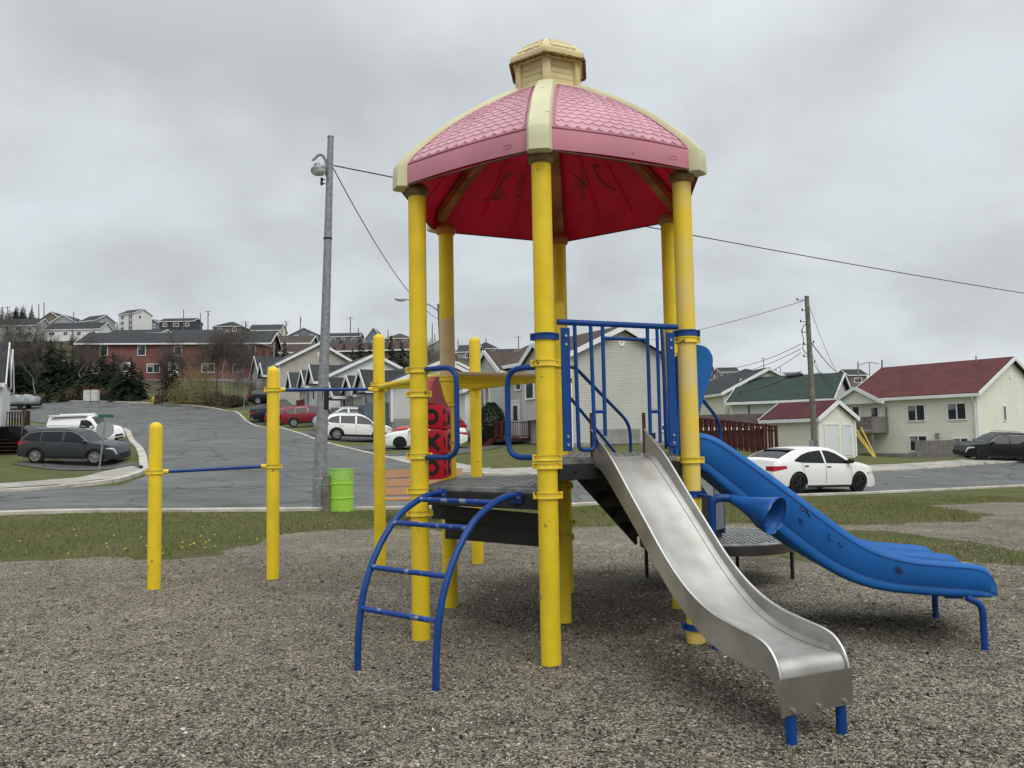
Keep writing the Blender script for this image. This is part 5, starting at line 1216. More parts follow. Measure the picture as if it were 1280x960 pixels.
for i, (x0, x1, base, eave, ridge, Yd, kind, ms, mr, lab) in enumerate(HILL):
    a = at(x0, base, Yd); c = at(x1, base, Yd); wd = c.x-a.x; z = a.z; wh = (base-eave)*Yd/1000; ri = (eave-ridge)*Yd/1000
    zt_ = tz((a.x+c.x)/2, Yd+3); z = min(z, a.z); below = max(2.5, z-zt_+4)
    ns = max(1, int(wd/3.2)); fl = [wh*.62] if wh < 3.4 else ([wh*.30, wh*.74] if wh < 5.6 else [wh*.2, wh*.5, wh*.82])
    dep = 8.0
    if kind == 's' or kind == 'e2':
        wins = [('f', wd*(k+.5)/ns, f, 1.2 if (k+i) % 3 else 1.7, 1.1, 1) for k in range(ns) for f in fl]
        house(lab, (a.x, Yd, z), 0 if kind == 's' else -6, wd, dep, wh, ri, ms, mr, wins=wins, group='houses on the hillside', below=below, found=False, oh=.3, ohy=.3, corner=False, frame_w=.16)
    elif kind == 'h':
        wins = [('f', wd*(k+.5)/ns, f, 1.2, 1.1, 1) for k in range(ns) for f in fl]
        house(lab, (a.x, Yd, z), 0, wd, dep, wh, ri, ms, mr, wins=wins, roof='hip', group='houses on the hillside', below=below, found=False, corner=False, frame_w=.16)
    elif kind == 'g':   # gable end towards us
        wins = [('r', wd*(k+.5)/ns, f, 1.2, 1.1, 1) for k in range(ns) for f in fl]
        house(lab, (a.x, Yd+9, z), -90, 9, wd, wh, ri, ms, mr, wins=wins, group='houses on the hillside', below=below, found=False, oh=.3, ohy=.3, corner=False, frame_w=.16)
    elif kind == 'e':   # long side plus the right gable end
        Lx = wd*.62; wins = [('f', Lx*(k+.5)/2, f, 1.5, 1.1, 1) for k in range(2) for f in fl]+[('r', 2.2, fl[-1], 1, 1, 0)]
        house(lab, (a.x, Yd+Lx*.45, z), -24, Lx, wd*.62, wh, ri, ms, mr, wins=wins, group='houses on the hillside', below=below, found=False, oh=.3, ohy=.3, corner=False, frame_w=.16)
# ------------------------------------------------------------------ vehicles
M_tyre = mat('tyre_rubber', (.018,.018,.018), .85); M_rim = mat('alloy_rim', (.50,.50,.51), .3, .85); M_rimdk = mat('dark_alloy_rim', (.045,.045,.047), .35, .7)
M_cglass = mat('car_glass', (.004,.005,.006), .05, spec=.3); M_plast = mat('black_car_plastic', (.022,.022,.023), .55); M_seam = mat('panel_gap', (.03,.03,.03), .7)
M_lred = mat('red_lamp_lens', (.40,.012,.018), .15); M_lclr = mat('clear_lamp_lens', (.55,.57,.6), .1, .3); M_orange = mat('amber_reflector', (.7,.18,.02), .3)
def paint(name, c, met=0.0): return mat(name, c, .36, met, coat=(.15 if max(c) < .1 else .45))
PW = paint('white_car_paint', (.80,.80,.78)); PG = paint('dark_grey_car_paint', (.048,.052,.056), .3); PR_ = paint('dark_red_car_paint', (.22,.012,.022), .2); PB = paint('black_car_paint', (.006,.0065,.008)); PN_ = paint('navy_car_paint', (.016,.022,.040)); PS_ = paint('silver_car_paint', (.42,.44,.45), .4); PRR = paint('bright_red_car_paint', (.42,.018,.022))
def interp(P, x):
    if x <= P[0][0]: return P[0][1]
    for (x0, y0), (x1, y1) in zip(P, P[1:]):
        if x <= x1: 
            t = (x-x0)/(x1-x0+1e-9); return y0+(y1-y0)*t
    return P[-1][1]
def smoothprof(P, n=7):
    C = catmull([Vector((x, z, 0)) for x, z in P], n); o = []
    for c in C:
        if not o or c.x > o[-1][0]+1e-4: o.append((c.x, c.y))
    return o
SPEC = {
 # top: silhouette rear->front; belt: shoulder line; side windows as polygons lower/upper polylines
 'hatch': dict(L=4.52,W=1.80,top=[(-2.26,.62),(-2.24,.80),(-2.16,.98),(-2.0,1.06),(-1.55,1.25),(-1.15,1.36),(-.6,1.415),(0,1.425),(.35,1.385),(.75,1.20),(1.12,1.00),(1.5,.95),(1.9,.86),(2.14,.70),(2.26,.48)],
   belt=[(-2.26,.72),(-2.0,.90),(-1.2,.93),(0,.90),(1.1,.86),(1.9,.76),(2.26,.50)], sill=[(-2.26,.36),(-2.0,.24),(-1.0,.20),(1.0,.20),(2.0,.17),(2.26,.20)], axles=(-1.37,1.33), rr=.335,
   side=[[(-1.50,1.00,1.03),(-1.2,.96,1.18),(-.85,.955,1.28),(-.45,.95,1.33),(-.24,.95,1.345)],[(-.16,.95,1.345),(.1,.945,1.335),(.4,.94,1.25),(.7,.935,1.09),(.95,.93,.955)]], wind=(.42,1.10), rear=(-2.0,-1.18), seams=(-.2,.98,-1.2)),
 'suv': dict(L=4.6,W=1.86,top=[(-2.3,.58),(-2.28,.95),(-2.22,1.13),(-2.0,1.38),(-1.72,1.58),(-1.2,1.665),(-.4,1.69),(.1,1.655),(.5,1.52),(.92,1.23),(1.12,1.09),(1.6,1.035),(2.02,.94),(2.24,.78),(2.3,.5)],
   belt=[(-2.3,.80),(-2.1,1.05),(-1.2,1.06),(0,1.03),(1.1,1.00),(2.0,.90),(2.3,.55)], sill=[(-2.3,.42),(-2.0,.30),(-1,.27),(1,.27),(2.0,.25),(2.3,.30)], axles=(-1.36,1.34), rr=.365,
   side=[[(-1.95,1.16,1.24),(-1.7,1.11,1.44),(-1.35,1.10,1.52),(-1.22,1.10,1.54)],[(-1.14,1.10,1.545),(-.7,1.10,1.56),(-.22,1.09,1.57)],[(-.12,1.09,1.57),(.2,1.08,1.55),(.5,1.07,1.44),(.75,1.06,1.28),(1.0,1.055,1.09)]], wind=(.45,1.14), rear=(-2.2,-1.84), seams=(-.17,.95,-1.18)),
 'van': dict(L=4.4,W=1.80,top=[(-2.2,.5),(-2.19,1.2),(-2.15,1.70),(-2.0,1.81),(-1.0,1.84),(.3,1.84),(.75,1.74),(1.15,1.35),(1.35,1.16),(1.7,1.08),(2.0,.98),(2.16,.80),(2.2,.5)],
   belt=[(-2.2,1.0),(0,1.04),(1.2,1.02),(1.9,.90),(2.2,.55)], sill=[(-2.2,.34),(-1,.25),(1,.25),(2.2,.25)], axles=(-1.28,1.42), rr=.33,
   side=[[(.15,1.10,1.60),(.5,1.09,1.60),(.8,1.08,1.50),(1.12,1.07,1.14)]], wind=(.72,1.32), rear=None, seams=(.05,1.15,-.9)),
 'sedan': dict(L=4.65,W=1.80,top=[(-2.33,.60),(-2.3,.92),(-2.15,1.02),(-1.75,1.06),(-1.2,1.28),(-.7,1.41),(-.1,1.43),(.3,1.37),(.75,1.15),(1.1,.97),(1.6,.90),(2.05,.80),(2.26,.66),(2.33,.42)],
   belt=[(-2.33,.74),(-2.0,.92),(-1,.90),(0,.88),(1.1,.84),(2.0,.72),(2.33,.48)], sill=[(-2.33,.36),(-2,.22),(1,.18),(2.33,.2)], axles=(-1.38,1.36), rr=.335,
   side=[[(-1.6,.99,1.02),(-1.2,.95,1.20),(-.8,.94,1.31),(-.3,.94,1.35)],[(-.2,.94,1.35),(.1,.93,1.33),(.5,.92,1.17),(.9,.915,.95)]], wind=(.36,1.08), rear=(-1.75,-.85), seams=(-.25,.92,-1.25)),
 'pickup': dict(L=5.6,W=1.95,top=[(-2.8,.60),(-2.79,1.10),(-2.7,1.17),(-1.0,1.17),(-.98,1.50),(-.75,1.82),(-.2,1.88),(.4,1.84),(.7,1.66),(1.15,1.24),(1.5,1.17),(2.4,1.10),(2.7,.98),(2.8,.5)],
   belt=[(-2.8,.95),(-1,1.10),(1,1.10),(2.4,.98),(2.8,.6)], sill=[(-2.8,.5),(-1,.38),(1.5,.38),(2.8,.4)], axles=(-1.75,1.8), rr=.40,
   side=[[(-.85,1.2,1.55),(-.7,1.18,1.72),(-.1,1.18,1.76),(.0,1.18,1.76)],[(.1,1.18,1.76),(.45,1.17,1.70),(.75,1.16,1.46),(1.05,1.15,1.22)]], wind=(.55,1.15), rear=None, seams=(.05,1.08,-.93)),
}
def car(label, kind, P, head, pm, group='cars parked along the side street', rim=None, detail=True, scale=(1,1,1), cat='car', name='parked_car', roofrack=False, clad=False, tail=(.55,.22)):
    S = SPEC[kind]; L, Wd = S['L'], S['W']; P = Vector(P)
    t = empty(name, P, R(head), label, cat, group)
    # sit on the slope of the drive
    fx = Vector((math.cos(R(head)), math.sin(R(head)), 0)); lx = Vector((-fx.y, fx.x, 0))
    wb = S['axles']; zf = tz(*(P+fx*wb[1]).xy); zr = tz(*(P+fx*wb[0]).xy); zl = tz(*(P+lx*.8).xy); zr2 = tz(*(P-lx*.8).xy)
    t.rotation_euler = (math.atan2(zl-zr2, 1.6), -math.atan2(zf-zr, wb[1]-wb[0]), R(head)); t.location = (P.x, P.y, (zf+zr)/2+.055); t.scale = scale
    top = smoothprof(S['top']); belt = S['belt']; sill = S['sill']; rr = S['rr']; Ra = rr*1.13
    def T(x): return interp(top, x)
    zroof = max(z for _, z in top)
    def plan(x):
        a = abs(x)/(L/2); return 1-.16*max(0, (a-.72)/.28)**2.2-.05*max(0, (a-.35)/.65)
    def hw(x, z):
        b_ = interp(belt, x); s = interp(sill, x); w = Wd/2*plan(x)
        if z <= b_:
            f = (z-s)/(b_-s+1e-6); return w*(.955+.045*math.sin(math.pi*min(1, max(0, f*.9+.05))))
        return w*.97-(z-b_)*.40*(1+.35*max(0, (z-b_)/.6))
    def bot(x):
        z = interp(sill, x)
        for a in wb:
            d = abs(x-a)
            if d < Ra: z = max(z, rr+math.sqrt(Ra*Ra-d*d)-.02)
        return z
    xs = set(np.linspace(-L/2, L/2, 44).round(4)); 
    for a in wb:
        for q in np.linspace(0, math.pi, 15): xs.add(round(a+Ra*math.cos(q), 4)); 
        xs.add(round(a+Ra+.004, 4)); xs.add(round(a-Ra-.004, 4))
    xs = sorted(xs); rows = []
    for x in xs:
        s0 = bot(x); tp = T(x); b_ = min(interp(belt, x), tp-.03); b_ = max(b_, s0+.01)
        half = []
        for f in (0,.25,.5,.75,1): z = s0+(b_-s0)*f; half.append((hw(x, z), z))
        tp2 = max(tp, b_+.012); topz = tp2-.02
        for f in (.25,.5,.75,1): z = b_+(topz-b_)*f; half.append((hw(x, z), z))
        w_ = half[-1][0]; half += [(w_*.93, tp2+.002), (w_*.6, tp2+.018), (w_*.25, tp2+.026)]
        rows.append([Vector((x, -w, z)) for w, z in half]+[Vector((x, w, z)) for w, z in reversed(half)])
    b = MB(); b.grid(rows); n = len(rows[0]); b.add(rows[0], [tuple(range(n))]); b.add(rows[-1], [tuple(range(n))])
    def crown(x, y):
        tp = T(x)+.0; w = hw(x, tp-.02); f = abs(y)/w
        return tp+interp([(0,.027),(.25,.026),(.6,.018),(.93,.002),(1,-.02)], f)
    body = b.build('body', pm, t, smooth=38, world=False)
    ub = MB(); ub.box((0,0,.42), (L*.90, Wd*.80, .30)); ub.build('underbody', M_plast, t, world=False)
    # wheels
    for a in wb:
        for sg in (-1, 1):
            y = sg*(Wd/2*plan(a)-.005); M = Matrix.Rotation(R(90), 3, 'X'); w = .205; yi = y-sg*w
            g = MB(); pr = [(rr*.66,0),(rr*.9,0),(rr*.985,.02),(rr,.05),(rr,w-.05),(rr*.985,w-.02),(rr*.9,w),(rr*.66,w)]
            g.lathe(pr, (a, (y if sg > 0 else y+w), rr), 24, M=M); wh = g.build('wheel', M_tyre, t, smooth=40, world=False)
            rm = MB(); yy = y+sg*.004
            rm.lathe([(rr*.68,0),(rr*.68,.03),(rr*.62,.03),(rr*.60,0)], (a, yy if sg < 0 else yy, rr), 24, M=M)
            ns = 5
            for k in range(ns*(2 if detail else 1)):
                q = 2*math.pi*(k//2)/ns+(.16 if k % 2 else -.16) if detail else 2*math.pi*k/ns
                rm.bar((a+rr*.1*math.cos(q), yy, rr+rr*.1*math.sin(q)), (a+rr*.64*math.cos(q), yy, rr+rr*.64*math.sin(q)), .025, .05 if not detail else .035, up=(0,1,0)) if False else rm.tube([(a+rr*.08*math.cos(q), yy, rr+rr*.08*math.sin(q)), (a+rr*.64*math.cos(q), yy, rr+rr*.64*math.sin(q))], [.028,.020], 6)
            rm.tube([(a, yy-.02, rr), (a, yy+.02, rr)], rr*.16, 12)
            rm.build('rim', rim or M_rim, wh, smooth=40, world=False)
            bk = MB(); bk.tube([(a, y-sg*.03, rr), (a, y-sg*.035, rr)], rr*.66, 20); bk.build('brake_void', M_plast, wh, world=False)
    # side glass
    for sg in (-1, 1):
        for poly in S['side']:
            g = MB(); X_ = np.linspace(poly[0][0], poly[-1][0], 9); lo = [(p[0], p[1]) for p in poly]; hi = [(p[0], p[2]) for p in poly]; rows = []
            for x in X_:
                l, h = interp(lo, x), interp(hi, x); h = min(h, T(x)-.035); rows.append([Vector((x, sg*(hw(x, l+(h-l)*f)+.006), l+(h-l)*f)) for f in (0,.33,.66,1)])
            g.grid(rows); g.build('side_window', M_cglass, t, smooth=60, world=False)
    if clad:
        for sg in (-1, 1):
            hi = [(p[0], p[2]) for q_ in S['side'] for p in q_]; P = [Vector((x, sg*(hw(x, min(z, T(x)-.035))+.012), min(z, T(x)-.035)+.012)) for x, z in hi]
            MB().tube(P, .014, 6).build('window_trim', M_rim, t, smooth=60, world=False)
    def cross(x0, x1, wf, lift=.007, n=8):
        rows = []
        for x in np.linspace(x0, x1, n):
            w = hw(x, T(x)-.02)*wf; rows.append([Vector((x, y, crown(x, y)+lift)) for y in np.linspace(-w, w, 9)])
        return rows
    g = MB(); g.grid(cross(S['wind'][0], S['wind'][1], .90)); g.build('windscreen', M_cglass, t, smooth=60, world=False)
    if S['rear']:
        g = MB(); g.grid(cross(S['rear'][0], S['rear'][1], .86)); g.build('rear_window', M_cglass, t, smooth=60, world=False)
    # lamps: wrap round the corners
    for sg in (-1, 1):
        g = MB(); zt_ = interp(belt, -L/2+.2); z0 = zt_-.18; rows = []
        for x in np.linspace(-L/2+.01, -L/2+.42, 6):
            f = (x+L/2)/.42; rows.append([Vector((x, sg*(hw(x, z)+.007), z)) for z in (z0+.10*f, z0+.09, zt_-.02+.02*f)])
        g.grid(rows); xe = -L/2-.008; we = hw(-L/2+.01, z0)
        g.add([(xe, sg*we, z0), (xe, sg*we*.55, z0+.02), (xe, sg*we*.55, zt_-.03), (xe, sg*we, zt_-.02)], [(0,1,2,3)])
        g.build('taillight', M_lred, t, world=False)
        g = MB(); zt_ = interp(belt, L/2-.25); z0 = zt_-.15; rows = []
        for x in np.linspace(L/2-.45, L/2-.02, 6):
            f = (x-L/2+.45)/.43; zz = min(T(x)-.05, zt_); rows.append([Vector((x, sg*(hw(x, z)+.007), z)) for z in (zz-.05-.07*f, zz-.04, zz)])
        g.grid(rows); g.build('headlight', M_lclr, t, world=False)
        # mirror, handles, seams
        xm = S['side'][-1][-1][0]-.12; zm = S['side'][-1][-1][1]+.06
        g = MB(); g.box((xm, sg*(hw(xm, zm)+.13), zm+.02), (.14,.20,.13), bev=.035); g.box((xm+.02, sg*(hw(xm, zm)+.03), zm-.02), (.06,.10,.04)); g.build('wing_mirror', pm if pm in (PG, PB, PN_, PS_) else (M_plast if kind == 'hatch' else pm), t, smooth=40, world=False)
        for i_, xh in enumerate((S['seams'][0]+.14, S['seams'][2]+.17)) if kind != 'van' else enumerate((S['seams'][0]+.16,)):
            zh = interp(belt, xh)-.07; g = MB(); g.box((xh, sg*(hw(xh, zh)+.012), zh), (.17,.03,.035), bev=.01); g.build('door_handle', M_plast if kind == 'hatch' else pm, t, world=False)
        for k_, xsn in enumerate(S['seams']):
            g = MB(); z1 = interp(belt, xsn)+.02; z0 = interp(sill, xsn)+.09; rows = []
            for f in np.linspace(0, 1, 9):
                z = z0+(z1-z0)*f; dx = 0
                if k_ == 2: dx = -.22*max(0, f-.35)**1.2+.10
                if k_ == 1: dx = -.04*f
                x = xsn+dx; rows.append([Vector((x-.006, sg*(hw(x, z)+.0035), z)), Vector((x+.006, sg*(hw(x, z)+.0035), z))])
            g.grid(rows); g.build('door_gap', M_seam, t, world=False)
        if clad or kind == 'hatch':
            g = MB(); rows = []
            x0, x1 = wb[0]+Ra, wb[1]-Ra
            for x in np.linspace(x0, x1, 8): s_ = interp(sill, x); h_ = .13 if clad else .055; rows.append([Vector((x, sg*(hw(x, z)+.010), z)) for z in (s_-.02, s_+h_)])
            g.grid(rows); 
            g.build('sill_cladding', M_plast, t, world=False)
        if clad:
            for a in wb:
                g = MB(); rows = []
                for q in np.linspace(-.05, math.pi+.05, 16):
                    r0, r1 = Ra-.005, Ra+.075; p0_ = (a+r0*math.cos(q), rr-.02+r0*math.sin(q)); p1_ = (a+r1*math.cos(q), rr-.02+r1*math.sin(q))
                    rows.append([Vector((p0_[0], sg*(hw(*p0_)+.011), p0_[1])), Vector((p1_[0], sg*(hw(*p1_)+.009), p1_[1]))])
                g.grid(rows); g.build('arch_cladding', M_plast, t, world=False)
    # bumpers' dark lower part and grille, plate
    g = MB(); g.box((L/2-.015, 0, interp(belt, L/2)-.06), (.06, Wd*.5, .14), bev=.02); g.build('grille', M_plast, t, world=False)
    g = MB(); g.box((L/2-.03, 0, .30), (.07, Wd*.62, .12), bev=.02); g.build('lower_bumper', M_plast, t, world=False)
    g = MB(); g.box((-L/2+.02, 0, .38), (.08, Wd*.70, .16), bev=.02); g.build('rear_bumper', M_plast, t, world=False)
    if kind == 'hatch':
        g = MB(); g.box((-1.42,0,1.325), (.16,1.10,.03), bev=.012); g.build('spoiler', M_plast, t, smooth=40, world=False)
        g = MB(); g.box((wb[1]+.41, -(hw(wb[1]+.41,.62)+.006), .62), (.10,.012,.035)); g.build('side_marker', M_orange, t, world=False)
    if roofrack:
        for y in (-.55,.55): MB().tube([(-1.9,y,1.95),(.4,y,1.93)], .04, 8).build('rack_tube', M_white, t, smooth=40, world=False)
        MB().box((-.7,0,1.89), (2.4,1.2,.05)).build('rack_base', M_white, t, world=False)
    if kind == 'pickup':
        MB().box((-1.9,0,1.19), (1.62,1.62,.06)).build('bed_cover', M_plast, t, world=False)
    if kind in ('suv',) and detail:
        for y in (-.62,.62): MB().tube([(-1.6,y,1.69),(-1.5,y,1.735),(.0,y,1.745),(.15,y,1.70)], .018, 6).build('roof_rail', M_rim if clad else M_plast, t, smooth=40, world=False)
    return t
Q = lambda px, py, Yd: at(px, py, Yd)
car('white hatchback parked on the road behind the blue slide', 'hatch', Q(1011,610,26.4), 27, PW, group=None, rim=M_rimdk)
car('black crossover parked by the weathered plank screen at the right edge', 'suv', Q(1247,572,48.0), 178, PB, group=None, rim=M_rimdk, clad=True)
car('dark grey crossover with alloy wheels parked on the left corner lot', 'suv', Q(94,580,37.5), 2, PG, group=None, rim=M_rim, clad=True, scale=(.98,1,.93))
car('white panel van with roof rack parked beyond the grey crossover', 'van', Q(107,551,53.5), -5, PW, group=None, roofrack=True, scale=(1.08,1,1.0), cat='van', name='panel_van')
car('black sedan half hidden by the brown wooden stairs on the left', 'sedan', Q(44,543,49), -5, PB, group=None, detail=False)
car('black hatchback showing only its bonnet beside the brown stairs', 'hatch', Q(29,560,43.5), -8, PB, group=None, detail=False)
drive(Q(60,580,37.6).xy, Q(182,583,33).xy, 3.4); drive(Q(70,552,54).xy, Q(172,556,49).xy, 4.6); drive(Q(1225,576,48.8).xy, Q(1300,577,47.5).xy, 3.0); 
sr = Vector((math.cos(R(22)), math.sin(R(22)), 0))
RV = [('black SUV parked furthest up the side street','suv',(338,506,86),22,PB,False),
 ('dark navy pickup truck in front of the warm grey split-level','pickup',(352,524,75),20,PN_,False),
 ('small red hatchback almost hidden behind the red crossover','hatch',(364,533,72),20,PR_,False),
 ('dark red crossover with silver wheels on the side street','suv',(388,532,67),18,PR_,True),
 ('silver wagon facing the street behind the tall grey lamp pole','suv',(431,541,59),200,PS_,False),
 ('white crossover parked between the lamp pole and the domed post','suv',(446,551,52.5),16,PW,True),
 ('dark red hatchback parked beyond the silver wagon','hatch',(425,530,71),20,PR_,False),
 ('bright red crossover behind the white sedan','suv',(536,552,50),196,PRR,True),
 ('white sedan seen between the yellow posts and under the grab loop','sedan',(532,561,44.5),184,PW,False)]
for lab, k, (px, py, Yd), h, pm, cl in RV:
    car(lab, k, Q(px, py, Yd), h, pm, clad=cl, detail=(Yd < 60), rim=M_rimdk if pm in (PN_,) or k == 'sedan' else M_rim, cat='pickup truck' if k == 'pickup' else 'car', name='pickup_truck' if k == 'pickup' else 'parked_car')
for (a_, c_, w_) in (((452,562,43),(520,552,52),3.2),((405,552,51.5),(475,547,56),3.0),((385,545,53.5),(440,538,62),3.0),((350,533,63),(420,530,72),3.0),((328,524,72),(380,521,78),3.0),((487,573,37.5),(600,561,44.5),3.2),((300,510,82),(360,505,88),3.2)):
    drive(Q(*a_).xy, Q(*c_).xy, w_)
# covered boat far left
cb = empty('covered_boat', gp(30, 92, 500), R(10), 'grey tarpaulin-covered boat parked at the edge of the wood', 'boat')
c0_ = gp(28, 92, 500)
rows = []
for i, s in enumerate(np.linspace(-2.2, 2.2, 14)):
    f = 1-abs(s/2.3)**3; h_ = 1.1+.55*f+.08*math.sin(i*1.7); w_ = .95*f+.1
    rows.append([c0_+Vector((s, y*w_, z)) for y, z in ((-1,.5),(-1.02,.9),(-.8,h_-.15),(-.3,h_),(.3,h_),(.8,h_-.15),(1.02,.9),(1,.5))])
MB().grid(rows).build('tarpaulin', mat('silver_grey_tarp', (.30,.32,.34), .5, vary=.4, vscale=1.5), cb, smooth=50, solid=.01)
MB().box(c0_+Vector((0,0,.45)), (3.6,1.4,.12)).build('trailer_frame', M_plast, cb)
for sg in (-1, 1): MB().lathe([(.2,0),(.3,.02),(.3,.14),(.2,.16)], c0_+Vector((.3, sg*.8, .30)), 16, M=Matrix.Rotation(R(90), 3, 'X')).build('wheel', M_tyre, cb, smooth=40)
# ------------------------------------------------------------------ street furniture
M_galv = mat('galvanised_steel', (.30,.31,.32), .55, .35, vary=.35, vscale=12, bump=.05, bscale=100)
M_polewood = mat('weathered_pole_wood', (.20,.185,.16), .9, vary=.45, vscale=4, bump=.2, bscale=60)
M_wire = mat('black_cable', (.02,.02,.022), .6)
lp0 = gp(400.5, 17.3, 637); lpt = at(413.3, 172, 17.3+.0)
lpb = lp0.copy(); lpb.z -= .3
LPO = empty('street_lamp', lp0, 0, 'tall galvanised lamp pole with a hooked lantern beside the green barrel', 'street lamp')
MB().tube([lpb, lp0+up*.05, lp0+up*.9, lp0.lerp(lpt,.5), lpt], [.155,.155,.142,.10,.068], 10).build('pole', M_galv, LPO, smooth=50)
MB().lathe([(.17,0),(.17,.72),(.150,.74),(.150,0)], lp0-up*.05, 10, cap=False).build('base_sleeve', M_galv, LPO)
MB().tube([lpt, lpt+up*.03], .075, 10).build('pole_cap', M_galv, LPO)
f_ = lambda py: lp0.lerp(lpt, (637-py)/(637-172.0))
MB().tube([f_(515), f_(488)], .118, 12).build('black_band', mat('black_rubber_sleeve', (.015,.015,.016), .6), LPO, smooth=50)
jt = f_(302); MB().tube([jt, jt+up*.03], .099, 10).build('joint_band', M_plast, LPO)
a0_ = f_(206); LA = MB().tube(roundpath([f_(222)+Vector((-.06,0,0)), f_(200)+Vector((-.09,-.02,0)), f_(193)+Vector((-.20,-.06,0)), f_(203)+Vector((-.36,-.1,0))], .1), .030, 10).build('lamp_arm', M_galv, LPO, smooth=50)
hc = at(397.5, 211, 17.18)
MB().lathe([(.03,.13),(.06,.12),(.07,.05),(.15,.03),(.17,-.02),(.165,-.05)], hc, 20, M=Matrix.Rotation(R(-14), 3, 'Y'), cap=True).build('lamp_housing', mat('aged_aluminium', (.26,.28,.29), .5, .4), LA, smooth=40)
MB().lathe([(.16,-.05),(.15,-.08),(.11,-.125),(.05,-.145),(.001,-.15)], hc, 20, M=Matrix.Rotation(R(-14), 3, 'Y'), cap=False).build('lamp_lens', mat('frosted_lens', (.62,.64,.62), .2), LA, smooth=60)
for py in (212,219,226,231):
    q = f_(py)+Vector((-.17,0,0)); MB().tube([q+Vector((.08,0,0)), q], .012, 6).tube([q+Vector((0,0,-.03)), q+Vector((0,0,.04))], .03, 8).build('insulator', M_plast, LPO)
# green barrel, wooden post
bp0 = gp(426, 17.0, 637)
BR = empty('litter_barrel', bp0, 0, 'lime green steel drum used as a litter bin beside the lamp pole', 'barrel')
M_lime = mat('lime_green_paint', (.33,.60,.070), .35, vary=.10, vscale=3); M_lime2 = mat('faded_lime_rim', (.36,.62,.14), .5, vary=.3, vscale=6)
rr = .268
prof = [(rr,0),(rr,.27),(rr+.010,.278),(rr+.010,.296),(rr,.304),(rr,.57),(rr+.010,.578),(rr+.010,.596),(rr,.604),(rr,.67)]
MB().lathe(prof, bp0, 32, cap=False).build('drum', M_lime, BR, smooth=25)
MB().lathe([(rr+.001,.67),(rr+.001,.87),(rr+.008,.875),(rr+.008,.89),(rr-.006,.89),(rr-.01,.67)], bp0, 32, cap=False).build('faded_collar', M_lime2, BR, smooth=35)
MB().lathe([(.0,.30),(.26,.30)], bp0, 24, cap=False).build('bag_fill', M_plast, BR)
wp = gp(408, 16.8, 637)
t = empty('wooden_post', wp, 0, 'short weathered square timber post between the lamp pole and the green drum', 'post')
MB().box(wp+up*.33, (.135,.135,.86), rz=.2, bev=.01).build('timber', M_polewood, t); MB().bar(wp+up*.56+Vector((-.06,-.075,0)), wp+up*.555+Vector((.13,-.075,0)), .006, .02).build('strap', M_galv, t)
# bench, back to the road... seen from its front left
bx0 = gp(468, 14.6, 648); bx1 = gp(580.5, 14.9, 648)
BN = empty('park_bench', (bx0+bx1)/2, 0, 'wood-plank park bench on grey metal legs by the road', 'bench'); bu = (bx1-bx0); bu.z = 0; bu.normalize(); bn_ = Vector((-bu.y, bu.x, 0)); z0 = bx0.z
M_plank = mat('orange_brown_recycled_plank', (.42,.235,.125), .65, vary=.15, vscale=3)
c_ = (bx0+bx1)/2; Lb = (bx1-bx0).length; c_.z = z0
for zc, yo, hh in ((.82,.30,.15),(.655,.26,.14),(.50,.225,.14)):
    MB().box(c_+bn_*(yo-.1)+up*zc, (Lb, .038, hh), M=Matrix.Rotation(math.atan2(bu.y, bu.x), 3, 'Z') @ Matrix.Rotation(R(-12), 3, 'X'), bev=.006).build('back_plank', M_plank, BN)
for yo in (-.36,-.20,-.04):
    MB().box(c_+bn_*(yo)+up*.385, (Lb, .145, .038), rz=math.atan2(bu.y, bu.x), bev=.006).build('seat_plank', M_plank, BN)
for s in (-.40,.40):
    q = c_+bu*(s*Lb)
    MB().tube(roundpath([q+bn_*-.32-up*.25, q+bn_*-.30+up*.35, q+bn_*.08+up*.36, q+bn_*.22+up*.90], .06), .028, 10).tube([q+bn_*.10-up*.25, q+bn_*.06+up*.35], .028, 10).build('leg_frame', M_galv, BN, smooth=50)
# stop sign seen from behind
sp0 = gp(122, 28.5, 597); spt = at(132.5, 521, 28.5)
SG = empty('stop_sign', sp0, 0, 'octagonal traffic sign seen from its grey back on a leaning post', 'traffic sign')
MB().tube([sp0-up*.3, spt], .032, 8).build('sign_post', M_galv, SG, smooth=40)
sc_ = at(131, 537, 28.46); dn = Vector((.25,-1,0)).normalized(); dx_ = Vector((1,.25,0)).normalized()
MB().prism([(.31*math.cos(R(22.5+45*k)), .31*math.sin(R(22.5+45*k))) for k in range(8)], lambda u, v, t: sc_-dx_*.0+dx_*u+up*v-dn*(.04+t*.006), 0, 1).build('sign_plate', mat('bare_aluminium', (.30,.31,.32), .5, .3), SG)
MB().box(spt+up*.02, (.5,.02,.12), rz=R(15)).build('street_name_blade', mat('sign_blade_green', (.02,.10,.06), .5), SG)
# mailboxes, hydrant, street name post at the end of the street
for i, px in enumerate((109.5, 119)):
    q = gp(px, 96.0, 503); t = empty('community_mailbox', q, R(-6), ['left one of the two grey community mailboxes at the end of the street', 'right one of the two grey community mailboxes at the end of the street'][i], 'mailbox', 'mailboxes at the end of the street')
    MB().box(q+up*.82, (.82,.5,1.35), rz=R(-6), bev=.02).build('cabinet', mat('pale_grey_cabinet', (.55,.56,.55), .5, vary=.1), t); MB().box(q+up*.1, (.7,.4,.3), rz=R(-6)).build('pedestal', M_found, t); MB().box(q+up*1.51, (.84,.52,.06), rz=R(-6)).build('red_stripe', mat('red_stripe', (.45,.03,.04), .5), t); MB().box(q+Vector((.12,-.262,1.05)), (.5,.01,.05), rz=R(-6)).build('red_mark', mat('red_stripe', (.45,.03,.04), .5), t)
q = gp(191.5, 93, 504); t = empty('fire_hydrant', q, 0, 'yellow fire hydrant on the verge at the end of the street', 'hydrant')
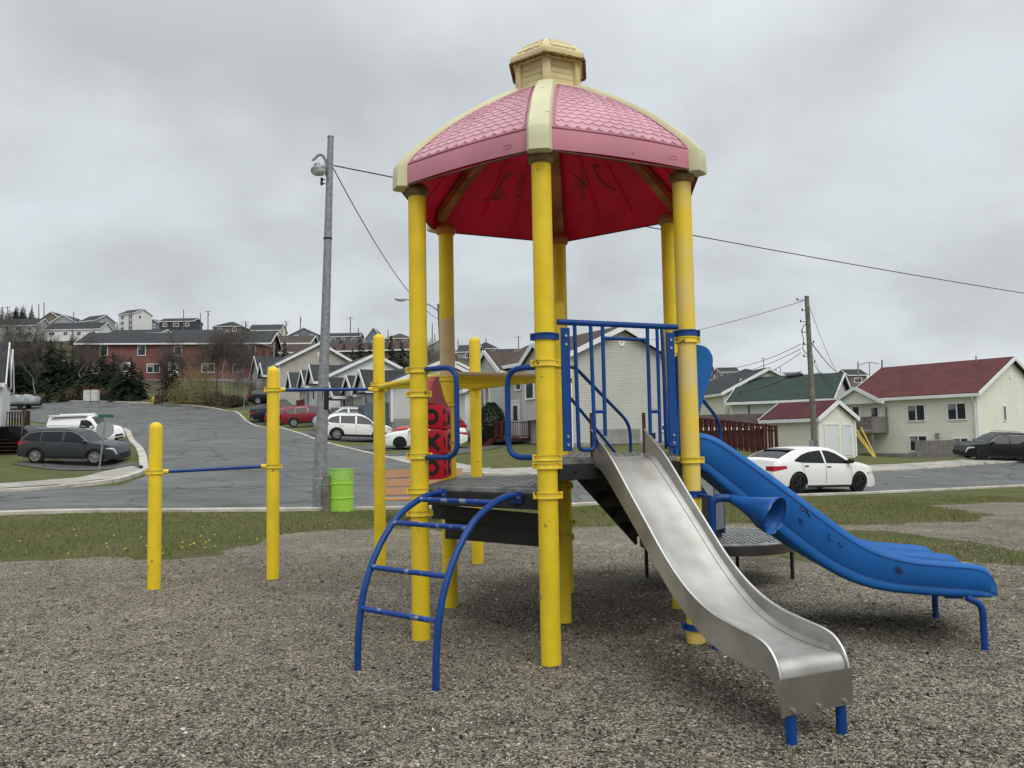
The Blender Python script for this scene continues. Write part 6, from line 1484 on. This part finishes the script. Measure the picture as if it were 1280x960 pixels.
My = mat('hydrant_yellow', (.75,.50,.02), .5)
MB().lathe([(.16,0),(.16,.05),(.11,.06),(.11,.62),(.15,.63),(.15,.67),(.11,.70),(.09,.80),(.04,.86),(.04,.9)], q, 16).build('barrel', My, t, smooth=40)
MB().tube([q+Vector((-.22,0,.48)), q+Vector((.22,0,.48))], .07, 10).tube([q+Vector((0,-.2,.42)), q+Vector((0,0,.42))], .085, 10).build('outlet', My, t, smooth=40)
q = gp(200.5, 92.5, 504); t = empty('street_name_post', q, 0, 'thin street-name post with a green blade right of the yellow hydrant', 'sign post')
MB().tube([q-up*.2, q+up*2.05], .035, 8).build('sign_post', M_galv, t); MB().box(q+up*1.95, (.12,.5,.14)).build('blade', mat('sign_blade_green', (.02,.10,.06), .5), t)
# utility poles
def wpole(label, base, top, r=.15, arm=None, m=None, group=None, extra=True):
    t = empty('utility_pole', base, 0, label, 'utility pole', group); MB().tube([base-up*.5, top], [r, r*.65], 8).build('pole', m or M_polewood, t, smooth=60)
    if arm: MB().bar(top-up*.35-arm, top-up*.35+arm, .09, .11).build('crossarm', M_polewood, t)
    if extra: MB().tube([top-up*1.5+Vector((.22,0,0)), top-up*.85+Vector((.22,0,0))], .14, 10).build('transformer', M_galv, t, smooth=50)
    return t
ub = gp(1019.5, 45.5, 572); ut = at(1008.3, 370, 45.5)
t = wpole('tall weathered utility pole in front of the green roof and the shed', ub, ut, .20, extra=False)
g = MB()
for py, dx in ((375,-.55),(388,-.30),(402,-.42),(415,-.38),(430,-.30),(445,-.35),(428,.25),(452,.25)):
    q = ub.lerp(ut, (572-py)/202.0); g.bar(q, q+Vector((dx,0,.0)), .03, .03); g.box(q+Vector((dx,0,.05)), (.06,.06,.14))
g.build('bracket_hardware', M_plast, t)
q = ub.lerp(ut, .77); MB().tube(catmull([q+Vector((-.05,-.1,.7)), q+Vector((-.42,-.1,.2)), q+Vector((-.35,-.1,-.35)), q+Vector((-.40,-.1,-.9)), q+Vector((-.12,-.15,-1.3))], 6), .022, 6).build('service_cable', M_wire, t, smooth=60)
MB().tube([ub.lerp(ut,.52)+Vector((-.5,-.1,.0)), ub.lerp(ut,.515)+Vector((-1.4,.1,-.05))], [.10,.13], 8).build('splice_box', M_plast, t, smooth=40)
MB().box(ub+Vector((-.22,-.1,.6)), (.22,.12,1.1)).build('pole_conduit', M_galv, t)
# second street light, arm seen between the posts
sb = gp(560, 36.0, 590); st_ = at(548.5, 380, 36.0)
t = empty('street_lamp', sb, 0, 'street lamp with a long curved arm seen between the two left yellow posts', 'street lamp')
MB().tube([sb-up*.3, st_], [.13,.075], 8).build('pole', M_polewood, t, smooth=50)
lt = at(494, 373.5, 35.0); P = catmull([st_-up*.35, at(540,383,35.8), at(527,377.5,35.5), at(508,374.5,35.2)], 5); LA = MB().tube(P, .028, 8).build('lamp_arm', M_galv, t, smooth=60)
rows = [(0,.02),(.06,.07),(.22,.11),(.40,.10),(.52,.05),(.56,.01)]
dv = (lt-P[-1]).normalized(); MB().tube([P[-1]+dv*s for s, r_ in rows], [r_ for s, r_ in rows], 12).build('lamp_head', mat('lamp_head_grey', (.45,.47,.48), .4, .2), LA, smooth=60)
# third, small street light up the side street
sb = gp(342, 96, 500); st_ = at(342.5, 428, 96)
t = empty('street_lamp', sb, 0, 'small distant street lamp rising behind the second yellow post', 'street lamp')
MB().tube([sb-up*.3, st_], .10, 8).build('pole', M_galv, t, smooth=50); P = catmull([st_-up*.4, at(337,433,96), at(330,430.5,96), at(322,430,96)], 5); MB().tube(P, .05, 8).tube([P[-1], P[-1]-Vector((1.0,0,-.05))], [.12,.06], 8).build('lamp_arm', M_galv, t, smooth=60)
# street lamp on the right ridge and poles beside it
sb = gp(1073, 150, 520); st_ = at(1072.5, 452, 150); t = empty('street_lamp', sb, 0, 'distant street lamp above the green roof at the right', 'street lamp'); MB().tube([sb, st_], .13, 6).build('pole', M_galv, t); MB().tube(catmull([st_-up*.8, at(1078,455,150), at(1086,453,150), at(1098,454.5,150)], 4), .08, 6).build('lamp_arm', M_galv, t)
for px, y0, Yd, lab in ((1087,454,165,'thin pole between the distant lamp and the small spruce'),(1102.5,450,140,'thick pole stub rising behind the red roof')):
    wpole(lab, gp(px, Yd, 520), at(px, y0, Yd), .2 if Yd < 150 else .12, group='poles along the skyline', extra=False)
SKY = [(9.5,383,'leftmost pole on the skyline, above the dark wood'),(40,381,'first of the three tall poles close together at the left'),(48.5,380,'second of the three tall poles close together at the left'),(55,378,'third and tallest of the three tall poles at the left'),(92,390,'short pole between the silver gable and the silver-sided house'),(122,398,'pole in front of the long white bungalow'),(161.5,391,'left of the two poles in front of the tall white house'),(164.3,389,'right of the two poles in front of the tall white house'),(229.5,387,'pole in front of the black house'),(250.5,391,'pole left of the taupe hipped house'),(260,388,'taller pole beside the taupe hipped house'),(307,401,'pole between the taupe house and the cream house'),(352.5,407,'faint pole right of the cream ridge house'),(357.5,401,'pole left of the blue gabled house'),(375.5,395,'tall pole in front of the blue gabled house'),(438,396,'tall pole right of the grey lamp pole'),(448,410,'short pole left of the steep blue-grey gable'),(485,412,'short pole right of the steep gable'),(540.3,404,'tall pole between the two left yellow posts'),(543.5,417,'short pole between the two left yellow posts'),(572.5,424,'pole beside the tan-banded post'),(607.5,423,'short pole right of the domed rear post'),(648,420,'pole left of the front centre post'),(954,447,'tall pole on the right-hand hill'),(975,458,'short pole on the right-hand hill')]
for px, y0, lab in SKY:
    Yd = 232 if px < 700 else 290; b_ = gp(px, Yd, 430); tp = at(px, y0, Yd)
    if tp.z-b_.z < 4: b_.z = tp.z-7
    wpole(lab, b_, tp, .19, arm=Vector((1.0,0,0)) if y0 in (388,401,396,420,383,447) else None, group='poles along the skyline', extra=y0 in (401,395,388))
# cables
def cable(label, A, B, sag, r=.012, group='overhead cables', n=22):
    A = Vector(A); B = Vector(B); P = [A.lerp(B, k/n)-up*(sag*4*(k/n)*(1-k/n)) for k in range(n+1)]
    tag(MB().tube(P, r, 5).build('overhead_cable', M_wire, loc=A, smooth=60), label, 'cable', group)
pa_ = f_(208)+Vector((.08,0,0))
cable('long black cable from the lamp pole passing behind the pink roof to the right edge', pa_, at(1600,410,40), .35, .014)
cable('sagging cable dropping from the lamp pole toward the arm of the second street lamp', f_(212)+Vector((.08,0,0)), at(548,399,36), .55, .012)
cable('cable from the pole top running left behind the yellow posts', at(1005,376,45.4), at(690,440,70), .6, .016)
cable('upper of the wires from the pole to the left houses', at(1001,430,45.4), at(866,457,75), .8, .018)
cable('middle wire of the bundle from the pole to the left', at(1001,436,45.4), at(880,466,85), .7, .018)
cable('lower wire of the bundle from the pole to the left', at(1001,441,45.4), at(905,478,95), .7, .018)
cable('thick twisted wire dropping from the splice box to the cream gable', at(1001,464,45.4), at(906,488,79), .5, .03)
cable('slack wire from the pole to the roof of the green-roofed house', at(1012,384,45.5), at(1059,488,66), .5, .014)
cable('heavy curved wire from the pole toward the right-hand hill', at(1013,427,45.5), at(1052,468,120), .4, .03)
cable('thin wire fanning out lowest from the pole to the right', at(1014,440,45.5), at(1042,492,64), .4, .014)
cable('second thin wire fanning out from the pole to the right', at(1015,452,45.5), at(1049,489,64), .3, .014)
# ------------------------------------------------------------------ vegetation
M_conif = mat('spruce_needles', (.050,.072,.040), .85, vscale=1.2, col2=(.022,.034,.020)); M_conif2 = mat('young_spruce_needles', (.055,.078,.034), .85, vscale=1.2, col2=(.025,.040,.018))
M_bark = mat('grey_brown_bark', (.11,.095,.08), .9, vary=.5, vscale=4); M_birch = mat('birch_bark', (.38,.36,.33), .8, vary=.5, vscale=3); M_twig = mat('bare_twigs', (.15,.125,.112), .9, vary=.4, vscale=2); M_twig2 = mat('pale_bare_twigs', (.27,.235,.20), .9, vary=.4, vscale=2)
M_bush = mat('olive_buds', (.25,.225,.085), .9, vscale=1.5, col2=(.15,.135,.05)); M_hedge = mat('hedge_leaves', (.030,.048,.016), .9, vscale=3, col2=(.012,.020,.008)); M_scrub = mat('dead_brown_scrub', (.12,.088,.060), .95, vscale=1.5, col2=(.05,.042,.025))
def trimesh(name, T, m, parent): 
    V = np.array(T, np.float32).reshape(-1, 3); return fastmesh(name, V, np.arange(len(V)).reshape(-1, 3), m, parent=parent)
def conifer_mesh(h, r, seed, dens=1.0):
    g = np.random.default_rng(seed); T = []
    nl_ = int(h*3.4)
    for i in range(nl_):
        f = i/nl_; z = h*(.06+.92*f); rad = r*(1-f)**.85*(.72+.5*g.random())+.05
        nb = max(4, int((9-5*f)*dens))
        for k in range(nb):
            a = g.random()*6.283; L = rad*(.65+.5*g.random()); dirv = np.array([math.cos(a), math.sin(a), 0]); side = np.array([-dirv[1], dirv[0], 0]); base = np.array([0, 0, z])
            ns = max(3, int(L/.16))
            for s in range(ns):
                q = (s+.4)/ns; c = base+dirv*L*q+np.array([0,0,-.30*L*q*q+.10*L*q*(1-q)]); w = (.34*L*(1-q*.75)+.06)*(.6+.6*g.random())
                for sg in (-1, 1):
                    tip = c+side*sg*w+dirv*w*(.35+.4*g.random())+np.array([0,0,-w*.35*g.random()]); o = g.normal(0, .025, 3)
                    T += [c-dirv*.06+o, c+dirv*.10+np.array([0,0,.05])+o, tip]
                    T += [c+o, tip, c+dirv*.05+np.array([0,0,-.12])]
    for k in range(6): a = g.random()*6.283; T += [(0,0,h*1.02), (.08*math.cos(a), .08*math.sin(a), h*.93), (-.05*math.sin(a), .05*math.cos(a), h*.90)]
    return T
def crown_thing(name, label, cat, loc, T, m, trunk, tm, group=None, rz=0, sc=1.0):
    t = empty(name, loc, rz, label, cat, group); t.scale = (sc, sc, sc)
    c = trimesh('crown', T, m, t); tr = trunk.build('trunk', tm, t, world=False, smooth=60); return t, c
def conifer(label, loc, h, r, seed, m=None, group='spruces'):
    tk = MB().tube([(0,0,-1),(0,0,h*.5),(0,0,h*.97)], [.035*h*.6,.02*h*.6,.01], 7)
    return crown_thing('spruce', label, 'tree', loc, conifer_mesh(h, r, seed), m or M_conif, tk, M_bark, group)[0]
def bare_mesh(h, seed, spread=.5, depth=5, r0=.09, up_=.35):
    g = np.random.default_rng(seed); segs = []
    def rec(p, d, L, r, lv):
        n = 3; pts = [p]; rs = [r]
        for i in range(n):
            d = d+g.normal(0, .13, 3)+np.array([0,0,up_*.12]); d /= np.linalg.norm(d); p = p+d*L/n; pts.append(p); rs.append(r*(1-.45*(i+1)/n))
            if lv < depth and (i > 0 or lv > 0):
                for _ in range(1 if lv == 0 else 2):
                    a = g.normal(0, 1, 3); a -= a.dot(d)*d; a /= np.linalg.norm(a)+1e-6; nd = d*(1-spread*.7)+a*spread+np.array([0,0,.15]); nd /= np.linalg.norm(nd); rec(p, nd, L*(.55+.2*g.random()), rs[-1]*.6, lv+1)
        segs.append((pts, rs, lv))
    rec(np.array([0,0,-.3]), np.array([0,0,1.0]), h*.55, r0, 0)
    thick = MB(); thin = []
    for pts, rs, lv in segs:
        if lv <= 1: thick.tube([Vector(p) for p in pts], [max(q, .012) for q in rs], 6)
        else:
            for i in range(len(pts)-1):
                a, b = pts[i], pts[i+1]; ra, rb = max(rs[i], .006)*.8, max(rs[i+1], .0055)*.7; d = b-a; s = np.cross(d, [.3,.7,.2]); s /= np.linalg.norm(s)+1e-9; s2 = np.cross(d, s); s2 /= np.linalg.norm(s2)+1e-9
                for q in (s, s2): thin += [a-q*ra, a+q*ra, b+q*rb, a-q*ra, b+q*rb, b-q*rb]
    return thick, thin
def bare(label, loc, h, seed, tm=None, mm=None, group='bare trees', spread=.5, name='bare_tree'):
    tk, thin = bare_mesh(h, seed, spread); t = empty(name, loc, 0, label, 'tree', group); tk.build('trunk', tm or M_bark, t, world=False, smooth=60); trimesh('crown', thin, mm or M_twig, t); return t
def leafblob(cx, n, rad, hgt, seed, size=.08, twigs=0):
    g = np.random.default_rng(seed); T = []
    cl = []
    while len(cl) < 46:
        c = g.uniform(-1, 1, 3); c[2] = abs(c[2])
        if .35 < np.linalg.norm(c) < .88: cl.append(c)
    for i in range(n):
        c = cl[g.integers(len(cl))]+g.normal(0, .13, 3); p = np.array([c[0]*rad, c[1]*rad, max(.03, c[2])*hgt])
        a = g.normal(0, 1, 3); a /= np.linalg.norm(a); b = np.cross(a, g.normal(0, 1, 3)); b /= np.linalg.norm(b); s = size*(.5+g.random())
        T += [p-a*s, p+a*s, p+b*s*1.2]
    return T
# the wood at the far end of the street
CON = [(62,421,489,110,2.3,'tall dark spruce in the middle of the wood beyond the street'),(48,434,490,113,2.2,'dark spruce left of the tallest one in the far wood'),(76,426,489,112,2.3,'dark spruce right of the tallest one in the far wood'),(90,436,488,110,2.0,'ragged spruce left of the brick building corner'),(34,424,490,117,2.0,'thin spruce behind the bare birches at the left'),(12,430,490,119,2.4,'dark spruce near the left edge of the wood'),(128,430,487,103,1.7,'narrow pointed spruce in front of the brick wall'),(141,438,487,104,1.6,'slim spruce right of the pointed one'),(112,450,488,102,1.9,'bushy spruce behind the mailboxes'),(163,444,486,98,2.3,'broad spruce left of the brick wall windows'),(152,456,487,98,2.0,'short broad spruce at the foot of the brick wall'),(215,437,484,98,1.6,'lone slim spruce in front of the brick building'),(207,458,487,97,1.6,'dense dark shrub-like spruce under the slim one'),(176,462,487,98,1.6,'low spruce at the right end of the dark clump'),(103,440,488,108,1.9,'spruce just left of the pointed one'),(22,446,492,108,2.0,'low spruce above the covered boat')]
for i, (px, ty, by, Yd, r_, lab) in enumerate(CON):
    b_ = gp(px, Yd, by); tp = at(px, ty, Yd); conifer(lab, b_, max(3, tp.z-b_.z), r_*(1.35 if px < 170 else .95), 100+i, group='spruces in the far wood')
SM = [(59,472,495,98,'rounded bright green young spruce at the edge of the lawn'),(81,478,494,98,'small green spruce left of the mailboxes'),(70,476,492,101,'small spruce between the two bright ones'),(98,474,493,99,'low green spruce beside the mailboxes')]
for i, (px, ty, by, Yd, lab) in enumerate(SM):
    b_ = gp(px, Yd, by); tp = at(px, ty, Yd); conifer(lab, b_, max(1.6, tp.z-b_.z), 1.3, 140+i, m=M_conif2, group='young spruces')
CM = [(345,428,478,118,2.6,'wind-bent spruce above the warm grey split-level'),(356,426,470,120,2.4,'spruce right of the wind-bent one'),(330,436,478,116,2.2,'spruce behind the left gable of the split-level'),(405,424,466,124,2.4,'spruce just right of the tall lamp pole'),(418,432,468,122,2.2,'short spruce beside the one at the lamp pole'),(430,428,466,126,2.3,'spruce above the cream gable'),(450,420,468,122,2.6,'large spruce above the charcoal bungalow roof'),(441,434,468,118,2.0,'low spruce left of the large one'),(462,428,468,121,2.2,'spruce behind the domed yellow post'),(489,417,468,122,2.2,'pointed spruce right of the domed yellow post'),(502,424,468,120,2.6,'broad spruce left of the front left post'),(513,432,470,118,2.2,'spruce hidden partly by the front left post'),(396,430,462,126,2.0,'spruce left of the tall lamp pole'),(476,432,468,124,2.2,'dark spruce filling the gap behind the domed post'),(527,436,472,120,2.0,'spruce behind the front left post')]
for i, (px, ty, by, Yd, r_, lab) in enumerate(CM):
    b_ = gp(px, Yd, by); tp = at(px, ty, Yd); conifer(lab, b_, max(4, tp.z-b_.z), r_*1.1, 200+i, group='spruces behind the bungalows')
conifer('small spruce on the skyline right of the distant lamp', gp(1093,138,520), max(5, at(1093,467,138).z-gp(1093,138,520).z), 1.5, 260, group=None)
BT = [(20,398,488,108,'pale birch trunk rising at the left of the wood',M_birch,M_twig),(4,408,488,106,'bare tree at the left edge of the photo',M_bark,M_twig),(30,412,488,109,'bare tree with a brown haze of twigs right of the birch',M_bark,M_twig),(52,430,490,105,'bare tree in front of the tall spruces',M_bark,M_twig),(45,445,490,104,'leaning bare tree in front of the dark spruces',M_birch,M_twig),(96,430,489,106,'bare tree at the left end of the brick building',M_bark,M_twig),(107,434,488,105,'white birch in front of the brick corner',M_birch,M_twig),(148,446,488,101,'small reddish bare tree between the spruces',M_bark,M_twig),(200,458,487,96,'bare shrub tree left of the lone spruce',M_bark,M_twig),(232,428,490,97,'bare tree behind the olive bush',M_bark,M_twig),(262,426,492,94,'bare birch at the right end of the brick building',M_birch,M_twig),(274,428,494,93,'slender white birch right of the brick building',M_birch,M_twig),(286,424,494,96,'bare birch in front of the sage building',M_birch,M_twig),(297,434,496,95,'bare birch left of the split-level house',M_birch,M_twig2),(306,470,503,86,'small pale bare street tree before the split-level house',M_birch,M_twig2),(318,440,490,104,'bare tree behind the split-level house gable',M_bark,M_twig),(246,436,490,99,'bare tree left of the birches',M_bark,M_twig),(538,436,470,116,'pale bare tree between the two left yellow posts',M_birch,M_twig2),(545,432,470,118,'bare tree beside the tan-banded post',M_bark,M_twig2),(60,440,489,104,'brown bare tree crossing the spruces',M_bark,M_twig),(12,424,489,103,'low bare tree above the white gable',M_bark,M_twig),(40,418,489,112,'tall brown bare tree behind the first spruces',M_bark,M_twig),(68,424,489,114,'brown bare tree behind the tallest spruce',M_bark,M_twig),(84,428,489,113,'bare tree between the spruces and the brick corner',M_bark,M_twig),(24,430,489,115,'short brown bare tree behind the birch',M_bark,M_twig),(118,444,488,103,'bare tree directly above the mailboxes',M_bark,M_twig),(268,424,494,98,'bare tree just behind the white birches',M_bark,M_twig),(280,430,494,92,'bare birch standing between two others before the sage building',M_birch,M_twig),(255,432,492,96,'grey bare tree rising over the right side of the olive bush',M_bark,M_twig),(310,436,494,99,'bare tree touching the left gable of the split-level house',M_bark,M_twig)]
for i, (px, ty, by, Yd, lab, tm, mm) in enumerate(BT):
    if px < 160 and i not in (0, 4, 6): Yd += 13
    b_ = gp(px, Yd, by); tp = at(px, ty, Yd); bare(lab, b_, max(2.5, (tp.z-b_.z))*1.0, 300+i, tm, mm, group='bare deciduous trees', spread=.55 if Yd > 90 else .7)
# olive bush, scrub
def shrub(label, loc, rad, hgt, n, m, seed, size=.09, name='bush', group=None, cat='bush'):
    t = empty(name, loc, 0, label, cat, group); g = np.random.default_rng(seed); tw = []
    for k in range(int(60+rad*40)):
        a = g.random()*6.283; e = .35+.9*g.random(); d = np.array([math.cos(a)*math.cos(e), math.sin(a)*math.cos(e), math.sin(e)]); L = hgt*(.6+.5*g.random()); a_, b_ = np.array([0,0,0.])+g.normal(0,.12*rad,3)*[1,1,0], d*[rad*.85/ max(.3,math.cos(e)) if False else L*rad/hgt, L*rad/hgt, L]; s = np.array([-d[1], d[0], 0])*.016
        tw += [a_-s, a_+s, b_]
    trimesh('twigs', tw, M_twig, t); trimesh('crown', leafblob(0, n, rad, hgt, seed, size), m, t); return t
shrub('large round olive-coloured bush at the bend of the street', gp(247,92,500), 3.5, 4.6, 9000, M_bush, 401, .055)
shrub('low dark bramble left of the olive bush', gp(214,93,498), 2.0, 1.8, 3000, M_scrub, 402, .09)
for i, (px, Yd, r_, h_, lab) in enumerate(((135,99,2.6,1.2,'brown scrub patch right of the mailboxes'),(92,99,2.2,1.3,'brown scrub patch left of the mailboxes'),(160,99,2.4,1.3,'brown scrub patch at the foot of the broad spruce'),(36,100,2.2,1.2,'brown scrub beside the covered boat'),(275,90,2.6,1.5,'dark brown scrub right of the olive bush'),(115,101,2.5,1.8,'tall scrub directly behind the mailboxes'),(292,88,1.8,1.2,'scrub near the small street tree'))):
    shrub(lab, gp(px, Yd, 497), r_, h_, 2400, M_scrub, 410+i, .09, group='scrub along the verge')
t = shrub('dark green clipped conical cedar shrub at the corner of the grey house', gp(614.5,47.2,548), .95, 2.3, 100, M_hedge, 430, .05)
g = np.random.default_rng(5); T = []
for k in range(7000):
    z = g.random(); rad = .92*math.sin(math.pi*(z*.8+.16))**.7*(.9+.14*math.sin(k)); a = g.random()*6.283; rr_ = rad*(.75+.28*g.random()); p = np.array([rr_*math.cos(a), rr_*math.sin(a), .18+2.25*z]); q = g.normal(0, 1, 3); q /= np.linalg.norm(q); q2 = np.cross(q, g.normal(0,1,3)); q2 /= np.linalg.norm(q2); s = .055; T += [p-q*s, p+q*s, p+q2*s]
trimesh('foliage', T, M_hedge, t)
shrub('small bush at the foundation of the cream house', gp(596,50.5,549), .7, .5, 1200, M_hedge, 431, .05)
# wooded skyline at the far left, and scrub all over the hillside: nobody could count these
def forest(name, label, items, m, seed, cat='wood'):
    g = np.random.default_rng(seed); T = []
    protos = [np.array(conifer_mesh(6, 1.5, 500+k, .35), np.float32) for k in range(3)]
    for (x, y, z, s) in items:
        P = protos[g.integers(3)]; a = g.random()*6.283; c, sn = math.cos(a), math.sin(a); Rm = np.array([[c,-sn,0],[sn,c,0],[0,0,1]]); T.append(P @ Rm.T*s+np.array([x, y, z]))
    T = np.concatenate(T); o = fastmesh(name, T, np.arange(len(T)).reshape(-1, 3), m); return tag(o, label, cat, kind='stuff')
g = np.random.default_rng(77); items = []
for k in range(150):
    px = g.uniform(-120, 64); Yd = g.uniform(290, 345); p = gp(px, Yd, 415); items.append((p.x, p.y, p.z-1, g.uniform(.95, 1.5)*(1.15 if px < 40 else .75)))
for k in range(60):
    px = g.uniform(60, 420); Yd = g.uniform(292, 335); p = gp(px, Yd, 415); items.append((p.x, p.y, p.z-1.5, g.uniform(.5, .95)))
forest('far_wood', 'dark wood along the left skyline', items, M_conif, 78)
items = []
for k in range(210):
    px = g.uniform(-60, 700); Yd = g.uniform(124, 215); p = gp(px, Yd, 440)
    if abs(p.y-120) < 16 and 90 < px < 330: continue
    items.append((p.x, p.y, p.z-1, g.uniform(.45, .95)))
forest('hillside_trees', 'dark spruces massed between the houses on the hillside', items, M_conif, 79)
# turf blades and loose chips
def turf():
    n = 60000; g = np.random.default_rng(9); px_ = g.uniform(-60, 1340, n*3); 
    x = g.uniform(-14, 15, n*4); y = g.uniform(8.2, 27, n*4)
    keep = (y < 17.25+(x+3.7)*.52-.25) & (y < 25)
    x, y = x[keep], y[keep]
    gm = np.maximum(sd(x, y, gravel_poly), sd(x, y, gravel_extra))
    for isle in grass_isles: gm = np.minimum(gm, -sd(x, y, isle))
    keep = (gm < -.12+g.normal(0, .16, len(gm))) & (np.abs(x) < y*.72+1); x, y = x[keep][:n], y[keep][:n]; z = tz_raw(x, y); n = len(x)
    h = g.uniform(.02, .055, n)*np.clip(.7+.5*np.sin(x*1.3+y*.7)*np.cos(y*1.1-x*.4)+.2, .5, 1.5)*np.where(g.random(n) < .06, 1.9, 1.0); a = g.uniform(0, 6.283, n); w = .006; l = g.normal(0, .02, (n, 2))
    V = np.zeros((n, 3, 3), np.float32); V[:,0] = np.stack([x-np.cos(a)*w, y-np.sin(a)*w, z], 1); V[:,1] = np.stack([x+np.cos(a)*w, y+np.sin(a)*w, z], 1); V[:,2] = np.stack([x+l[:,0], y+l[:,1], z+h], 1)
    m = mat('grass_blades', (.125,.150,.038), .8, vscale=1.1, col2=(.205,.180,.080))
    return tag(fastmesh('grass', V.reshape(-1, 3), np.arange(n*3).reshape(-1, 3), m), 'short patchy grass along the edge of the gravel', 'grass', kind='stuff')
turf()
def chips():
    g = np.random.default_rng(21); n = 110000
    Yr = 2.3+7.5*g.random(n)**1.6; X_ = (g.random(n)*2-1)*(Yr*.72+.3)
    gm = sd(X_, Yr, gravel_poly); k = gm > .1; X_, Yr = X_[k], Yr[k]; n = len(X_)
    s = g.gamma(3.0, .0010, n)+.0014; L = s*g.uniform(1.0, 3.0, n); a = g.uniform(0, 6.283, n); ti = g.normal(0, .35, n)
    # surface height, same relief as the ground
    rel = nz(X_, Yr, 0.8, 1.3)*0.018+nz(X_, Yr, 2.7, 5.3)*0.011+nz(X_, Yr, 7.0, 9.3)*0.006
    def blob(cx, cy, rx, ry, h, an=0):
        ca, sa = math.cos(an), math.sin(an); u = ((X_-cx)*ca+(Yr-cy)*sa)/rx; v = (-(X_-cx)*sa+(Yr-cy)*ca)/ry; return h*np.exp(-(u*u+v*v))
    z = tz_raw(X_, Yr)+rel+blob(1.45,3.2,.5,.35,-.04)+blob(2.6,5.25,.5,.35,-.03)+blob(2.35,5.75,.7,.2,.05,-.1)
    u = np.stack([np.cos(a)*L, np.sin(a)*L, ti*L*.6], 1); v = np.stack([-np.sin(a)*s, np.cos(a)*s, g.normal(0,.4,n)*s], 1); w = np.stack([0*s, 0*s, s*.55], 1); c = np.stack([X_, Yr, z+s*.25], 1)
    V = np.stack([c-u, c+v*.9-u*.2, c+u, c-v, c+w+u*.2, c-w], 1); F_ = np.array([[0,3,4],[3,2,4],[2,1,4],[1,0,4],[3,0,5],[2,3,5],[1,2,5],[0,1,5]])
    groups = g.choice(4, n, p=[.42,.43,.12,.03])
    out = []
    cols = [('bark_chips', (.13,.105,.078)), ('grey_brown_chips', (.40,.36,.29)), ('dark_chips', (.025,.020,.016)), ('pale_stones', (.72,.70,.64))]
    lab = ['small brown bark chips in the gravel','grey-brown chips scattered through the gravel','dark damp chips scattered through the gravel','pale stones scattered through the gravel']
    for k in range(4):
        q = groups == k; Vk = V[q].reshape(-1, 3); nk = q.sum(); Fk = (np.arange(nk)[:,None,None]*6+F_[None]).reshape(-1, 3)
        m = mat(cols[k][0], cols[k][1], .9, vary=.35, vscale=9)
        tag(fastmesh(['bark_chips','gravel_chips','dark_chips','pale_stones'][k], Vk, Fk, m), lab[k], 'gravel', kind='stuff')
chips()
# dandelions in the left lawn
g = np.random.default_rng(3); V = []; F_ = []
for k in range(62):
    px = g.normal(255, 60) if k < 34 else (g.uniform(0, 480) if k < 55 else g.uniform(880, 1270)); py = min(697, g.normal(690, 7)) if k < 34 else g.uniform(655, 690) if k < 55 else g.uniform(625, 690)
    p = onz(px, py, 0); p = onz(px, py, tz(p.x, p.y)); z = tz(p.x, p.y)+.05
    if inside(np.array([p.x]), np.array([p.y]), gravel_poly)[0]: continue
    n0 = len(V); V.append((p.x, p.y, z+.008)); 
    for q in range(6): V.append((p.x+.016*math.cos(q*1.047), p.y+.016*math.sin(q*1.047), z)); 
    for q in range(6): F_.append((n0, n0+1+q, n0+1+(q+1) % 6))
tag(fastmesh('dandelions', V, F_, mat('dandelion_yellow', (.75,.55,.03), .7)), 'tiny yellow dandelions in the lawn', 'flowers', kind='stuff')
